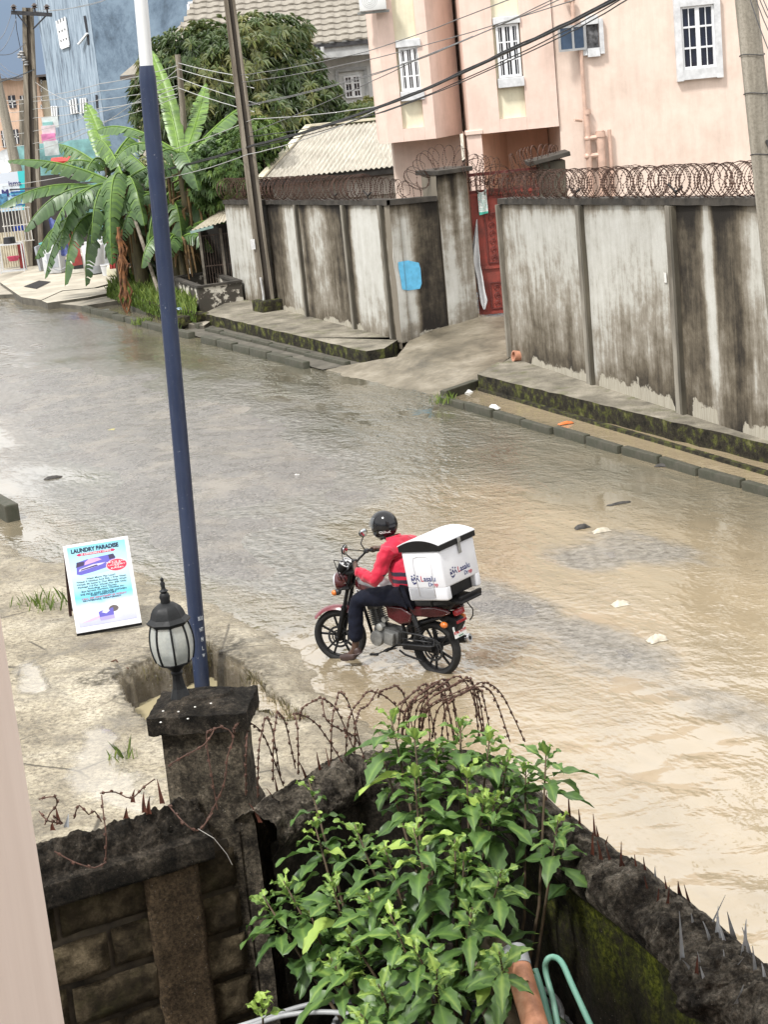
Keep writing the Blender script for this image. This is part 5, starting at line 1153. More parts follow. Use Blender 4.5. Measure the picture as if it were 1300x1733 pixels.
# ------------------------------------------------------------------ hut and trough by the left wall
hY = 50.2
hut = thing('security_hut', 'small dark barred hut with a tin lean-to roof beside the left wall', 'hut', (Yd(370, 480, hY).x, hY, .3))
hx0, hx1 = Yd(348, 480, hY).x, Yd(408, 485, hY).x
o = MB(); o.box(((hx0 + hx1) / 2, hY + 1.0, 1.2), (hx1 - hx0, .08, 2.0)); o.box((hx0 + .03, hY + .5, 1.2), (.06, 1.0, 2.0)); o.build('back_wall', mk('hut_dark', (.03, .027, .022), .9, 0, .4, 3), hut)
o = MB(); 
for x_ in [hx0 + (hx1 - hx0) * i / 13 for i in range(14)]: o.box((x_, hY, 1.15), (.018, .02, 1.75))
for z_ in (.35, 1.15, 2.0): o.box(((hx0 + hx1) / 2, hY, z_), (hx1 - hx0, .03, .03))
o.build('bars', mk('bar_rust', (.08, .055, .04), .7, .2, .4, 9), hut)
o = MB()
for x_ in (hx0, (hx0 + hx1) / 2 + .1, hx1): o.box((x_, hY - .03, 1.2), (.07, .06, 1.95))
o.build('post', mk('post_grey', (.16, .14, .11), .8, 0, .3, 4), hut)
ra, rb_, rc_, rd_ = Yd(322, 392, hY - .5), Yd(392, 372, hY - .4), Yd(392, 345, hY + 1.1), Yd(365, 362, hY + 1.1)
o = MB(); k = 60
def rf(u, v):
    p = ra.lerp(rb_, u).lerp(rd_.lerp(rc_, u), v); return p + V((0, 0, .02 * sin(u * 60)))
o.grid(rf, k, 4); o.build('roof', mk('old_tin', (.52, .48, .40), .55, .1, .3, 3, c2=(.34, .30, .22)), hut)
o = MB(); o.beam(ra + V((0, -.02, -.03)), ra.lerp(rb_, .55) + V((0, -.02, -.05)), .02, .07); o.build('roof_edge', mk('teal_edge', (.25, .36, .33), .6), hut)
tr = thing('concrete_trough', 'stained concrete trough with peeling white paint at the end of the left sidewalk', 'trough', P(370, 520, .1))
A, B_, C_ = P(298, 513, .1), P(343, 531, .1), P(408, 512, .25); D_ = A + (C_ - B_)
o = MB(); q = N('peeling_white'); wq = q.coord('World'); col = q.ramp(q.noise(wq, 2.2, 6, .7), [(.45, (.06, .055, .045)), (.53, (.07, .06, .05)), (.56, (.52, .49, .42)), (.7, (.6, .57, .5))]); TRM = q.done(col, .85, 0, q.bump(q.noise(wq, 20, 4), .4, .01), .3)
hgt_ = .55
for p_, q_ in ((A, B_), (B_, C_), (C_, D_), (D_, A)):
    a_, b_ = V((p_.x, p_.y, .35)), V((q_.x, q_.y, .35)); d_ = (b_ - a_).normalized(); o.beam(a_ - d_ * .06, b_ + d_ * .06, .12 + .004 * random.random(), .9)
o.build('body', TRM, tr)
o = MB()
for p_, q_ in ((A, B_), (B_, C_), (C_, D_), (D_, A)):
    a_, b_ = V((p_.x, p_.y, .83)), V((q_.x, q_.y, .83)); d_ = (b_ - a_).normalized(); o.beam(a_ - d_ * .08, b_ + d_ * .08, .17 + .004 * random.random(), .06 + .004 * random.random())
o.build('rim', COPING, tr)
cbk = MB(); c = P(322, 545, .12); cbk.rbox(c + V((0, 0, .08)), (.9, .6, .25), .03, (0, 0, .5)); ob = cbk.build('culvert_slab', MOSS); tag(ob, 'mossy slab bridging the left drain in front of the trough', 'slab')
o = MB(); c = P(307, 531, .3); o.sphere(c + V((0, 0, .08)), (.22, .14, .09), 10, 6); ob = o.build('plastic_bag', mk('blue_bag', (.32, .42, .62), .4, 0, .4, 14), smooth=True); tag(ob, 'crumpled blue and white plastic bag lying by the trough', 'bag')
# ------------------------------------------------------------------ far left street clutter
def gpt(px, py, z=.22): return P(px, py, z)
WM = mk('appliance_white', (.56, .57, .58), .4, 0, .06, 5); GREYP = mk('grey_plastic', (.33, .35, .38), .45, 0, .1, 6); BLK = mk('black_plastic', (.02, .02, .022), .4, 0, .3, 6); TEAL = mk('teal_plastic', (.10, .42, .42), .45); BLUEPL = mk('blue_plastic', (.03, .09, .50), .4, 0, .15, 6); REDP = mk('red_sheet', (.33, .045, .04), .55, 0, .25, 3)
def sc_(py_top, p): return Yd(CX, 0, 1)
c = gpt(92, 464); t = thing('air_cooler', 'white boxy appliance with a grey square grille on the pavement', 'appliance', c)
o = MB(); o.rbox(c + V((0, .3, .42)), (.66, .5, .82), .03, (0, 0, -.25)); o.build('case', WM, t, smooth=30); o = MB(); R_ = Euler((0, 0, -.25)).to_matrix(); o.rbox(c + V((0, .3, .42)) + R_ @ V((.06, -.252, .04)), (.42, .012, .5), .004, R_.to_euler()); o.build('grille', GREYP, t)
o = MB(); o.tube([c + V((-.25, -.05, .5)), c + V((-.1, -.12, .25)), c + V((.2, -.1, .1)), c + V((.5, -.05, .22)), c + V((.55, .1, .5))], .018, 6); o.build('hose', GREYP, t, smooth=True)
c = gpt(80, 455); t = thing('washing_machine', 'white washing machine with a teal lid behind the boxy appliance', 'washing machine', c)
o = MB(); o.rbox(c + V((.1, .6, .42)), (.62, .6, .8), .04, (0, 0, -.2)); o.build('case', WM, t, smooth=30); o = MB(); o.rbox(c + V((.1, .6, .86)), (.6, .58, .07), .02, (0, 0, -.2)); o.build('lid', TEAL, t)
c = gpt(68, 460); o = MB(); o.rbox(c + V((0, .3, .45)), (.08, .6, .85), .01, (0, -.08, -.1)); ob = o.build('grey_board', GREYP); tag(ob, 'grey panel leaning against the white appliances by the crossbar pole', 'panel')
c = gpt(119, 458); t = thing('bucket', 'small dark blue bucket between the white appliance and the microwave', 'bucket', c)
o = MB(); o.lathe([(0, 0), (.15, 0), (.19, .36), (.17, .36), (.14, .04)], c); o.build('body', BLUEPL, t, smooth=40); o = MB(); o.tube([c + V((-.19, 0, .34)), c + V((-.15, -.1, .5)), c + V((.15, -.1, .5)), c + V((.19, 0, .34))], .012, 5); o.build('handle', WM, t)
c = gpt(133, 463); t = thing('microwave_oven', 'white microwave oven with a black door standing on the pavement', 'microwave', c)
o = MB(); o.rbox(c + V((0, .22, .33)), (.5, .42, .64), .02, (0, 0, -.1)); o.build('case', mk('cream_case', (.66, .64, .57), .5, 0, .1, 5), t, smooth=30); o = MB(); o.rbox(c + V((.02, .005, .36)), (.36, .02, .42), .01, (0, 0, -.1)); o.build('door', BLK, t)
c = gpt(160, 466); t = thing('washing_machine', 'white top-loading washing machine with a grey base next to the red sheet', 'washing machine', c)
o = MB(); o.tube([c + V((0, .35, .3)), c + V((0, .35, .92)), c + V((0, .35, .98))], [.33, .39, .36], 22); o.build('tub', WM, t, smooth=40); o = MB(); o.tube([c + V((0, .35, .04)), c + V((0, .35, .3))], [.30, .335], 22); o.build('base', GREYP, t, smooth=40)
o = MB(); o.rbox(c + V((0, .62, 1.0)), (.6, .14, .16), .02); o.build('control_panel', mk('cream_case2', (.62, .62, .6), .5), t)
for x_ in (-.2, .18): o = MB(); o.box(c + V((x_, .18, .03)), (.1, .1, .06)); o.build('foot', BLK, t)
c = gpt(176, 455); t = thing('washing_machine', 'grey water-marked washing machine standing right behind the round white one', 'washing machine', c)
o = MB(); o.rbox(c + V((.1, .6, .5)), (.5, .5, 1.0), .05); o.build('case', mk('dull_white', (.55, .58, .6), .5, 0, .2, 3), t, smooth=30); o = MB(); o.rbox(c + V((.1, .6, 1.03)), (.46, .46, .06), .02); o.build('lid', WM, t)
c = gpt(182, 466); t = thing('bucket', 'small white bucket at the foot of the red sheet', 'bucket', c); o = MB(); o.lathe([(0, 0), (.16, 0), (.2, .34), (.22, .35), (.2, .37), (.15, .05)], c); o.build('body', WM, t, smooth=40)
c = gpt(197, 468); o = MB(); o.rbox(c + V((0, .15, .17)), (.62, .3, .34), .06, (0, .12, 0)); ob = o.build('jerry_can', mk('cream_can', (.70, .68, .52), .5, 0, .15, 6), smooth=30); tag(ob, 'cream jerry can lying in front of the red sheet', 'jerry can')
# red sheet, red post, fabric, signs, fence
c0, c1 = gpt(176, 455), gpt(222, 458)
def corrug(name, mt, a, b, h, n, amp, label, cat):
    o = MB(); d = (b - a); o.grid(lambda u, v: a + d * u + V((0, amp * sin(u * n * 6.283), h * v)), n * 6, 1); ob = o.build(name, mt); tag(ob, label, cat); return ob
corrug('metal_sheet', REDP, Yd(186, 456, 58.5), Yd(221, 452, 58.3), 1.75, 7, .03, 'upright red corrugated metal sheet behind the white buckets', 'metal sheet')
o = MB(); o.box(Yd(124, 412, 60.5), (.34, .1, 1.5), (0, RD(-4), 0)); ob = o.build('red_post', REDP); tag(ob, 'red painted post behind the microwave oven', 'post')
o = MB(); cc = Yd(98, 398, 62); o.grid(lambda u, v: cc + V((.5 * (u - .5) + .1 * v, .08 * sin(u * 14), .55 - 1.25 * v + .05 * sin(u * 9))), 24, 6); ob = o.build('blue_fabric', mk('periwinkle', (.16, .20, .48), .8, 0, .3, 5), smooth=True); tag(ob, 'folded blue fabric hanging behind the banana leaves', 'fabric')
o = MB(); ya = 66
for i in range(9): p = Yd(2 + i * 5.6, 352 - i * .3, ya); o.cyl(p, p - V((0, 0, 1.25)), .018, n=5)
for f_ in (0, .5, 1.0): a, b = Yd(0, 356, ya) - V((0, 0, 1.2 * f_)), Yd(50, 351, ya) - V((0, 0, 1.2 * f_)); o.beam(a, b, .025, .03)
ob = o.build('grid_fence', mk('fence_white', (.62, .60, .56), .6, 0, .2, 4)); tag(ob, 'white metal grid fence behind the stacked blue chairs', 'fence')
o = MB(); p = Yd(-5, 395, 66.5); o.grid(lambda u, v: p + V((1.0 * u, .02 * sin(u * 70), -1.3 * v)), 60, 1); ob = o.build('slatted_panel', mk('cream_slat', (.58, .52, .40), .7, 0, .2, 3)); tag(ob, 'cream slatted panel at the left edge below the white fence', 'panel')
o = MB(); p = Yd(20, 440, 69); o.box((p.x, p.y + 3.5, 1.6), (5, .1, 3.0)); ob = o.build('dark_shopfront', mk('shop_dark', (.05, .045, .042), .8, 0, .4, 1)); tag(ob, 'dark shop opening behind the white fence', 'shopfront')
# sign board with writing
S0 = Yd(-8, 297, 68); S1 = Yd(47, 292, 68); S2 = Yd(-6, 348, 68); sbd = thing('signboard', 'blue and white printed shop signboard at the left edge', 'signboard', (S2.x, 68, .2))
hS = S0.z - Yd(0, 362, 68).z; o = MB(); o.box(((S0.x + S1.x) / 2, 68.05, S0.z - hS / 2 + .05), (S1.x - S0.x, .06, hS)); 
q = N('sign_print'); wq = q.coord('World'); zz_ = q.sep(wq)[2]; t_ = q.mr(zz_, S0.z - hS, S0.z); col = q.ramp(t_, [(0, (.40, .58, .72)), (.45, (.10, .42, .62)), (.5, (.62, .68, .74)), (.74, (.66, .68, .72)), (.76, (.55, .6, .68))], 'CONSTANT'); xx_ = q.sep(wq)[0]
col = q.mix(q.mr(xx_, S1.x - .4, S1.x - .38), col, (.05, .5, .52)); o.build('board', q.done(col, .5), sbd)
def wtext(s, par, mt, pos, size, **k):
    tx = text(s, None, mt, (0, 0, 0), size, Euler((0, 0, 0)), **k); tx.parent = par; sxx = k.get('sx', 1)
    tx.matrix_local = Matrix.Translation(V(pos) - par.location) @ Euler((RD(90), 0, 0)).to_matrix().to_4x4() @ Matrix.Diagonal((sxx, 1, 1, 1)); return tx
INK = mk('ink_navy', (.03, .03, .16), .6); INKW = mk('ink_white', (.8, .8, .8), .6); INKB = mk('ink_blue', (.03, .14, .42), .6)
wtext('M', sbd, INK, (Yd(9, 328, 68).x, 68.0, Yd(9, 328, 68).z), .34, bold=.02); wtext('isma', sbd, INK, (Yd(25, 312, 68).x, 68.0, Yd(25, 311, 68).z), .27, bold=.005)
for k_ in range(5):
    o = MB(); p = Yd(30, 325 + k_ * 5.5, 68); o.box((p.x, 68.005, p.z), (.55 - .06 * (k_ % 2), .02, .045)); o.build('print_line', INKB, sbd)
o = MB(); p = Yd(4, 340, 68); o.box((p.x, 68.0, p.z), (.4, .02, .5)); o.build('print_picture', mk('print_blue', (.10, .30, .50), .5, 0, .5, 5), sbd)
for k_, x_ in enumerate((S0.x + .3, S1.x - .2)): o = MB(); o.cyl((x_, 68.12, .1), (x_, 68.12, S0.z), .05, n=6); o.build('leg', IRON, sbd)
pk = thing('shop_signs', 'stack of pink and white shop signs on the wall behind the banana leaves', 'sign', (Yd(84, 240, 74).x, 73.9, .2))
for (a, b, c_, d_, colr_) in ((70, 200, 100, 216, (.66, .72, .72)), (72, 208, 90, 213, (.25, .5, .48)), (70, 214, 96, 230, (.72, .60, .64)), (70, 228, 96, 240, (.78, .26, .50)), (74, 240, 102, 262, (.66, .66, .64))):
    A, B_ = Yd(a, b, 73.9 - .02 * len(pk.children)), Yd(c_, d_, 73.9); o = MB(); o.box(((A.x + B_.x) / 2, 73.9 - .05 * len(pk.children), (A.z + B_.z) / 2), (B_.x - A.x, .05, A.z - B_.z)); o.build('sign_panel', mk('sign_%d' % (int(colr_[0] * 100)), colr_, .6, 0, .2, 3), pk)
o = MB(); o.box((Yd(84, 240, 74.6).x, 74.7, 2.2), (3.5, .1, 4.2)); o.build('backing_wall', mk('cyan_wall', (.25, .50, .50), .7, 0, .3, 2), pk)
o = MB(); A = Yd(105, 272, 66); o.box(A, (.8, .4, .1), (RD(20), 0, 0)); ob = o.build('red_awning', mk('awning_red', (.55, .06, .05), .6)); tag(ob, 'bit of red awning behind the banana leaves', 'awning')
sd = thing('satellite_dish', 'pale satellite dish behind the leaning pole', 'satellite dish', (Yd(12, 275, 74).x, 74, .1)); c = Yd(12, 275, 74); R_ = Euler((RD(70), 0, RD(-20))).to_matrix()
o = MB(); o.lathe([(0, 0), (.25, .03), (.42, .09), (.5, .13)], c, R=R_); o.build('dish', mk('dish_grey', (.55, .57, .58), .5), sd, smooth=True); o = MB(); o.cyl(c + V((0, .1, 0)), (c.x, 74.1, .1), .04, n=6); o.build('mast', IRON, sd)
# stacked blue chairs and display frame
cb_ = gpt(38, 440, .2)
for k_ in range(4):
    t = thing('plastic_chair', ('blue plastic chair at the bottom of the stack by the crossbar pole', 'blue plastic chair second from the bottom of the stack by the crossbar pole', 'blue plastic chair third from the bottom of the stack', 'blue plastic chair on top of the stack beside the white fence')[k_], 'chair', cb_ + V((.01 * k_, -.04 * k_, .11 * k_)), group='stacked blue plastic chairs', world=False)
    o = MB(); o.rbox((0, 0, .44), (.46, .44, .05), .02); o.build('seat', BLUEPL, t); o = MB(); o.rbox((0, .22, .72), (.46, .05, .52), .02, (RD(-10), 0, 0)); o.build('backrest', BLUEPL, t)
    for x_ in (-.2, .2):
        for y_ in (-.19, .2): o = MB(); o.box((x_, y_, .21), (.045, .045, .44)); o.build('leg', BLUEPL, t)
    t.rotation_euler = (0, 0, RD(200))
fr = gpt(22, 462, .2); t = thing('display_frame', 'white and red metal display frame with a red basin near the blue chairs', 'frame', fr)
o = MB()
for x_ in (-.42, .42):
    for y_ in (0, .45): o.box(fr + V((x_, y_, .5)), (.04, .04, 1.0))
for z_ in (.06, 1.0): 
    for y_ in (0, .45): o.box(fr + V((0, y_, z_)), (.8, .038, .04))
o.build('frame', WM, t); o = MB(); o.box(fr + V((.3, .46, .5)), (.2, .02, .9)); o.build('red_strip', REDP, t)
o = MB(); o.lathe([(0, .4), (.16, .4), (.24, .56), (.22, .56), (.14, .43)], fr + V((.05, .2, 0)), n=14); ob = o.build('basin', mk('pink_basin', (.62, .08, .16), .4), smooth=40); tag(ob, 'pinkish red plastic basin inside the white display frame', 'basin')
o = MB(); o.cyl(gpt(22, 462, .2) + V((0, .2, 1.03)), gpt(22, 462, .2) + V((0, .2, 1.25)), .22, .2, 14); ob = o.build('cooking_pot', BLK, smooth=40); tag(ob, 'black cooking pot on top of the white display frame', 'pot')
# ------------------------------------------------------------------ the viewer's own house (wing wall at the left edge of the view)
vh = thing('house', 'pale pink painted house corner with a grey strip along the left edge', 'house', (-1.6, 1.2, .2))
VP = N('near_pink_paint'); q = VP; wp = q.coord('World', (1, 1, .12)); wq = q.coord('World')
VPM = q.done(q.ramp(q.noise(wp, 9, 5, .6), [(.3, (.78, .66, .585)), (.7, (.70, .58, .51))]), .6, 0, q.bump(q.noise(q.coord('World', (30, 30, 1.5)), 3, 4, .6), .25, .004), .35)
o = MB(); o.box((-.727, 1.26, 6), (.07, 3.5, 12)); o.build('wing_wall', VPM, vh, bevel=.008)
GS = mk('grey_strip', (.36, .37, .38), .6, 0, .25, 7, .2, 60, stretch=(6, 6, .4)); GS2 = mk('white_strip', (.56, .60, .64), .5, 0, .15, 7, stretch=(6, 6, .4))
o = MB(); o.box((-.7745, 1.275, 6), (.025, 3.53, 12)); o.build('white_edge', GS2, vh); o = MB(); o.box((-1.787, 1.28, 6), (2.0, 3.56, 12)); o.build('grey_render', GS, vh)
o = MB(); o.box((2.5, -1.6, 6), (10.2, 2.0, 12)); o.build('main_wall', VPM, vh)
yd = MB(); yd.quad((-6, -.7, 1.2), (4, -.7, 1.2), (4, 6.2, 1.2), (-6, 6.2, 1.2)); yd.quad((-6, 6.2, 1.2), (1, 6.2, 1.2), (.9, 8.1, 1.2), (-6, 7.6, 1.2))
tag(yd.build('yard', mk('dark_soil', (.05, .042, .032), .9, 0, .4, 3, .6, 20)), kind='structure')
# ------------------------------------------------------------------ near compound wall
def blackmat(name, stops, moss_amt, rough=.9, bs=18, bstr=.9, grit_k=.75):
    q = N(name); wq = q.coord('World'); c = q.ramp(q.noise(wq, 7, 8, .78), stops)
    c = q.mix(grit_k, c, q.ramp(q.noise(wq, 55, 6, .85), [(.40, (.25, .24, .22)), (.48, (.85, .84, .82)), (.54, (1.15, 1.12, 1.08)), (.61, (1.9, 1.8, 1.7))]), 'MULTIPLY')
    grit = q.mr(q.voro(wq, 62), .16, .10); pick = q.mr(q.noise(wq, 23, 3, .6), .54, .58); c = q.mix(q.math('MULTIPLY', q.math('MULTIPLY', grit, pick), .6), c, (.34, .31, .27))
    if moss_amt:
        mo_ = q.math('MULTIPLY', q.attr('moss'), q.mr(q.noise(wq, 6, 7, .78), .40, .56)); c = q.mix(mo_, c, q.ramp(q.noise(wq, 45, 4, .75), [(.38, (.025, .032, .005)), (.5, (.085, .10, .012)), (.62, (.19, .21, .025))]))
    n1_ = q.bump(q.noise(wq, bs, 7, .8), bstr, .05); n1_ = q.bump(q.noise(wq, bs * 3.5, 5, .8), bstr, .014, n1_); return q.done(c, rough, 0, n1_, .2)
MORTD = blackmat('black_mortar_old', [(.38, (.010, .009, .007)), (.5, (.035, .030, .024)), (.6, (.085, .072, .057)), (.72, (.17, .15, .12))], 0, bs=26, bstr=1.0)
MORT = blackmat('black_mortar', [(.38, (.018, .015, .012)), (.47, (.065, .056, .045)), (.56, (.17, .15, .12)), (.68, (.36, .325, .275))], 0, bs=26, bstr=1.0)
NEARW = blackmat('black_wall_shaded', [(.35, (.010, .009, .007)), (.55, (.028, .024, .018)), (.8, (.085, .07, .05))], 1, bstr=.5)  # mould black, with the shade behind the shrub put into the colour
q = N('old_blocks'); wq = q.coord('World'); bx_ = q.attr('brick'); c = q.ramp(q.noise(wq, 6, 7, .72), [(.36, (.020, .015, .009)), (.5, (.066, .053, .034)), (.64, (.17, .14, .097))])
tn = q.attr('tone'); c = q.mix(1, c, q.ramp(tn, [(0, (.45, .42, .36)), (1, (1.25, 1.2, 1.1))]), 'MULTIPLY')
mo_ = q.mr(q.noise(wq, 3.2, 6, .7), .54, .68); c = q.mix(q.math('MULTIPLY', mo_, .6), c, (.045, .042, .014)); blk = q.mr(q.sep(wq)[2], 2.75, 3.02); c = q.mix(q.math('MULTIPLY', blk, .75), c, (.022, .018, .013))
BLOCK = q.done(c, .9, 0, q.bump(q.noise(wq, 30, 6, .8), .8, .03), .2)
PILL = blackmat('pillar_render', [(.36, (.012, .010, .008)), (.47, (.040, .034, .026)), (.57, (.105, .09, .068)), (.70, (.20, .175, .135))], 0, bstr=.5)
nw = thing('compound_wall', 'black mouldy compound wall in the foreground with metal shards set in its crumbling top', 'wall', (.2, 7.8, 0))
# left stretch of old blocks
wa, wb = Yd(20, 1420, 7.22), Yd(350, 1392, 7.62); wa.z = wb.z = 0; dW, nW = vplane(wa, wb); Lw = (wb - wa).length
o = MB(); o.at['tone'] = []; rnd = random.Random(4); zc = 2.82; row = 0
while zc > .9:
    h_ = .212; xo = -.3 + (.22 if row % 2 else 0)
    while xo < Lw + .1:
        bl_ = .45; a_, b_ = max(0, xo + .012), min(Lw + .12, xo + bl_ - .012)
        if b_ > a_ + .05:
            tn_ = rnd.random(); k0_ = len(o.v); dep = rnd.uniform(0, .018)
            def bf(u, v):
                e = min(u, 1 - u) * (b_ - a_), min(v, 1 - v) * h_; r_ = .02 * (1 - smooth(0, .035, min(e))) ; s_ = a_ + (b_ - a_) * u; z_ = zc - h_ + .012 + (h_ - .02) * v
                p = wa + dW * s_ + nW * (.0 + dep - r_ * 1.3 + .012 * nz(s_, z_, 7) + .006 * nz(s_, z_, 22)); return V((p.x, p.y, z_ + .008 * nz(s_, z_, 5, 3)))
            o.grid(bf, 14, 8); o.at['tone'] += [tn_] * (len(o.v) - k0_)
        xo += bl_
    zc -= h_ + .008; row += 1
o.build('block_courses', BLOCK, nw, smooth=True)
o = MB(); bk = wa - nW * .035; o.prism([bk + V((0, 0, -.3)), bk + dW * (Lw + .1) + V((0, 0, -.3)), bk + dW * (Lw + .1) - nW * .2 + V((0, 0, -.3)), bk - nW * .2 + V((0, 0, -.3))], (0, 0, 3.15)); o.build('mortar_core', mk('mortar_joint', (.075, .06, .04), .95, 0, .5, 9, .8, 30, c2=(.02, .016, .011)), nw)
# smeared plaster strip beside the pillar
o = MB(); 
def pf(u, v): s_ = Lw * (.62 + .3 * u); z_ = .9 + 1.96 * v; p = wa + dW * s_ + nW * (.035 + .02 * nz(s_, z_, 3) - .03 * (abs(u - .5) > .49)); return V((p.x, p.y, z_))
o.grid(pf, 16, 50); o.build('plaster_smear', blackmat('brown_smear', [(.3, (.022, .015, .009)), (.5, (.06, .043, .026)), (.75, (.13, .095, .06))], 0, bstr=.4), nw, smooth=True)
def rough_top(a, b, zb, zt, th, amp, seed, name='coping'):
    o = MB(); d, n = vplane(a, b); L = (b - a).length; nu = int(L / .009)
    def fn(u, v):
        ring = v * 12; s_ = L * u
        prof = [(.0, zb - .02), (.055, zb - .02), (.06, zb + .04), (.055, zb + .095), (.01, zb + .105), (-.005, zb + .13), (-.03, zt - .02), (-.08, zt + .02), (-.13, zt + .01), (-.17, zt - .04), (-th, zb + .09), (-th - .03, zb), (-th - .03, zb - .05)]
        i = min(11, int(ring)); f = ring - i; t_ = prof[i][0] + f * (prof[i + 1][0] - prof[i][0]); z_ = prof[i][1] + f * (prof[i + 1][1] - prof[i][1])
        k = amp * (1.25 if z_ > zb + .112 else .16); nn_ = NZ.noise(V((s_ * 8, t_ * 9 + seed, z_ * 7))) + .8 * NZ.noise(V((s_ * 21, t_ * 23 + seed, z_ * 19))) + .6 * NZ.noise(V((s_ * 47, t_ * 50, z_ * 47)))
        p = a + d * s_ + n * (t_ + k * .35 * nn_); return V((p.x, p.y, z_ + k * nn_))
    o.grid(fn, nu, 60); return o.build(name, MORTD, nw, smooth=True)
rough_top(wa, wb, 2.83, 3.03, .22, .03, 2)
# right stretch: swept along the bent line of the wall
TOP = 2.93
line = [P(*p, TOP) for p in ((405, 1392), (470, 1352), (560, 1302), (640, 1288), (760, 1282), (850, 1300), (905, 1345), (985, 1408), (1060, 1462), (1130, 1512), (1200, 1566), (1262, 1618), (1330, 1680), (1420, 1770))]
def spl(t):
    t = min(.9999, max(0, t)) * (len(line) - 1); i = int(t); f = t - i; p0, p1, p2, p3 = line[max(0, i - 1)], line[i], line[i + 1], line[min(len(line) - 1, i + 2)]
    return .5 * ((2 * p1) + (p2 - p0) * f + (2 * p0 - 5 * p1 + 4 * p2 - p3) * f * f + (3 * p1 - p0 - 3 * p2 + p3) * f ** 3)
def inward(t):
    d = (spl(t + .01) - spl(t - .01)); d.z = 0; d.normalize(); n = V((d.y, -d.x, 0)); c = V((0, 6.2, 0)) - spl(t); return n if n.dot(V((c.x, c.y, 0))) > 0 else -n
TH = .18
o = MB(); o.at['moss'] = []
def wf(u, v):
    p = spl(u); n = inward(u); z_ = TOP - .08 - 2.0 * v ** 1.3; w_ = TH + .02 * nz(u * 40, z_ * 3, 1) + .012 * nz(u * 160, z_ * 12, 1)
    o.at['moss'].append(smooth(.46, .56, u) * smooth(.92, .8, u) * smooth(.42, .05, v) * (.75 + .9 * nz(u * 25, z_ * 2, 1))); return V((p.x, p.y, z_)) + n * w_
o.grid(wf, 170, 40); o.build('inner_face', NEARW, nw, smooth=True)
o = MB()
def of(u, v): p = spl(u); return V((p.x, p.y, -.3 + (TOP + .25) * v)) - inward(u) * .01
o.grid(of, 60, 2); o.build('outer_face', PILL, nw)
o = MB(); NU = 520
def tf(u, v):
    p = spl(u); n = inward(u); prof = [(-.04, -.12), (-.05, -.03), (-.01, .03), (.04, .06), (.09, .065), (.14, .05), (.19, .015), (.225, -.04), (.215, -.10), (.18, -.14)]
    r = v * 9; i = min(8, int(r)); f = r - i; t_ = prof[i][0] + f * (prof[i + 1][0] - prof[i][0]); z_ = prof[i][1] + f * (prof[i + 1][1] - prof[i][1])
    nn_ = NZ.noise(V((p.x * 6, p.y * 6 + t_ * 4, z_ * 6))) + .7 * NZ.noise(V((p.x * 15, p.y * 15 + t_ * 9, z_ * 15))) + .55 * NZ.noise(V((p.x * 34, p.y * 34, z_ * 34 + t_ * 20))) + .3 * NZ.noise(V((p.x * 70, p.y * 70, t_ * 60)))
    k = .045; return V((p.x, p.y, TOP + z_ + k * nn_)) + n * (t_ + k * .7 * nn_)
o.grid(tf, NU, 40); o.build('coping', MORT, nw, smooth=True)
lump = P(1222, 1668, 2.88)
o = MB(); base = len(o.v); o.sphere(lump, (.17, .16, .12), 60, 40)
for i, q_ in enumerate(o.v):
    d = V(q_) - lump; k = 1 + .35 * NZ.noise(V(q_) * 7) + .26 * NZ.noise(V(q_) * 18) + .16 * NZ.noise(V(q_) * 45); o.v[i] = tuple(lump + d * k)
o.build('mortar_lump', MORT, nw, smooth=True)
# metal shards
RSH = mk('rusty_shard', (.16, .055, .035), .6, .4, .4, 20, c2=(.06, .03, .022)); SSH = mk('zinc_shard', (.56, .59, .62), .38, .35, .2, 12)
def shard(base, h, w_, tilt, mt, bend=0):
    o = MB(); a = random.uniform(-.5, .5); x = V((cos(a), sin(a), 0)); n = 6; vs = []
    for i in range(n + 1):
        t = i / n; c = base + V((tilt[0] * t + bend * t * t * .5, tilt[1] * t, h * t - abs(bend) * .3 * t * t * t)); w2 = w_ * (1 - t) ** 1.1 + .0012; y = V((-x.y, x.x, 0)) * (.35 * w2)
        vs += [c - x * w2, c + y, c + x * w2]
    o.add(vs, [(i * 3 + j, i * 3 + j + 1, i * 3 + j + 4, i * 3 + j + 3) for i in range(n) for j in range(2)]); return o.build('metal_shard', mt, nw, recalc=False)
rnd = random.Random(12); random.seed(12)
sh_px = [(965, 1395, 55, 0), (980, 1405, 42, 0), (1008, 1428, 55, 0), (1016, 1432, 40, 0), (1022, 1440, 32, 0), (1002, 1455, 55, 0), (1018, 1462, 50, 0), (1038, 1470, 45, 0), (1050, 1480, 60, 0), (1060, 1478, 35, 0), (1080, 1490, 48, 0), (1098, 1495, 55, 0), (1112, 1497, 35, 1), (1100, 1515, 38, 0), (1112, 1530, 30, 0), (1130, 1510, 32, 0), (1152, 1512, 30, 0), (1166, 1520, 28, 0), (1075, 1500, 30, 1), (1128, 1535, 40, 0), (1155, 1620, 90, 1), (1180, 1578, 42, 1), (1196, 1572, 60, 2), (1212, 1592, 60, 1), (1222, 1600, 55, 1), (1230, 1605, 66, 1), (1205, 1600, 50, 1), (1242, 1580, 45, 1), (1225, 1640, 42, 1), (1232, 1650, 36, 2), (1190, 1638, 40, 1), (1195, 1660, 30, 1), (1262, 1600, 48, 1), (1270, 1620, 62, 1), (1256, 1628, 45, 1), (1280, 1650, 60, 1), (1295, 1668, 45, 1), (1178, 1650, 40, 0), (1172, 1640, 26, 1), (1245, 1690, 30, 2), (1290, 1685, 30, 2), (545, 1310, 45, 0), (520, 1318, 38, 0), (470, 1362, 35, 0), (440, 1385, 32, 0), (560, 1305, 40, 0), (905, 1352, 40, 0), (925, 1362, 30, 0), (470, 1340, 30, 0)]
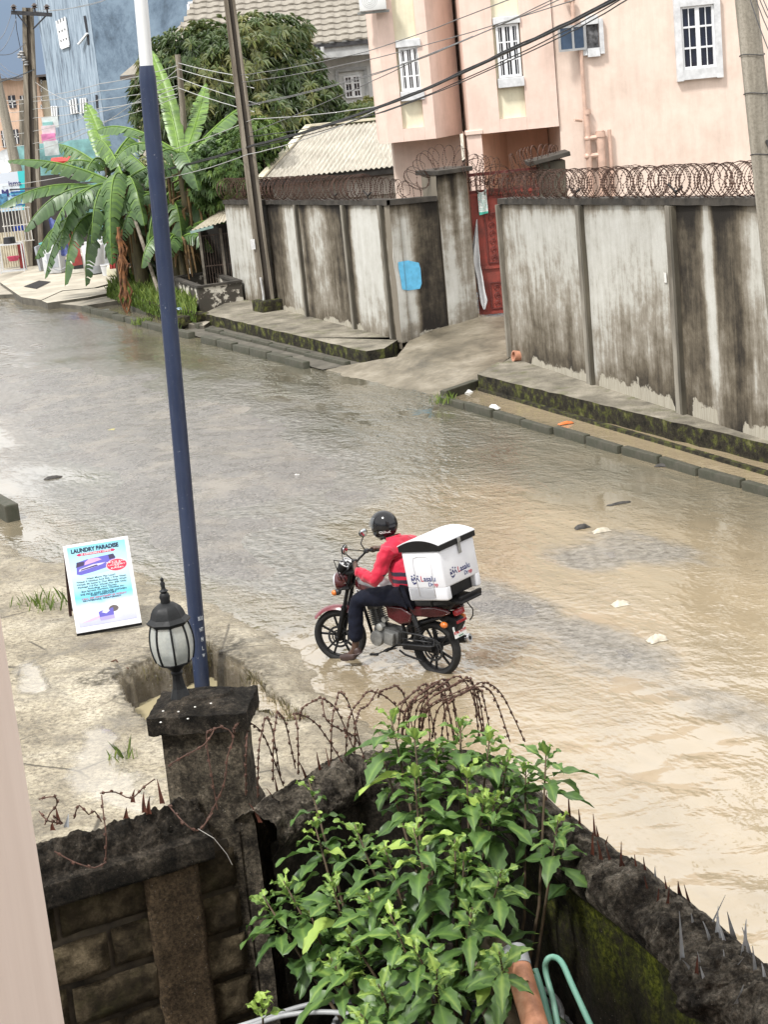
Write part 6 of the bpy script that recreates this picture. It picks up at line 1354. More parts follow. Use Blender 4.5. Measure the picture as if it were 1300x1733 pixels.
for px, py, hp_, k in sh_px:
    b = P(px, py, TOP + .03); h = hp_ / 3000 * b.y * 1.1
    shard(b - V((0, 0, .02)), h + .02, rnd.uniform(.006, .012), (rnd.uniform(-.03, .02) + (.07 if k == 2 else 0), rnd.uniform(-.02, .02)), RSH if k == 0 else SSH, rnd.choice((0, 0, .02, -.03)))
for px, py, hp_ in ((100, 1395, 34), (112, 1400, 26), (245, 1375, 45), (252, 1378, 40), (213, 1385, 22), (225, 1358, 30), (275, 1360, 50), (90, 1405, 20)):
    b = Yd(px, py, 7.3 + px * .0011); shard(b, hp_ / 3000 * 7.5, .012, (rnd.uniform(-.03, .03), 0), RSH if px != 112 else SSH, rnd.choice((0, .03)))
# ------------------------------------------------------------------ gate pillar with cap
ca = [P(*p, 3.5) for p in ((246, 1207), (423, 1196), (392, 1163), (262, 1181))]
cc = sum(ca, V()) / 4; dx_ = (ca[1] - ca[0]); dx_.z = 0; dx_.normalize(); dy_ = V((-dx_.y, dx_.x, 0))
npil = thing('gate_pillar', 'blackened concrete gate pillar in the foreground carrying the garden lantern', 'pillar', (cc.x, cc.y, 0))
o = MB(); cw, cdp = (ca[1] - ca[0]).length * .95, max(.36, (ca[2] - ca[1]).length); cen = ca[0] + dx_ * cw / 2 + dy_ * cdp / 2
Rp = Matrix((dx_, dy_, V((0, 0, 1)))).transposed()
NG = 26
def capf(side):
    def fn(u, v):
        x = (u - .5) * cw; y = (v - .5) * cdp; e = min(min(u, 1 - u) * cw, min(v, 1 - v) * cdp); z = 3.47 + .035 * smooth(.0, .12, e) + .008 * nz(x, y, 14) + .004 * nz(x, y, 40)
        if (u - .5) ** 2 + (v - .62) ** 2 < .09: z += .012
        p = cen + Rp @ V((x + .006 * nz(y * 20, 1), y + .006 * nz(x * 20, 2), 0)); return V((p.x, p.y, z))
    return fn
o.grid(capf(0), 44, 36)
for (ux, vx, un, vn) in ((0, 0, 1, 0), (0, 0, 0, 1), (1, 0, 0, 1), (0, 1, 1, 0)):
    def sf(u, v):
        p = capf(0)(ux + un * u, vx + vn * u); p = V(p); p.z -= v * (.085 + .006 * nz(u * 9, ux + vx, 1)); return p
    o.grid(sf, 40, 5)
o.grid(lambda u, v: capf(0)(u, v) - V((0, 0, .085)), 8, 8); o.build('cap', MORTD, npil, smooth=50)
sw, sd_ = cw * .80, cdp * .78; o = MB()
for (x0, y0, x1, y1) in ((-.5, -.5, .5, -.5), (.5, -.5, .5, .5), (-.5, -.5, -.5, .5), (-.5, .5, .5, .5)):
    def sf(u, v):
        x, y = (x0 + (x1 - x0) * u) * sw, (y0 + (y1 - y0) * u) * sd_; z = .6 + 2.82 * v; k = .008 * NZ.noise(V((x * 8, y * 8, z * 8))) + (.035 * smooth(3.02, 2.9, z) if True else 0)
        p = cen + Rp @ V((x * (1 + k * 4), y * (1 + k * 4), 0)); return V((p.x, p.y, z))
    o.grid(sf, 14, 120)
o.build('shaft', PILL, npil, smooth=50)
# white specks on the cap
o = MB()
for px, py in ((276, 1203), (302, 1204), (272, 1222), (330, 1196), (357, 1190), (318, 1216)): o.sphere(P(px, py, 3.515), (.006, .006, .003), 6, 4)
o.build('lime_speck', mk('lime', (.65, .64, .6), .8), npil)
# lantern
lb_ = P(306, 1180, 3.5); lp = thing('garden_lantern', 'black post-top garden lantern with frosted panes on the foreground pillar', 'lantern', lb_, world=False)
LBK = mk('lantern_black', (.008, .009, .010), .55, 0, .3, 14, .3, 60, c2=(.018, .019, .02), spec=.25); S_ = .0026
def hexl(prof, n=8): o = MB(); o.lathe(prof, n=n, R=Matrix.Rotation(RD(22.5), 3, 'Z')); return o
hexl([(.052, 0), (.05, .008), (.034, .05), (.026, .10), (.025, .125)]).build('stem', LBK, lp)
o = MB(); o.lathe([(.028, .12), (.03, .13), (.024, .138), (.036, .15), (.055, .172), (.058, .178)], n=24); o.build('neck', LBK, lp, smooth=40)
o = MB(); o.lathe([(.05, .174), (.078, .178), (.082, .186), (.076, .194), (.05, .192)], n=32); o.build('lower_ring', LBK, lp, smooth=40)
gp2 = [(.076 + .024 * sin(pi * (.08 + .84 * i / 10)) ** .8, .19 + .185 * i / 10) for i in range(11)]
q = N('frosted_glass'); c = q.ramp(q.noise(q.coord('Object'), 26, 5, .7), [(.3, (.42, .45, .43)), (.7, (.60, .63, .60))]); q.done(c, .35, 0, None, .6); q.b.inputs['Alpha'].default_value = .62; FG = q.m
for k in range(8):
    o = MB(); a0_ = k * pi / 4 + .0; 
    def gf(u, v):
        t = v * 10; i = min(9, int(t)); f = t - i; r = gp2[i][0] + f * (gp2[i + 1][0] - gp2[i][0]); z = gp2[i][1] + f * (gp2[i + 1][1] - gp2[i][1]); a = a0_ + (pi / 4) * u; r = r * cos(pi / 8) / cos((u - .5) * pi / 4) * 1.03; return V((r * cos(a), r * sin(a), z))
    o.grid(gf, 6, 14); o.build('pane', FG, lp, smooth=True)
    o = MB(); o.tube([V((r * cos(a0_) * 1.03, r * sin(a0_) * 1.03, z)) for r, z in gp2], .0058, 6); o.build('rib', LBK, lp, smooth=True)
o = MB(); o.lathe([(.07, .368), (.09, .372), (.102, .382), (.106, .392), (.1, .397), (.085, .41), (.077, .435), (.066, .455), (.048, .470), (.026, .478), (.022, .48)], n=8, R=Matrix.Rotation(RD(0), 3, 'Z')); o.build('roof', LBK, lp, smooth=25)
o = MB(); o.lathe([(.02, .476), (.024, .485), (.022, .492), (.026, .51), (.02, .525), (.014, .53), (.022, .538), (.012, .545), (.009, .555), (.012, .575), (.006, .585), (.009, .592), (.006, .602), (0, .606)], n=18); o.build('finial', LBK, lp, smooth=40)
BW = mk('bulb_white', (.75, .76, .74), .4); o = MB(); o.cyl((0, 0, .19), (0, 0, .235), .02, n=12); o.tube([V((.018 * cos(t), .018 * sin(t), .24 + .07 * t / 18.8)) for t in [i * .4 for i in range(48)]], .007, 6); o.build('bulb', BW, lp, smooth=True)
o = MB(); o.cyl((.0, 0, .31), (0, 0, .365), .014, n=10); o.build('lamp_socket', BW, lp)
lp.rotation_euler = (0, RD(-1.5), RD(9)); lp.scale = (.98, .98, .98)
# ------------------------------------------------------------------ near barbed wire
def nearwire(paths, label, r=.0032, barb=True):
    o = MB()
    for pts in paths:
        pts = [V(p) for p in pts]; n = len(pts); sp = []
        for i in range(n - 1):
            p0, p1, p2, p3 = pts[max(0, i - 1)], pts[i], pts[i + 1], pts[min(n - 1, i + 2)]
            k = max(2, int((p2 - p1).length / .025))
            for j in range(k):
                f = j / k; sp.append(.5 * ((2 * p1) + (p2 - p0) * f + (2 * p0 - 5 * p1 + 4 * p2 - p3) * f * f + (3 * p1 - p0 - 3 * p2 + p3) * f ** 3))
        sp.append(pts[-1]); o.tube(sp, r, 5)
        if barb:
            for i in range(1, len(sp) - 1, 2):
                c = sp[i] + V((random.uniform(-.004, .004),) * 3); d = (sp[i + 1] - sp[i - 1]).normalized(); a = V((random.uniform(-1, 1), random.uniform(-1, 1), random.uniform(-1, 1))).normalized()
                o.cyl(c - d * .006, c + d * .006, r * 2.1, n=5)
                for sg in (1, -1): o.tube([c, c + (a * sg + d * .25 * sg) * random.uniform(.011, .017)], [r * .8, .0006], 3)
    ob = o.build('barbed_wire', RUSTN, recalc=False); tag(ob, label, 'barbed wire'); return ob
RUSTN = mk('near_rust', (.10, .047, .032), .75, .2, .5, 40, c2=(.05, .028, .02))
def A_(px, py, d): return Yd(px, py, d)
def loop(px0, py0, pxt, pyt, px1, py1, d0=7.65, d1=7.95):
    return [A_(px0, py0, d0), A_(px0 + (pxt - px0) * .15, py0 + (pyt - py0) * .6, d0 - .08), A_(pxt - (pxt - px0) * .35, pyt + (py0 - pyt) * .12, (d0 + d1) / 2 - .1), A_(pxt, pyt, (d0 + d1) / 2), A_(pxt + (px1 - pxt) * .45, pyt + (py1 - pyt) * .22, d1), A_(px1, py1, d1 + .05)]
lps = [loop(396, 1240, 408, 1222, 437, 1345), loop(416, 1345, 420, 1222, 480, 1330), loop(436, 1350, 450, 1215, 475, 1318), loop(462, 1322, 470, 1205, 500, 1300), loop(505, 1310, 500, 1207, 580, 1290), loop(507, 1220, 545, 1182, 600, 1270), loop(545, 1182, 590, 1240, 620, 1290), loop(560, 1290, 575, 1172, 612, 1268), loop(600, 1275, 610, 1200, 640, 1165), loop(585, 1280, 625, 1170, 690, 1215), loop(640, 1180, 672, 1162, 700, 1240)]
nearwire(lps, 'open rusty barbed wire loops between the lantern pillar and the leafy shrub')
dl_ = []
for k in range(14):
    r_ = random.Random(k + 3); x0 = 676 + k * 5 + r_.uniform(-12, 12)
    dl_.append(loop(x0 - r_.uniform(0, 14), 1250, 716 + k * 8 + r_.uniform(-16, 16), 1146 + abs(k - 7) * 2.2 + r_.uniform(-5, 12), x0 + 60 + k * 5 + r_.uniform(-14, 22), 1255, 7.7 + r_.uniform(0, .15), 7.95 + r_.uniform(0, .15)))
nearwire(dl_, 'dense rusty barbed wire loops bunched behind the top of the leafy shrub')
tang = [[A_(66, 1352, 7.3), A_(92, 1348, 7.25), A_(96, 1362, 7.3), A_(85, 1375, 7.3), A_(76, 1395, 7.3)], [A_(66, 1372, 7.3), A_(80, 1388, 7.25), A_(104, 1392, 7.3), A_(90, 1380, 7.2)], [A_(125, 1385, 7.35), A_(134, 1362, 7.3), A_(150, 1378, 7.3), A_(160, 1372, 7.35), A_(172, 1390, 7.35)], [A_(170, 1342, 7.3), A_(195, 1340, 7.4), A_(222, 1350, 7.4), A_(245, 1330, 7.5), A_(262, 1318, 7.5)], [A_(178, 1460, 7.2), A_(180, 1420, 7.2), A_(175, 1375, 7.25), A_(172, 1345, 7.3)], [A_(92, 1440, 7.2), A_(125, 1458, 7.18), A_(160, 1468, 7.18), A_(180, 1458, 7.18)], [A_(285, 1295, 7.4), A_(310, 1280, 7.35), A_(345, 1260, 7.35), A_(362, 1235, 7.4), A_(350, 1240, 7.4), A_(352, 1275, 7.38), A_(358, 1310, 7.36), A_(368, 1370, 7.36)], [A_(352, 1240, 7.4), A_(375, 1230, 7.45), A_(395, 1245, 7.45), A_(385, 1280, 7.42), A_(378, 1330, 7.4), A_(345, 1398, 7.36)], [A_(285, 1362, 7.4), A_(310, 1390, 7.3), A_(335, 1405, 7.3), A_(360, 1375, 7.36)]]
nearwire(tang, 'broken rusty barbed wire tangled on the wall top left of the lantern pillar')
o = MB(); o.tube([A_(335, 1402, 7.3), A_(362, 1418, 7.28), A_(384, 1445, 7.26), A_(393, 1463, 7.25)], .0018, 4); ob = o.build('loose_wire', mk('bare_wire', (.4, .39, .36), .4, .6)); tag(ob, 'thin pale wire end sticking out below the lantern pillar', 'wire')
# ------------------------------------------------------------------ leafy shrub
SHR = leafmat('shrub_leaf', (.040, .085, .028), (.115, .215, .055), (.38, .52, .12), .42, .30, spec=.45)
sb0 = V((.15, 6.6, 1.2)); shb = thing('shrub', 'big leafy green shrub with ragged leaves growing inside the foreground wall', 'shrub', sb0)
rnd = random.Random(77)
def leaf(o, base, d, up, L, w_, tone, droop, seed):
    r = random.Random(seed); d = d.normalized(); s = d.cross(up); s = s.normalized() if s.length > .01 else V((1, 0, 0)); u = s.cross(d); n = 9; vs = []; tns = []
    for i in range(n + 1):
        t = i / n; c = base + d * L * (.12 + .88 * t) * (1 - .18 * droop * t) - V((0, 0, droop * L * .5 * t * t)) if i else base + d * L * .12
        w2 = w_ * (sin(pi * min(1, t ** .85 * .97 + .03)) ** .8) * (1 - .1 * t); j1, j2 = (1 + .16 * (r.random() - .5) + (.13 if i % 2 else -.13) * (t > .2)), (1 + .16 * (r.random() - .5) + (-.13 if i % 2 else .13) * (t > .2))
        if r.random() < .06: j1 *= .5
        if i == n: w2 = .001
        wv = u * (.012 * sin(t * 9 + seed))
        vs += [c + s * w2 * j1 + u * w2 * .28 + wv, c + s * w2 * .5 + u * w2 * .1, c, c - s * w2 * .5 + u * w2 * .1, c - s * w2 * j2 + u * w2 * .28 - wv]; vn = .09 if i % 2 else -.07; tns += [max(0, tone + vn), max(0, tone - vn * .6), min(1, tone + .3), max(0, tone - vn * .6), max(0, tone + vn)]
    k = 5; o.add(vs, [(i * k + j, i * k + j + 1, (i + 1) * k + j + 1, (i + 1) * k + j) for i in range(n) for j in range(k - 1)]); o.at['tone'] += tns
    kk = len(o.v); o.tube([base, base + d * L * .13], .0022, 3); o.at['tone'] += [.8] * (len(o.v) - kk)
tips = [(660, 1205, 7.5), (700, 1235, 7.4), (780, 1215, 7.5), (830, 1238, 7.4), (925, 1262, 7.2), (700, 1300, 7.2), (740, 1265, 7.4), (645, 1270, 7.5), (600, 1395, 7.2), (530, 1385, 7.4), (522, 1318, 7.6), (480, 1490, 7.2), (445, 1515, 7.2), (560, 1485, 7.0), (700, 1400, 6.9), (770, 1420, 6.9), (820, 1345, 7.1), (945, 1385, 6.9), (850, 1470, 6.7), (800, 1535, 6.6), (660, 1545, 6.7), (640, 1665, 6.5), (740, 1640, 6.4), (835, 1620, 6.5), (650, 1430, 7.0), (845, 1610, 6.3), (620, 1510, 6.85), (785, 1440, 6.85), (700, 1600, 6.55), (840, 1345, 7.1), (590, 1580, 6.8), (790, 1300, 7.2), (860, 1280, 7.3), (560, 1620, 6.8), (610, 1715, 6.4), (520, 1530, 7.1), (890, 1290, 7.25)]
lv = MB(); lv.at['tone'] = []; stm = MB(); sd0 = 0
trunk_tops = [V((-.25, 6.9, 2.0)), V((.05, 6.8, 2.1)), V((.3, 6.75, 2.05)), V((.12, 6.6, 1.9))]
for tp in trunk_tops: stm.tube([sb0, sb0.lerp(tp, .5) + V((.03, .02, 0)), tp], [.026, .022, .017], 7)
for (px, py, dpt) in tips:
    tip = Yd(px, py, dpt); j = min(trunk_tops, key=lambda q_: (q_ - tip).length); mid = j.lerp(tip, .55) + V((rnd.uniform(-.06, .06), rnd.uniform(-.05, .05), -.06)); axis = (tip - mid).normalized()
    axis = (axis + V((0, 0, .5))).normalized(); stm.tube([j, j.lerp(mid, .5) + V((rnd.uniform(-.03, .03), 0, 0)), mid, mid.lerp(tip, .6), tip], [.013, .010, .008, .006, .003], 6)
    x = axis.cross(V((0, 0, 1))); x = x.normalized() if x.length > .1 else V((1, 0, 0)); y = axis.cross(x)
    small = (px, py) in ((522, 1318),); nL = 14 if not small else 6
    for k in range(nL):
        sd0 += 1; f = k / nL; th = k * 2.4 + rnd.uniform(-.3, .3); out = x * cos(th) + y * sin(th); el_ = .95 - 1.0 * f; d = out * 1.0 + axis * el_ * (1.3 if f < .3 else .8)
        base = tip - axis * (.02 + .20 * f); L = (.075 + .20 * f ** .7) * rnd.uniform(.6, 1.3) * (.62 if small else 1.0); tone = (.85 - .60 * f ** .6) * rnd.uniform(.75, 1.15)
        leaf(lv, base, d, axis, L, L * rnd.uniform(.14, .20), (1.0 if rnd.random() < .03 else max(0, min(1, tone))), rnd.uniform(.1, .75) + .4 * f, sd0)
    for k in range(3):       # older leaves lower on the branch
        sd0 += 1; b = mid.lerp(tip, rnd.uniform(.0, .65)); d = V((rnd.uniform(-1, 1), rnd.uniform(-1, .6), rnd.uniform(-.35, .4))); leaf(lv, b, d, V((0, 0, 1)), rnd.uniform(.18, .28), rnd.uniform(.034, .05), rnd.uniform(.0, .3), rnd.uniform(.4, 1.1), sd0)
lv.build('leaves', SHR, shb, smooth=True, recalc=False); stm.build('stems', mk('shrub_stem', (.10, .07, .04), .8, 0, .3, 9, .4, 40), shb, smooth=True)
sm = thing('seedling', 'small pale green seedling at the bottom edge left of the big shrub', 'plant', Yd(445, 1745, 6.9)); o = MB(); o.at['tone'] = []; b = Yd(445, 1722, 6.9)
for k in range(9): sd0 += 1; a = k * 2.4; leaf(o, b + V((0, 0, .01 * k)), V((cos(a), sin(a), .5 + .1 * k)), V((0, 0, 1)), .12 - .006 * k, .022, .7 + .03 * k, .4, sd0)
o.build('leaves', SHR, sm, smooth=True, recalc=False); o = MB(); o.tube([Yd(446, 1800, 6.9), b], .005, 5); o.build('stem', mk('shrub_stem', (.1, .07, .04)), sm)
# ------------------------------------------------------------------ pipes, hose and cable coils in the yard
q = N('old_timber'); wq = q.coord('World'); TIMB = q.done(q.ramp(q.noise(wq, 9, 6, .7), [(.3, (.10, .08, .055)), (.5, (.24, .195, .145)), (.7, (.36, .30, .235))]), .85, 0, q.bump(q.noise(wq, 24, 5, .7), .5, .01), .25)
for (a, b, r, lab) in (((752, 1415, 7.25), (880, 1760, 6.35), .032, 'long weathered grey-brown pole leaning through the shrub'), ((838, 1590, 6.75), (925, 1790, 6.3), .040, 'thick weathered grey-brown pole next to the orange pipe'), ((800, 1600, 6.8), (850, 1780, 6.3), .036, 'shorter weathered pole behind the shrub leaves near the bottom edge')):
    A, B_ = Yd(*a), Yd(*b); o = MB(); n = 10; o.tube([A.lerp(B_, i / n) + V((.008 * nz(i, 3, .9), 0, 0)) for i in range(n + 1)], [r * (1 + .08 * nz(i, 8, .8)) for i in range(n + 1)], 12); ob = o.build('timber_pole', TIMB, smooth=40); tag(ob, lab, 'pole')
A, B_ = Yd(872, 1618, 6.55), Yd(925, 1800, 6.1); axp = (B_ - A).normalized(); op = thing('orange_pipe', 'orange plastic pipe with a grey open end leaning in the corner of the yard', 'pipe', B_)
o = MB(); o.tube([A, B_], .052, 24); q = N('orange_pvc'); wq = q.coord('World'); OR = q.done(q.ramp(q.noise(wq, 7, 5, .65), [(.35, (.30, .13, .07)), (.5, (.50, .23, .13)), (.65, (.66, .36, .23))]), .55, 0, None, .4); o.build('tube', OR, op, smooth=40)
o = MB(); o.tube([A + axp * .06, A, A - axp * .03], [.055, .056, .054], 24, cap=False); o.build('grey_end', mk('grey_pvc', (.36, .37, .38), .6, 0, .2, 7), op, smooth=40)
HOSE = mk('green_hose', (.14, .36, .27), .4, 0, .2, 4, c2=(.24, .46, .36))
def tubeobj(name, pts, r, mt, label, cat, n=10):
    pts = [V(p) for p in pts]; sp = []
    for i in range(len(pts) - 1):
        p0, p1, p2, p3 = pts[max(0, i - 1)], pts[i], pts[i + 1], pts[min(len(pts) - 1, i + 2)]
        for j in range(8): f = j / 8; sp.append(.5 * ((2 * p1) + (p2 - p0) * f + (2 * p0 - 5 * p1 + 4 * p2 - p3) * f * f + (3 * p1 - p0 - 3 * p2 + p3) * f ** 3))
    sp.append(pts[-1]); o = MB(); o.tube(sp, r, n); ob = o.build(name, mt, smooth=40); return tag(ob, label, cat)
tubeobj('green_hose', [Yd(*p) for p in ((955, 1800, 6.2), (938, 1700, 6.4), (924, 1645, 6.5), (926, 1624, 6.5), (938, 1619, 6.5), (952, 1630, 6.45), (970, 1670, 6.35), (1000, 1735, 6.2), (1030, 1800, 6.1))], .0125, HOSE, 'green garden hose bent over in a narrow loop beside the orange pipe', 'hose')
tubeobj('green_pipe', [Yd(*p) for p in ((905, 1640, 6.6), (920, 1690, 6.5), (945, 1790, 6.3))], .016, HOSE, 'straight green pipe directly touching the right side of the orange pipe', 'pipe')
CG = mk('grey_conduit', (.36, .37, .38), .4, 0, .2, 6)
cc_ = V((.05, 6.95, 0))
for k in range(9):
    rr = .36 + .045 * (k % 3) + .02 * nz(k, 1, 3); zc_ = 2.16 + .028 * (k // 3) - .12 * (k % 3 == 2) ; cxx = cc_ + V((.03 * nz(k, 7, 2) , .03 * nz(k, 5, 2), zc_))
    o = MB(); o.tube([cxx + V((rr * 1.25 * cos(a), rr * sin(a), .012 * sin(3 * a + k))) for a in [i * pi / 24 for i in range(48)]], .013, 8, closed=True); ob = o.build('conduit_coil', CG, smooth=True); tag(ob, 'coiled grey plastic conduit lying under the shrub at the bottom edge', 'conduit coil', 'grey conduit coils under the shrub')
tk = MB(); tk.lathe([(0, 1.2), (.62, 1.2), (.62, 2.0), (.6, 2.04), (0, 2.06)], cc_); ob = tk.build('water_drum', mk('dark_drum', (.03, .03, .032), .5, 0, .3, 4), smooth=40); tag(ob, 'dark drum in the shade under the grey conduit coils', 'drum')
for (pts, lab) in (((( 330, 1760, 7.2), (430, 1728, 7.15), (520, 1700, 7.1), (600, 1690, 7.1)), 'grey cable trailing left from the conduit coils along the bottom edge'), (((400, 1745, 7.1), (480, 1718, 7.05), (560, 1712, 7.0), (640, 1722, 6.9)), 'second grey cable trailing beside the conduit coils')): tubeobj('grey_cable', [Yd(*p) for p in pts], .012, CG, lab, 'cable')
# ------------------------------------------------------------------ motorcycle (local frame: x forward, y left, z up, origin under the rear axle)
hd = FW_C - RW_C; YAW = atan2(hd.y, hd.x)
MAR = mk('maroon_paint', (.060, .006, .009), .28, 0, .15, 5, coat=.6); BLKM = mk('bike_black', (.008, .008, .009), .5, 0, .3, 12, spec=.25); TYRE = mk('tyre_rubber', (.008, .008, .008), .8, 0, .3, 18, .4, 60)
ALU = mk('engine_alu', (.12, .12, .117), .45, .6, .4, 16, c2=(.08, .08, .078)); CHR = mk('chrome', (.55, .55, .56), .18, .95, .15, 9); GUN = mk('gunmetal', (.035, .036, .039), .45, .5, .3, 10)
AMB = mk('amber_lens', (.55, .15, .025), .25, 0, .08, 8); TRED = mk('red_lens', (.30, .012, .018), .2, 0, .1, 8); FOAMB = mk('seat_black', (.018, .018, .02), .6, 0, .2, 8)
mc = thing('motorcycle', 'maroon and black commuter motorcycle standing in the flooded road under the rider', 'motorcycle', (RW_C.x, RW_C.y, 0), YAW, world=False)
RA = .30; ZA = .262
SX = Matrix.Translation(V((1.06, 0, 0))) @ Matrix.Rotation(RD(20), 4, 'Z') @ Matrix.Translation(V((-1.06, 0, 0)))
def wheel(name, c, tw, steer):
    R_ = Matrix.Rotation(RD(20), 3, 'Z') if steer else Matrix.Identity(3); cw_ = SX @ V(c) if steer else V(c)
    o = MB(); prof = [(RA - .062, -.6 * tw), (RA - .05, -.9 * tw), (RA - .03, -1.0 * tw), (RA - .010, -.75 * tw), (RA, -.3 * tw), (RA, .3 * tw), (RA - .010, .75 * tw), (RA - .03, 1.0 * tw), (RA - .05, .9 * tw), (RA - .062, .6 * tw)]
    Rw = R_ @ Matrix.Rotation(RD(-90), 3, 'X'); o.lathe(prof, cw_, n=48, R=Rw)
    w_ = o.build(name, TYRE, mc, smooth=40)
    o = MB(); o.lathe([(RA - .062, -.6 * tw), (RA - .075, -.55 * tw), (RA - .08, 0), (RA - .075, .55 * tw), (RA - .062, .6 * tw)], cw_, n=48, R=Rw); o.lathe([(0, -.05), (.05, -.05), (.055, -.03), (.055, .03), (.05, .05), (0, .05)], cw_, n=20, R=Rw)
    for k in range(5):
        for s_ in (-.13, .13):
            a = k * 2 * pi / 5 + s_ + (.3 if steer else 0); i_ = R_ @ V((.05 * cos(a - s_ * .3), 0, .05 * sin(a - s_ * .3))); e_ = R_ @ V(((RA - .072) * cos(a + s_ * .5), 0, (RA - .072) * sin(a + s_ * .5))); o.beam(cw_ + i_, cw_ + e_, .022, .016, up=R_ @ V((0, 1, 0)))
    r_ = o.build('rim', BLKM, w_, smooth=30)
    o = MB(); dy = .045 if steer else .06
    for rr in ((.10, .125), (.065, .08)):
        o.lathe([(rr[0], dy), (rr[1], dy), (rr[1], dy + .006), (rr[0], dy + .006), (rr[0], dy)], cw_, n=36, R=Rw)
    for k in range(6): a = k * pi / 3; o.beam(cw_ + Rw @ V((.06 * cos(a), .06 * sin(a), dy + .003)), cw_ + Rw @ V((.11 * cos(a + .3), .11 * sin(a + .3), dy + .003)), .018, .005)
    o.build('brake_disc' if steer else 'sprocket', GUN, w_, smooth=30)
wheel('front_wheel', (1.275, 0, ZA), .042, True); wheel('rear_wheel', (-.01, 0, ZA), .05, False)
S3 = lambda p: SX @ V(p)
for s_ in (1, -1):
    o = MB(); o.cyl(S3((1.275, .085 * s_, ZA - .02)), S3((1.165, .085 * s_, .60)), .027, .030, 12); o.cyl(S3((1.165, .085 * s_, .60)), S3((1.045, .085 * s_, 1.0)), .021, n=12); o.cyl(S3((1.17, .085 * s_, .58)), S3((1.16, .085 * s_, .615)), .034, n=12); o.sphere(S3((1.275, .085 * s_, ZA)), .035, 10, 8); o.build('fork_leg', GUN if s_ < 0 else BLKM, mc, smooth=40)
o = MB(); o.rbox(S3((1.055, 0, 1.0)), (.09, .24, .035), .01, (0, 0, RD(20))); o.rbox(S3((1.11, 0, .83)), (.09, .24, .03), .01, (0, 0, RD(20))); o.build('triple_clamp', BLKM, mc)
# mudguards
o = MB()
def mg(u, v):
    a = RD(38 + 108 * u); r = RA + .035 + .01 * (1 - (2 * v - 1) ** 2); yy = (v - .5) * .135; r -= .03 * abs(2 * v - 1) ** 3
    return S3((1.275 + r * cos(a), yy, ZA + .01 + r * sin(a)))
o.grid(mg, 24, 10); o.build('front_mudguard', mk('mudguard_red', (.14, .016, .024), .25, 0, .1, 5, coat=.6), mc, smooth=True)
o = MB(); o.beam(S3((1.19, .07, .5)), S3((1.24, .07, .56)), .02, .05); o.beam(S3((1.19, -.07, .5)), S3((1.24, -.07, .56)), .02, .05); o.build('mudguard_stay', BLKM, mc)
# headlight, gauges, indicators, bars
o = MB(); Rh = Matrix.Rotation(RD(20), 3, 'Z') @ Matrix.Rotation(RD(96), 3, 'Y')
o.lathe([(.02, -.11), (.07, -.10), (.10, -.05), (.105, .0), (.1, .035)], S3((1.20, 0, .885)), n=24, R=Rh); o.rbox(S3((1.15, 0, .93)), (.14, .2, .12), .04, (0, RD(-15), RD(20))); hl = o.build('headlight', MAR, mc, smooth=40)
o = MB(); o.lathe([(.1, .035), (.09, .055), (.05, .07), (0, .074)], S3((1.20, 0, .885)), n=24, R=Rh); o.build('lens', mk('lens_clear', (.6, .62, .65), .08, .3, .05, 4), hl, smooth=True)
Rg = Matrix.Rotation(RD(20), 3, 'Z') @ Matrix.Rotation(RD(-32), 3, 'Y')
o = MB(); o.rbox(S3((1.13, 0, 1.05)), (.10, .2, .08), .03, (0, RD(-32), RD(20))); o.build('gauge_housing', BLKM, mc, smooth=30)
for s_ in (.062, -.062):
    c = S3((1.125, s_, 1.075)); o = MB(); o.lathe([(.05, -.07), (.06, 0), (.06, .02)], c, n=24, R=Rg); g_ = o.build('gauge', BLKM, mc, smooth=40); o = MB(); o.lathe([(.06, .02), (.062, .026), (.048, .026), (.047, .015)], c, n=24, R=Rg); o.build('bezel', CHR, g_, smooth=40); o = MB(); o.lathe([(.047, .014), (0, .015)], c, n=20, R=Rg); o.build('dial', mk('dial_white', (.62, .63, .62), .4), g_)
for s_ in (1, -1):
    c = S3((1.20, .135 * s_, .80)); o = MB(); o.cyl(S3((1.13, .07 * s_, .84)), c, .014, n=8); o.sphere(c, (.045, .03, .035), 12, 8, Rh @ Matrix.Rotation(RD(-90), 3, 'Y')); i_ = o.build('front_indicator', GUN, mc, smooth=40); o = MB(); o.sphere(c + V((.028, .02, -.005)), (.035, .03, .032), 12, 8); o.build('lens', AMB, i_, smooth=True)
bar = [(.905, .345, 1.135), (.945, .24, 1.16), (1.01, .12, 1.10), (1.045, .05, 1.05), (1.045, -.05, 1.05), (1.01, -.12, 1.10), (.945, -.24, 1.16), (.905, -.345, 1.135)]
o = MB(); o.tube([S3(p) for p in bar], .012, 10); hb = o.build('handlebar', BLKM, mc, smooth=True)
for s_ in (1, -1):
    o = MB(); o.cyl(S3((.915, .24 * s_, 1.158)), S3((.87, .375 * s_, 1.125)), .0175, n=12); o.build('grip', FOAMB, hb, smooth=40)
    o = MB(); o.tube([S3((.94, .20 * s_, 1.155)), S3((.985, .22 * s_, 1.15)), S3((.97, .36 * s_, 1.12))], .008, 6); o.rbox(S3((.945, .2 * s_, 1.165)), (.05, .06, .045), .01, (0, 0, RD(20))); o.build('lever', GUN, hb, smooth=40)
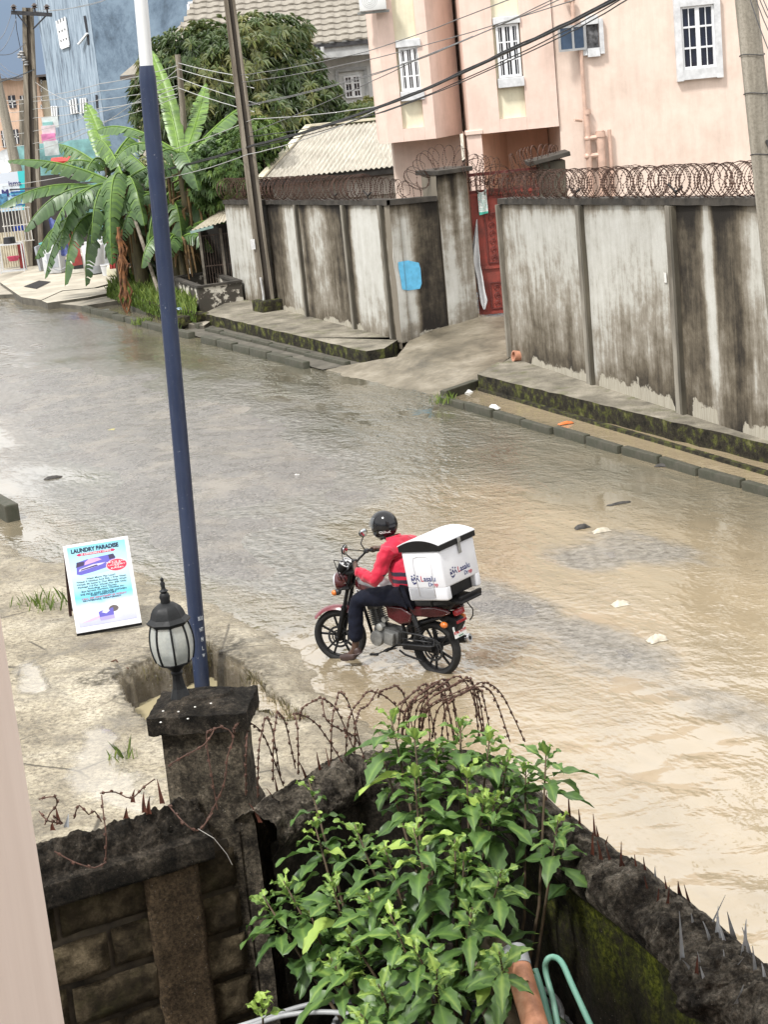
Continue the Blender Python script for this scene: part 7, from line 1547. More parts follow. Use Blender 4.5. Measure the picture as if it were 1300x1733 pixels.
for s_ in (1, -1):
    tip = S3((.99, .33 * s_, 1.335)) if s_ > 0 else S3((1.0, -.30, 1.34)); o = MB(); o.tube([S3((.955, .19 * s_, 1.17)), S3((1.01, .22 * s_, 1.24)), S3((1.005, .27 * s_, 1.28)), tip - V((0, 0, .04))], .007, 6)
    mr_ = o.build('mirror', BLKM, mc, smooth=True); o = MB(); Rm = Matrix.Rotation(RD(12 * s_), 3, 'Z'); o.sphere(tip, (.018, .062, .042 if s_ < 0 else .055), 16, 10, Rm); o.build('mirror_head', BLKM, mr_, smooth=True); o = MB(); o.sphere(tip - V((.008, 0, 0)), (.014, .054, .047), 16, 10, Rm); o.build('glass', mk('mirror_glass', (.55, .57, .58), .05, 1), mr_, smooth=True)
# cables
o = MB(); 
for k, (a, m_, b) in enumerate((((.93, .22, 1.15), (1.18, .2, 1.18), (1.14, .06, .85)), ((.93, -.22, 1.15), (1.2, -.1, 1.22), (1.12, .02, .85)), ((.95, .2, 1.15), (1.12, .14, 1.0), (1.03, .1, .78)))): o.tube([S3(a), S3(m_), S3(((m_[0] + b[0]) / 2, (m_[1] + b[1]) / 2, (m_[2] + b[2]) / 2 - .03)), S3(b)], .006, 5)
o.build('cable', BLKM, mc, smooth=True)
# tank
def loft(sections, n=20, close=True):
    """sections: (x, zc, half-width, half-height, squareness)"""
    o = MB(); vs = []
    for (x, zc_, hw, hh2, sq) in sections:
        for k in range(n):
            a = 2 * pi * k / n; ca_, sa_ = cos(a), sin(a); e = sq; vs.append((x, hw * (abs(ca_) ** e) * (1 if ca_ > 0 else -1), zc_ + hh2 * (abs(sa_) ** e) * (1 if sa_ > 0 else -1)))
    m_ = len(sections); o.add(vs, [(i * n + k, i * n + (k + 1) % n, (i + 1) * n + (k + 1) % n, (i + 1) * n + k) for i in range(m_ - 1) for k in range(n)] + [tuple(range(n - 1, -1, -1)), tuple((m_ - 1) * n + k for k in range(n))]); return o
tk_ = loft([(.98, .86, .03, .06, .8), (.96, .865, .085, .085, .75), (.88, .86, .125, .105, .7), (.76, .85, .14, .115, .7), (.64, .835, .125, .10, .7), (.52, .815, .09, .075, .75), (.44, .80, .06, .05, .8)]).build('fuel_tank', MAR, mc, smooth=True)
o = MB(); o.lathe([(.05, 0), (.05, .015), (.03, .022), (0, .022)], (.74, 0, .962), n=20); o.build('filler_cap', CHR, tk_, smooth=40)
o = loft([(.93, .885, .09, .088, .7), (.88, .885, .122, .088, .7), (.76, .876, .137, .095, .7), (.64, .86, .122, .082, .7), (.54, .84, .094, .06, .75)]); o.build('tank_top', mk('tank_grey', (.20, .19, .19), .35, .3, .1, 6, coat=.4), tk_, smooth=True)
LET = mk('tank_letters', (.62, .62, .62), .4); Rt = frame3((-1, 0, 0), (0, 0, 1)); Rt = Matrix.Rotation(RD(0), 3, 'Z') @ Rt
tx = text('QLINK', mc, LET, (.80, .149, .825), .062, frame3((-1, .12, 0), (0, -.05, 1)), bold=.002, sx=1.35)
# seat, tail, side panels, carrier
loft([(.50, .80, .085, .05, .7), (.36, .785, .12, .055, .65), (.12, .785, .135, .055, .6), (-.12, .80, .125, .05, .6), (-.26, .81, .09, .045, .7)]).build('seat', FOAMB, mc, smooth=True)
for s_ in (1, -1):
    o = MB(); pl2 = [(.22, .735), (.05, .75), (-.14, .775), (-.30, .76), (-.33, .72), (-.24, .68), (-.05, .645), (.14, .64)]; o.prism([(x, .10 * s_, z) for x, z in pl2], (0, .045 * s_, 0)); o.build('tail_cowl', MAR, mc, bevel=.018, smooth=40)
    o = MB(); pl2 = [(.52, .72), (.30, .72), (.17, .66), (.20, .56), (.34, .52), (.50, .58)]; o.prism([(x, .11 * s_, z) for x, z in pl2], (0, .04 * s_, 0)); o.build('side_panel', MAR, mc, bevel=.018, smooth=40)
o = MB(); o.prism([(-.20, -.07, .68), (-.355, -.06, .645), (-.385, -.055, .59), (-.335, -.05, .50), (-.30, -.05, .42), (-.265, -.05, .46), (-.21, -.06, .57), (-.06, -.07, .63)], (0, .13, 0)); o.build('rear_mudguard', BLKM, mc, bevel=.012, smooth=40)
o = MB(); o.rbox((-.345, 0, .71), (.06, .15, .07), .02, (0, RD(20), 0)); o.build('tail_light', TRED, mc, smooth=40)
o = MB(); o.rbox((-.372, 0, .615), (.012, .17, .03), .004, (0, RD(12), 0)); o.build('reflector', TRED, mc)
for s_ in (1, -1):
    c = V((-.24, .155 * s_, .60)); o = MB(); o.cyl((-.25, .05 * s_, .61), c, .012, n=8); i_ = o.build('rear_indicator', BLKM, mc); o = MB(); o.sphere(c + V((-.02, .005 * s_, 0)), (.045, .033, .033), 12, 8); o.build('lens', AMB, i_, smooth=True)
pc2 = V((-.335, .0, .50)); Rpl = frame3((0, -1, 0), (.22, 0, 1)); np_ = MB(); np_.rbox(pc2, (.006, .20, .125), .002, (0, RD(12), 0)); npo = np_.build('number_plate', mk('plate_white', (.72, .74, .72), .4, 0, .08, 8), mc)
nrm_ = V((-cos(RD(12)), 0, sin(RD(12)) * -1 if False else .2)).normalized()
PR, PG = mk('plate_red', (.55, .03, .03), .5), mk('plate_green', (.03, .22, .12), .5)
def ptxt(s, m_, dz, sz, dy=0): return text(s, mc, m_, pc2 + V((-.0045 + .0 - .21 * dz * -1 * 0 + dz * .2126 * 1, dy, dz)) , sz, frame3((0, -1, 0), (.2126, 0, 1)), bold=.0012, sx=.95)
ptxt('KNK 413VF', PR, -.005, .044); ptxt('PORT HARCOURT', PG, .042, .019); ptxt('RIVERS STATE', PG, -.046, .013)
o = MB(); o.tube([(-.46, .0, .83), (-.50, -.04, .74), (-.47, -.07, .66), (-.42, -.08, .6)], .007, 6); o.build('wiring', BLKM, mc, smooth=True)
# frame, engine, exhaust, swing arm, shocks, foot gear
o = MB()
for pts in (((1.02, 0, .86), (.92, 0, .52), (.86, 0, .30), (.60, 0, .22)), ((1.0, 0, .80), (.5, 0, .72), (.2, .0, .70)), ((.42, .07, .72), (.34, .07, .4), (.36, .07, .28)), ((.42, -.07, .72), (.34, -.07, .4), (.36, -.07, .28)), ((.3, .07, .48), (-.2, .09, .66)), ((.3, -.07, .48), (-.2, -.09, .66)), ((.60, 0, .22), (.36, 0, .25))): o.tube(pts, .018, 8)
for s_ in (1, -1): o.beam((.36, .085 * s_, .31), (-.02, .085 * s_, ZA), .03, .045)
o.build('chassis', BLKM, mc, smooth=40)
o = MB(); o.rbox((.60, 0, .34), (.36, .2, .2), .05, (0, RD(-6), 0)); o.rbox((.74, 0, .30), (.14, .16, .14), .04); 
for k in range(8): o.rbox((.735 + k * .006, 0, .45 + k * .021), (.15 - .002 * k, .15, .009), .003, (0, RD(12), 0))
o.cyl((.72, 0, .42), (.77, 0, .62), .055, n=14); o.rbox((.775, 0, .64), (.15, .14, .06), .02, (0, RD(12), 0)); eng = o.build('engine', ALU, mc, smooth=30)
o = MB(); Ry = Matrix.Rotation(RD(-90), 3, 'X')
o.lathe([(.085, .09), (.087, .125), (.078, .142), (.03, .15), (0, .15)], (.70, 0, .315), n=28, R=Ry); o.rbox((.53, .115, .335), (.13, .05, .15), .02, (0, RD(-10), 0)); o.build('crankcase_cover', mk('cover_alu', (.24, .24, .23), .42, .4, .25, 12), eng, smooth=40)
o = MB(); o.lathe([(.042, .06), (.042, .12), (.03, .128), (0, .128)], (.655, 0, .445), n=20, R=Ry); o.lathe([(.03, .05), (.03, .1), (0, .1)], (.60, 0, .53), n=16, R=Ry); o.build('starter_motor', mk('starter_alu', (.42, .42, .4), .35, .5, .15, 12), eng, smooth=40)
o = MB(); o.tube([(.80, -.05, .56), (.90, -.09, .45), (.86, -.12, .26), (.6, -.15, .19), (.3, -.16, .22)], .02, 10); o.tube([(.3, -.16, .22), (.2, -.17, .25), (-.30, -.185, .355)], [.028, .045, .047], 18); ex = o.build('exhaust', GUN, mc, smooth=40)
o = MB(); dxe = V((-.5, -.015, .105)).normalized(); Re = dxe.to_track_quat('Z', 'Y').to_matrix(); o.lathe([(.048, -.02), (.05, .01), (.04, .02), (.022, .02), (.02, -.02), (0, -.02)], (-.30, -.185, .355), n=22, R=Re); o.build('end_cap', CHR, ex, smooth=40)
for s_ in (1, -1):
    o = MB(); a, b = V((.06, .115 * s_, .32)), V((.18, .12 * s_, .67)); o.cyl(a, b, .013, n=8); n_ = 80; ax2 = (b - a).normalized(); o.tube([a.lerp(b, .12 + .5 * i / n_) + Matrix.Rotation(i * .62, 3, ax2) @ V((.0, .028, 0)) for i in range(n_ + 1)], .005, 5); o.cyl(a.lerp(b, .60), a.lerp(b, .92), .027, n=12); o.build('shock_absorber', GUN, mc, smooth=40)
o = MB(); o.rbox((.17, .1, .285), (.40, .03, .085), .02, (0, RD(4), 0)); o.build('chain_guard', BLKM, mc, smooth=40)
o = MB(); o.tube([(.36, .17, .33), (.30, .21, .33), (-.10, .22, .36), (-.14, .2, .37), (-.14, .2, .44), (.02, .22, .47), (.26, .2, .47), (.30, .19, .46), (.30, .21, .33)], .009, 8); o.tube([(.28, .21, .40), (-.12, .22, .41)], .007, 6); o.build('saree_guard', GUN, mc, smooth=True)
o = MB(); o.cyl((.44, .1, .27), (.47, .26, .255), .012, n=8); o.rbox((.465, .24, .257), (.05, .1, .022), .008); o.build('foot_peg', BLKM, mc, smooth=40)
o = MB(); o.cyl((.44, -.1, .27), (.47, -.26, .255), .012, n=8); o.rbox((.465, -.24, .257), (.05, .1, .022), .008); o.build('foot_peg', BLKM, mc, smooth=40)
o = MB(); o.tube([(.42, .14, .25), (.56, .18, .21), (.62, .2, .185), (.66, .24, .18)], .008, 6); o.rbox((.655, .245, .18), (.10, .04, .022), .008, (0, 0, RD(15))); o.build('gear_lever', BLKM, mc, smooth=40)
o = MB(); o.tube([(.40, .12, .22), (.30, .16, .20), (.10, .17, .17), (.05, .17, .16)], .011, 6); o.build('side_stand', BLKM, mc, smooth=True)
# carrier under the box
o = MB(); o.box((-.22, 0, .868), (.62, .34, .02)); 
for s_ in (1, -1): o.beam((.08, .13 * s_, .86), (-.47, .15 * s_, .86), .025, .03); o.beam((-.1, .12 * s_, .70), (-.1, .13 * s_, .86), .022, .022); o.beam((-.28, .11 * s_, .72), (-.40, .13 * s_, .85), .022, .022)
o.box((-.475, -.05, .885), (.03, .36, .06)); o.build('carrier', BLKM, mc, bevel=.004)
# ------------------------------------------------------------------ delivery box
yawM = Matrix.Rotation(YAW, 4, 'Z'); TILT = RD(7)
bxo = thing('delivery_box', 'white delivery box with black-trimmed curved lid and Lasalu Drop lettering strapped behind the rider', 'delivery box', (0, 0, 0), world=False)
bxo['label'] = 'white delivery box with a black-trimmed curved lid and red and navy lettering, behind the rider'
bxo.matrix_world = Matrix.Translation(V((RW_C.x, RW_C.y, 0))) @ yawM @ Matrix.Translation(V((-.205, 0, .895))) @ Matrix.Rotation(TILT, 4, 'Y')
q = N('box_white'); wq = q.coord('Object'); c = q.ramp(q.noise(wq, 3, 5, .6), [(.3, (.62, .63, .66)), (.7, (.55, .56, .60))]); c = q.mix(q.mr(q.noise(wq, 9, 6, .75), .66, .78), c, (.46, .45, .45)); WBOX = q.done(c, .38, 0, q.bump(q.noise(wq, 5, 3), .12, .01), .5)
BL_, BW_, BH_ = .50, .60, .53
o = MB(); o.rbox((0, 0, .13 + (BH_ - .13) / 2), (BL_, BW_, BH_ - .13), .022, seg=3); o.rbox((.06, 0, .075), (BL_ - .12, BW_, .15), .022, seg=3)
for s_ in (1, -1): o.rbox((0, s_ * (BW_ / 2 - .045), .075), (BL_, .09, .15), .022, seg=3)
bxb = o.build('box_body', WBOX, bxo, smooth=35)
# raised rounded ribs on the sides
for s_ in (1, -1):
    o = MB(); y_ = s_ * (BW_ / 2 + .001)
    o.tube([(.10, y_, .05), (.12, y_, .40), (.10, y_, .46), (.04, y_, .475), (-.06, y_, .475), (-.10, y_, .46), (-.115, y_, .40), (-.10, y_, .05)], .0055, 6); o.build('rib', WBOX, bxb, smooth=True)
o = MB(); o.box((-.187, 0, .065), (.012, .40, .12)); o.build('notch_back', BLKM, bxb)
o = MB(); n = 22
def arch(x): return .070 + .058 * (1 - (x / .27) ** 2)
o = MB(); ring = [(-.268, -.005)] + [(-.268 + .536 * i / n, arch(-.268 + .536 * i / n) - .012) for i in range(n + 1)] + [(.268, -.005)]
o.prism([(x, -BW_ / 2 - .012, BH_ + z) for x, z in ring], (0, BW_ + .024, 0)); lid = o.build('lid', BLKM, bxo, smooth=30)
o = MB()
def lf_(u, v):
    x = -.272 + .544 * u; y_ = (v - .5) * (BW_ + .030); e = 1 - max(0, abs(v - .5) * 2 - .93) / .07 * .25; return V((x, y_, BH_ + arch(x) - .010 + .006 * e))
o.grid(lf_, 30, 24)
for s_ in (0, 1): o.grid(lambda u, v: lf_(u, s_) - V((0, 0, .010 * v)), 30, 1); o.grid(lambda u, v: lf_(s_, u) - V((0, 0, .010 * v)), 24, 1)
o.build('lid_top', WBOX, lid, smooth=40)
o = MB(); o.rbox((-.278, -.02, BH_ + .03), (.012, .05, .05), .004); o.rbox((-.268, -.02, BH_ - .045), (.014, .036, .13), .004); o.build('clasp', mk('clasp_steel', (.30, .30, .29), .4, .6, .2, 9), bxo)
NAVY, LRED, LGR = mk('logo_navy', (.012, .018, .12), .45), mk('logo_red', (.42, .03, .06), .45), mk('logo_slate', (.06, .08, .20), .45)
def logo(origin, Rl, sc_):
    def put(s, m_, x, y, sz, b=.003): return text(s, bxo, m_, origin + Rl @ V((x, y, 0)) * sc_, sz * sc_, Rl, align='LEFT', bold=b * sc_)
    def run(parts, x, y, sz):
        for s, m_ in parts:
            tx = put(s, m_, x, y, sz, .0015); xs_ = [v.co.x for v in tx.data.vertices]; x += (max(xs_)) / sc_ + .002
    run((('L', LRED), ('asa', NAVY), ('lu', LGR)), -.03, 0, .115); run((('Dr', LGR), ('op', LRED)), .10, -.085, .082)
    o = MB(); zf = Rl @ V((0, 0, 1)) * .0012; 
    def disc(x, y, r): 
        cpt_ = origin + (Rl @ V((x, y, 0))) * sc_; o.add([cpt_ + Rl @ V((r * sc_ * cos(a), r * sc_ * sin(a), .0012)) for a in [i * pi / 5 for i in range(10)]], [tuple(range(10))])
    def stroke(pts, w_):
        for a, b in zip(pts[:-1], pts[1:]):
            A, B = V((a[0], a[1], 0)), V((b[0], b[1], 0)); d = (B - A).normalized(); nn_ = V((-d.y, d.x, 0)) * w_ / 2; o.add([origin + Rl @ (p * sc_) + zf for p in (A - nn_, B - nn_, B + nn_, A + nn_)], [(0, 1, 2, 3)])
    for x, y in ((-.185, .045), (-.13, .062), (-.075, .045)): disc(x, y, .014)
    stroke([(-.2, -.03), (-.195, .02), (-.165, -.025), (-.14, .035), (-.115, -.025), (-.085, .02), (-.05, -.035)], .015); stroke([(-.195, -.045), (-.15, -.06), (-.105, -.045)], .014); stroke([(-.185, -.07), (-.16, -.075), (-.12, -.06)], .010)
    o.build('logo_mark', NAVY, bxo, recalc=False)
logo(V((.035, BW_ / 2 + .002, .235)), frame3((-1, 0, 0), (0, 0, 1)), .70)
logo(V((-BL_ / 2 - .002, .035, .26)), frame3((0, -1, 0), (0, 0, 1)), .74)
# ------------------------------------------------------------------ rider
SKIN = mk('dark_skin', (.075, .038, .024), .5, 0, .15, 9); q = N('red_jacket'); wq = q.coord('Object'); sp3 = q.sep(wq); z_, x_ = sp3[2], sp3[0]
c = q.ramp(q.noise(wq, 6, 4, .6), [(.3, (.34, .003, .022)), (.7, (.47, .006, .036))])
bnd = q.math('MAXIMUM', q.math('MULTIPLY', q.mr(z_, 1.075, 1.08), q.mr(z_, 1.125, 1.12)), q.math('MULTIPLY', q.mr(z_, .995, 1.0), q.mr(z_, 1.045, 1.04)))
bnd = q.math('MULTIPLY', bnd, q.mr(x_, .36, .35)); c = q.mix(bnd, c, (.02, .012, .03)); c = q.mix(q.math('MULTIPLY', q.math('MULTIPLY', q.mr(z_, .945, .948), q.mr(z_, .956, .953)), q.mr(x_, .5, .49)), c, (.7, .4, .45))
JACK = q.done(c, .62, 0, q.bump(q.noise(wq, 14, 4, .6), .5, .02), .3); q.b.inputs['Sheen Weight'].default_value = .25
NAVT = mk('navy_trousers', (.006, .008, .018), .85, 0, .35, 7, .5, 22, c2=(.0035, .004, .009), spec=.2, bdist=.012); SHOE = mk('brown_shoe', (.055, .030, .026), .5, 0, .25, 10, .2, 50)
ps = thing('person', 'rider in a red jacket, navy trousers and black helmet sitting astride the motorcycle with left foot in the water', 'person', (RW_C.x, RW_C.y, 0), YAW, world=False)
ps['label'] = 'rider in red jacket, navy trousers and black helmet astride the motorcycle, left foot in water'
def skin(name, verts, edges, radii, mt, parent, root=0, sub=2, fold=0):
    me = bpy.data.meshes.new(name); me.from_pydata([tuple(v) for v in verts], edges, []); o = bpy.data.objects.new(name, me); COL.objects.link(o); me.materials.append(mt)
    md = o.modifiers.new('skin', 'SKIN'); md.use_smooth_shade = True; md.branch_smoothing = .6
    if not me.skin_vertices: 
        bm = bmesh.new(); bm.from_mesh(me); bm.verts.layers.skin.verify(); bm.to_mesh(me); bm.free()
    for i, r in enumerate(radii):
        me.skin_vertices[0].data[i].radius = r if isinstance(r, tuple) else (r, r); me.skin_vertices[0].data[i].use_root = (i == root)
    s2 = o.modifiers.new('sub', 'SUBSURF'); s2.levels = sub; s2.render_levels = sub
    if fold:
        tx_ = bpy.data.textures.new('folds', 'CLOUDS'); tx_.noise_scale = .075; tx_.noise_depth = 2; d_ = o.modifiers.new('folds', 'DISPLACE'); d_.texture = tx_; d_.strength = fold; d_.mid_level = .5
    o.parent = parent; return o
# skeleton joints
pel, spi, che, nek, hea = V((.20, 0, .87)), V((.24, 0, 1.03)), V((.36, 0, 1.24)), V((.47, 0, 1.41)), V((.545, 0, 1.55))
shL, elL, wrL = V((.38, .20, 1.345)), V((.445, .335, 1.045)), V((.755, .30, 1.13)); shR, elR, wrR = V((.38, -.20, 1.345)), V((.62, -.37, 1.12)), V((.955, -.37, 1.17))
hiL, knL, anL, toL = V((.27, .11, .86)), V((.865, .20, .765)), V((.915, .245, .20)), V((1.06, .27, .075)); hiR, knR, anR, toR = V((.27, -.11, .86)), V((.80, -.20, .68)), V((.45, -.22, .36)), V((.60, -.23, .30))
vs = [pel, spi, che, nek, hea, shL, elL, wrL, shR, elR, wrR, hiL, knL, anL, toL, hiR, knR, anR, toR, V((.61, 0, 1.60))]; ra_ = [.10, .10, .11, .055, .085, .055, .042, .028, .055, .042, .028, .08, .055, .04, .03, .08, .055, .04, .03, .07]
ed = [(0, 1), (1, 2), (2, 3), (3, 4), (2, 5), (5, 6), (6, 7), (2, 8), (8, 9), (9, 10), (0, 11), (11, 12), (12, 13), (13, 14), (0, 15), (15, 16), (16, 17), (17, 18), (4, 19)]
gripL, gripR = S3((.895, .305, 1.145)), S3((.895, -.305, 1.145))
for w_i, wrist, grip, s_ in ((7, wrL, gripL, 1), (10, wrR, gripR, -1)):
    gd = (S3((.87, .375, 1.125)) - S3((.915, .24, 1.158))).normalized() if s_ > 0 else (S3((.87, -.375, 1.125)) - S3((.915, -.24, 1.158))).normalized()
    palm = grip + V((-.022, 0, .024)); i0 = len(vs); vs.append(palm); ra_.append((.026, .026)); ed.append((w_i, i0))
    for k, off in enumerate((-.034, -.012, .011, .033)):
        b = palm + gd * off; L_ = (.9, 1.0, .95, .8)[k]; pts = [b + V((.030, 0, .008)) * L_, b + V((.052, 0, -.012)) * L_, b + V((.044, 0, -.042)) * L_, b + V((.022, 0, -.052)) * L_]; pi_ = i0
        for p in pts: vs.append(p); ra_.append(.0095 if p is not pts[-1] else .008); ed.append((pi_, len(vs) - 1)); pi_ = len(vs) - 1
    tb_ = [palm - gd * .036 + V((.0, 0, -.014)), palm - gd * .044 + V((.018, 0, -.036)), palm - gd * .026 + V((.036, 0, -.048))]; pi_ = i0
    for p in tb_: vs.append(p); ra_.append(.0105); ed.append((pi_, len(vs) - 1)); pi_ = len(vs) - 1
skin('body', vs, ed, ra_, SKIN, ps)
jv = [V((.27, 0, .89)), V((.285, 0, .99)), V((.295, 0, 1.10)), V((.33, 0, 1.23)), V((.385, 0, 1.35)), V((.45, 0, 1.43)), shL + V((-.01, .01, -.01)), shL.lerp(elL, .5), elL, elL.lerp(wrL, .5), wrL.lerp(elL, .04), shR + V((-.01, -.01, -.01)), shR.lerp(elR, .5), elR, elR.lerp(wrR, .5), wrR.lerp(elR, .04)]
jr = [(.20, .18), (.215, .20), (.23, .21), (.235, .21), (.185, .165), (.115, .115), .105, .088, .082, .070, .048, .105, .088, .082, .070, .048]
skin('jacket', jv, [(0, 1), (1, 2), (2, 3), (3, 4), (4, 5), (4, 6), (6, 7), (7, 8), (8, 9), (9, 10), (4, 11), (11, 12), (12, 13), (13, 14), (14, 15)], jr, JACK, ps, 0, 3, .05)
o = MB(); cdir = V((.25, 0, 1)).normalized(); o.lathe([(.085, -.02), (.088, .02), (.082, .05), (.074, .05)], V((.425, 0, 1.405)), n=22, R=cdir.to_track_quat('Z', 'Y').to_matrix()); o.build('collar', JACK, ps, smooth=True)
tv = [V((.20, 0, .90)), hiL + V((0, .01, 0)), hiL.lerp(knL, .5), knL, knL.lerp(anL, .3), knL.lerp(anL, .65), knL.lerp(anL, .86), hiR + V((0, -.01, 0)), hiR.lerp(knR, .5), knR, knR.lerp(anR, .45), knR.lerp(anR, .88)]
skin('trousers', tv, [(0, 1), (1, 2), (2, 3), (3, 4), (4, 5), (5, 6), (0, 7), (7, 8), (8, 9), (9, 10), (10, 11)], [(.18, .14), .125, .112, .094, .090, .086, .086, .125, .105, .09, .08, .072], NAVT, ps, 0, 3, .024)
for an, to, s_ in ((anL, toL, 1), (anR, toR, -1)):
    hz = V((0, 0, 0)) if s_ > 0 else V((0, 0, 0)); d = (to - an); d.z = 0; d.normalize(); hl_ = an - d * .045; g0 = (an.z - .15)
    sv_ = [V((an.x, an.y, an.z + .035)) - d * .01, V((hl_.x, hl_.y, g0 + .06)), V((an.x, an.y, g0 + .075)) + d * .05, V((an.x, an.y, g0 + .052)) + d * .12, V((an.x, an.y, g0 + .040)) + d * .205]
    if s_ < 0: sv_ = [v + V((0, 0, .04)) for v in sv_]
    skin('shoe', sv_, [(0, 1), (1, 2), (2, 3), (3, 4)], [(.046, .046), (.046, .05), (.05, .05), (.044, .05), (.028, .036)], SHOE, ps, 1, 2)
# helmet
q = N('helmet_black'); wq = q.coord('Object'); HELM = q.done(q.ramp(q.noise(wq, 20, 3), [(.3, (.006, .006, .007)), (.7, (.010, .010, .012))]), .14, 0, None, .42); q.b.inputs['Coat Weight'].default_value = .0
hc = V((.545, 0, 1.565)); o = MB(); nU, nV = 40, 30
def hpt(th, ph, k=1.0):       # th azimuth from forward, ph elevation
    x, y_, z_ = cos(ph) * cos(th), cos(ph) * sin(th), sin(ph); r = V((x * .158, y_ * .128, z_ * .150))
    front = max(0, cos(th)) * cos(ph)
    if z_ < 0: r.x += .022 * front * smooth(0, -.5, z_); r.z *= 1.02 + .16 * max(0, cos(th)) ** 2; r.x *= 1 - .06 * (z_ * z_)
    return hc + Matrix.Rotation(RD(8), 3, 'Y') @ (r * k)
lo_ = RD(-64)
def hfn(u, v):
    th = -pi + 2 * pi * u; ph = lo_ + (pi / 2 - lo_) * v; k = 1.0
    ey = smooth(RD(82), RD(70), abs(th)) * smooth(RD(-30), RD(-24), ph) * smooth(RD(32), RD(26), ph); return hpt(th, ph, 1 - .10 * ey)
o.grid(hfn, 72, 48); he = o.build('helmet', HELM, ps, smooth=True)
o = MB(); o.grid(lambda u, v: hpt(RD(-78 + 156 * u), RD(-22 + 50 * v), .955), 30, 10); o.build('eye_port', mk('eye_port', (.006, .006, .007), .12), he, smooth=True)
q = N('clear_visor'); q.done((.20, .21, .22), .05, 0, None, .8); q.b.inputs['Alpha'].default_value = .38; VIS = q.m
o = MB()
def vis(u, v):
    p = hpt(RD(-80 + 160 * u), RD(-4 + 44 * v), 1.035); pv = hpt(RD(90), 0) ; return p + V((.020 * (1 - v), 0, .0))
o.grid(vis, 30, 10); o.build('visor', VIS, he, smooth=True)
o = MB(); 
for s_ in (1, -1): o.lathe([(.0, .008), (.02, .008), (.022, 0)], hpt(RD(84 * s_), RD(6), 1.0), n=14, R=Matrix.Rotation(RD(-90 * s_), 3, 'X'))
o.build('visor_pivot', GUN, he)
o = MB(); o.tube([hpt(-pi + 2 * pi * i / 40, lo_, 1.0) for i in range(40)], .008, 6, closed=True); o.build('rim', BLKM, he, smooth=True)
hp_ = hpt(RD(122), RD(-24), 1.012); nn_ = (hp_ - hc); nn_.z *= .4; nn_.normalize(); xr_ = V((0, 0, 1)).cross(nn_).normalized(); text('QLINK', ps, mk('helmet_letters', (.7, .7, .7), .4), hp_, .034, frame3(xr_, nn_.cross(xr_)), bold=.001, sx=1.2)
# ------------------------------------------------------------------ laundry A-board
BLp, BRp = P(133, 1072, .13), P(243, 1053, .13); bdir = (BRp - BLp); Wb = bdir.length; bdir.normalize(); bk_ = V((-bdir.y, bdir.x, 0)); bk_ = bk_ if bk_.y > 0 else -bk_
TLp = Yd(103, 925, BLp.y + .24); Hb = (TLp - BLp).length; upv = ((TLp - BLp) - bdir * (TLp - BLp).dot(bdir)).normalized(); side_sh = (TLp - BLp).dot(bdir)
sgn = thing('sandwich_board', 'white and sky blue Laundry Paradise sandwich board standing on the broken concrete', 'sandwich board', BLp); sgn['label'] = 'white and sky blue laundry sandwich board standing on the broken concrete'
nb_ = bdir.cross(upv).normalized(); Rb = Matrix((bdir, upv, nb_)).transposed(); Hs = (TLp - BLp).dot(upv); oB = BLp + bdir * (side_sh * .5)
def bp_(x, y, z=0): return oB + Rb @ V((x, y, z))
BW2, BH2 = Wb, Hs
WHB = mk('board_white', (.76, .77, .79), .45, 0, .05, 6); DRF = mk('board_frame', (.045, .012, .014), .6, 0, .3, 8)
o = MB(); o.rbox(bp_(BW2 / 2, BH2 / 2, -.012), (BW2, BH2, .02), .004, Rb); fbd = o.build('front_board', WHB, sgn)
q = N('poster_print'); w3 = q.sep(q.coord('UV') if False else q.coord('Object')); 
PW = [(.0, .03), (1, .97)]
pm_ = MB(); pm_.at['pu'] = []; pm_.at['pv'] = []
def pfn(u, v): pm_.at['pu'].append(u); pm_.at['pv'].append(v); return bp_(BW2 * (.055 + .885 * u), BH2 * (.065 + .905 * v), .0012)
pm_.grid(pfn, 40, 60)
pu_, pv_ = q.attr('pu'), q.attr('pv'); cmb = q.n('ShaderNodeCombineXYZ'); q.l(pu_, cmb.inputs[0]); q.l(pv_, cmb.inputs[1]); nzp = q.noise(cmb.outputs[0], 2.6, 4, .55, .5)
t_ = q.math('ADD', pv_, q.math('MULTIPLY', q.math('SUBTRACT', nzp, .5), .16))
c = q.ramp(t_, [(.0, (.48, .50, .80)), (.12, (.62, .64, .88)), (.24, (.66, .70, .90)), (.31, (.30, .62, .80)), (.36, (.16, .58, .76)), (.46, (.36, .70, .82)), (.66, (.55, .77, .86)), (.85, (.42, .72, .84)), (.93, (.30, .66, .80)), (1, (.22, .58, .76))])
pm_.build('poster', q.done(c, .4), fbd, recalc=False)
def pp_(u, v, z=.0024): return bp_(BW2 * (.055 + .885 * u), BH2 * (.065 + .905 * v), z)
def poly_(pts, mt, name, z=.0022): o = MB(); o.add([pp_(u, v, z) for u, v in pts], [tuple(range(len(pts)))]); return o.build(name, mt, fbd, recalc=False)
def ell(cu_, cv_, ru, rv, n=28): return [(cu_ + ru * cos(2 * pi * i / n), cv_ + rv * sin(2 * pi * i / n)) for i in range(n)]
flat = lambda n, c, r=.45: mk(n, c, r, 0, .04, 5)
B1, B2, B3, B4 = flat('print_violet', (.14, .13, .52)), flat('print_pale', (.62, .60, .80)), flat('print_dark', (.06, .045, .10)), flat('print_pinkish', (.66, .38, .56))
poly_([(.10, .655), (.17, .64), (.40, .66), (.72, .70), (.80, .80), (.76, .845), (.30, .825), (.12, .80)], B1, 'picture', .0020)
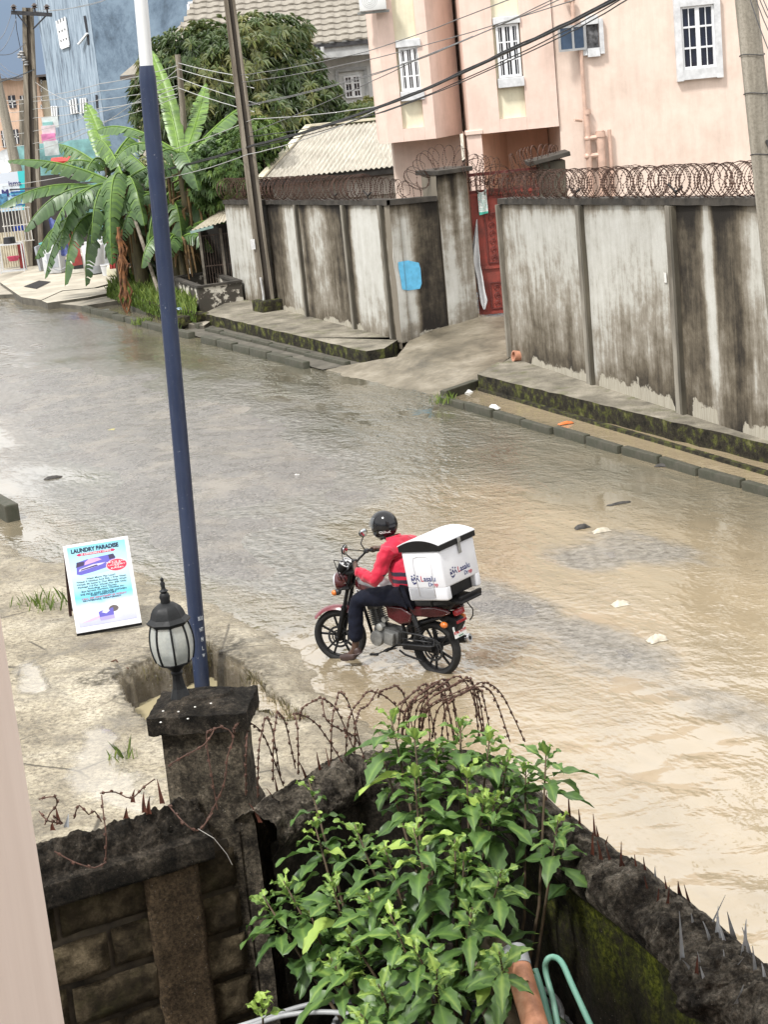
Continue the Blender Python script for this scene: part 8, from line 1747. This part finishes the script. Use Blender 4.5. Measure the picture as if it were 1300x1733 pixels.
poly_([(.10, .74), (.24, .755), (.26, .80), (.13, .805)], B3, 'picture', .0023); poly_([(.25, .755), (.42, .775), (.56, .795), (.50, .825), (.34, .825), (.27, .79)], B4, 'picture', .0024); poly_([(.14, .685), (.55, .735), (.62, .755), (.40, .752), (.16, .715)], B2, 'picture', .0025); poly_([(.17, .695), (.48, .728), (.46, .742), (.19, .71)], B3, 'picture', .0028); poly_([(.69, .78), (.80, .79), (.77, .845), (.68, .84)], B3, 'picture', .0027)
poly_([(.12, .64), (.70, .69), (.66, .64), (.30, .615)], flat('print_sky', (.45, .68, .82)), 'picture', .0018)
poly_([(.18, .876), (.78, .876), (.82, .892), (.78, .908), (.18, .908), (.14, .892)], flat('print_crimson', (.58, .03, .12)), 'ribbon', .0024)
poly_(ell(.80, .70, .185, .078), flat('print_rose', (.80, .55, .60)), 'badge', .0030); poly_(ell(.80, .70, .17, .070), flat('print_red', (.62, .04, .09)), 'badge', .0034)
WT = flat('print_white', (.78, .79, .82)); poly_([(.04, .05), (.42, .09), (.44, .23), (.40, .245), (.06, .245)], WT, 'picture', .0020); poly_([(.04, .05), (.30, .10), (.44, .11), (.42, .085), (.2, .055)], flat('print_blush', (.70, .45, .58)), 'picture', .0023)
poly_(ell(.66, .165, .15, .085), flat('print_lilac', (.68, .69, .86)), 'picture', .0021); poly_(ell(.64, .17, .105, .05), WT, 'picture', .0023); poly_(ell(.63, .168, .085, .04), flat('print_brown', (.13, .11, .11)), 'picture', .0026)
poly_([(.36, .15), (.42, .165), (.50, .14), (.58, .175), (.62, .18), (.62, .09), (.37, .085)], B1, 'picture', .0029); poly_([(.41, .145), (.49, .12), (.56, .15), (.52, .16)], WT, 'picture', .0032); poly_([(.36, .085), (.62, .09), (.62, .045), (.38, .04)], flat('print_mauve', (.42, .36, .70)), 'picture', .0027)
KB, KW, KR = flat('ink_black', (.02, .025, .06)), flat('ink_paper', (.8, .8, .8)), flat('ink_red', (.62, .06, .12))
def bt(s, u, v, h, w_, mt, bold=.0, align='CENTER'):
    """a printed line: centred at (u, v), cap height h, squeezed to width w_ (fractions of the poster)"""
    tx = text(s, None, mt, (0, 0, 0), h * BH2 * 1.35, Euler((0, 0, 0)), bold=bold, extr=.0003, align=align); xx_ = [v.co.x for v in tx.data.vertices]; wd = max(.01, max(xx_) - min(xx_)); sx_ = w_ * BW2 * .885 / wd
    tx.parent = fbd; tx.matrix_local = Matrix.Translation(pp_(u, v, .0042)) @ Rb.to_4x4() @ Matrix.Diagonal((sx_, 1, 1, 1)); return tx
bt('LAUNDRY PARADISE', .47, .945, .047, .82, KB, .003); bt('IS OFFICIALLY OPEN', .48, .892, .022, .52, KW, .0006)
for s, v in (("LET'S DO", .742), ('YOUR', .723), ('LAUNDRY', .703), ('AT', .683), ('EASE!', .664)): bt(s, .80, v, .015, .05 * len(s) * .85, KW, .0004)
for s, v, w_ in (('Wash More, Pay Less!!', .585, .50), ('*Wash 5 Clothes And Get 1 Free Wash', .553, .86), ('*Wash 40 Items in Our Monthly Wash', .521, .86), ('Package (10 Per Week) For 20k Only', .489, .84), ('Including Your Duvet,', .460, .50), ('Bed Spread, Curtains, Clothes etc.', .432, .74)): bt(s, .5, v, .019, w_, KB, .0003)
bt('WE PICK AND DELIVER WITHIN', .5, .395, .021, .80, KB, .0004); bt('PORT HARCOURT', .5, .370, .021, .44, KB, .0004); bt('CALL OR WHATSAPP US TODAY', .5, .338, .020, .78, KR, .0004); bt('08147887656, 09067684859', .46, .312, .018, .66, KB, .0003)
o = MB(); 
BKV = P(119, 1042, .1) - BLp; BKV.z = 0
bk0 = lambda x, y: oB + bdir * (x * BW2) + BKV * (1 - y) + (Rb @ V((0, BH2, -.03))) * y + V((0, 0, -.02)) * (1 - y)
for x_ in (.03, .97): o.beam(bk0(x_, 0), bk0(x_, .97), .05, .035, up=bdir)
for y_ in (.08, .9): o.beam(bk0(.04, y_), bk0(.96, y_), .05, .03, up=V((0, 0, 1)))
bbd = o.build('back_board', DRF, sgn); o = MB(); o.quad(bk0(.05, .08), bk0(.95, .08), bk0(.95, .95), bk0(.05, .95)); o.build('back_panel', mk('back_grey', (.42, .42, .43), .6, 0, .1, 3), bbd, recalc=False)
o = MB(); o.beam(bp_(.0, -.012, -.02), bp_(BW2, -.012, -.02), .03, .03); o.build('foot_rail', BLKM, sgn)
# ------------------------------------------------------------------ floating litter and stones
def litter(name, px, py, size, mt, label, cat, z=.004, rz=.3, kind='flat'):
    c = P(px, py, z); o = MB(); n = 12
    def fn(u, v):
        x, y = (u - .5) * size[0], (v - .5) * size[1]; k = 1 + .3 * nz(u * 3 + px, v * 3, 1); x2, y2 = x * k, y * k
        return V((x2 * cos(rz) - y2 * sin(rz), x2 * sin(rz) + y2 * cos(rz), size[2] * (sin(pi * u) * sin(pi * v)) ** .6 * (1 + .4 * nz(u * 6, v * 6 + px, 1)))) + c
    o.grid(fn, 14, 10); ob = o.build(name, mt, smooth=True); return tag(ob, label, cat)
LW_, LY, LD, LO = mk('litter_white', (.72, .72, .70), .5, 0, .1, 20), mk('litter_yellow', (.60, .52, .10), .5), mk('litter_dark', (.05, .045, .04), .7, 0, .4, 20), mk('litter_orange', (.62, .16, .04), .5)
litter('plastic_bag', 503, 808, (.26, .16, .05), LW_, 'white plastic bag floating in the middle of the flooded road', 'bag')
litter('plastic_wrapper', 190, 729, (.3, .12, .03), LY, 'yellow wrapper lying on the wet road left of the navy pole', 'wrapper', .015)
litter('plastic_wrapper', 958, 717, (.26, .1, .04), LO, 'orange wrapper floating in the right drain', 'wrapper', .012)
litter('plastic_bag', 790, 664, (.22, .16, .05), LW_, 'white plastic bag caught at the start of the right drain', 'bag')
litter('plastic_bag', 836, 692, (.12, .22, .08), LW_, 'white and yellow plastic bag stuck against the right kerb', 'bag', .02, 1.2)
0 and litter('paper_scrap', 897, 622, (.2, .12, .04), LW_, 'white scrap lying on the right sidewalk by the pipe end', 'scrap', .31)
litter('dark_rag', 1132, 788, (.4, .14, .05), LD, 'dark rag caught on the right kerb blocks', 'rag', .01, -.4)
litter('dark_debris', 90, 809, (.3, .1, .04), LD, 'dark debris floating in the pale puddle at the left', 'debris')
0 and litter('dark_debris', 228, 668 + 37, (.14, .08, .04), LD, 'small dark debris on the gravel part of the road', 'debris', .02)
0 and litter('dark_debris', 218, 812, (.14, .06, .04), LD, 'short dark stick on the wet road left of the navy pole', 'debris', .02)
litter('dark_debris', 1048, 852, (.34, .09, .02), LD, 'dark leaves drifting in the road right of the delivery box', 'debris')
litter('broken_stone', 1050, 1023, (.2, .14, .05), mk('pale_stone', (.5, .45, .36), .7, 0, .2, 20), 'pale stone poking out of the water right of the motorcycle', 'stone')
litter('broken_stone', 1112, 1083, (.22, .14, .06), mk('pale_stone', (.5, .45, .36)), 'pale stone at the tip of the shallow ripple right of the motorcycle', 'stone')
litter('broken_stone', 985, 893, (.2, .12, .05), LD, 'dark stone poking out of the brown water beyond the delivery box', 'stone')
litter('broken_stone', 1018, 899, (.24, .12, .05), mk('pale_stone', (.5, .45, .36)), 'pale stone next to the dark one beyond the delivery box', 'stone')
for px, py, s_ in ((590, 1083, .12), (372, 1063, .2), (440, 1055, .22), (462, 1067, .14), (530, 1138, .2), (545, 1175, .16)): pass
# rebar bits sticking out over the drain
RB = mk('rebar', (.14, .065, .04), .8, .3, .4, 30)
for px, py, k in ((188, 1120, 0), (214, 1130, 1)):
    c = P(px, py, .1); o = MB(); o.tube([c, c + V((.06, -.03, .03)), c + V((.10, -.06, -.02)), c + V((.11, -.09, -.14))] if k == 0 else [c, c + V((.02, -.03, .01)), c + V((.03, -.05, -.13))], .010, 6); ob = o.build('rebar', RB, smooth=True); tag(ob, ('bent rusty reinforcing bar sticking out left above the drain hole', 'short rusty reinforcing bar hooked over the drain hole edge nearer the lantern')[k], 'rebar')
# moss and weeds clinging to the drain rim
wd_ = MB(); wd_.at['tone'] = []
for i in range(len(hole)):
    a, b = hole[i], hole[(i + 1) % len(hole)]
    if (i in (5, 6, 7, 8, 1, 2)): 
        for k in range(240):
            p = a.lerp(b, random.random()); p = V((p.x + random.gauss(0, .04), p.y + random.gauss(0, .04), 0)); p.z = random.uniform(-.22, .04)
            blade(wd_, p, random.uniform(.04, .11), .006, random.random() * .7)
tag(wd_.build('weeds', leafmat('dead_weeds', (.05, .042, .02), (.13, .11, .05), (.24, .22, .10), .8, .2), recalc=False), 'dry brown weeds hanging over the rim of the open drain', 'weeds', kind='stuff')
# ------------------------------------------------------------------ tidy
for ob in list(COL.objects):
    if '_w' in ob: del ob['_w']
bpy.context.view_layer.update()
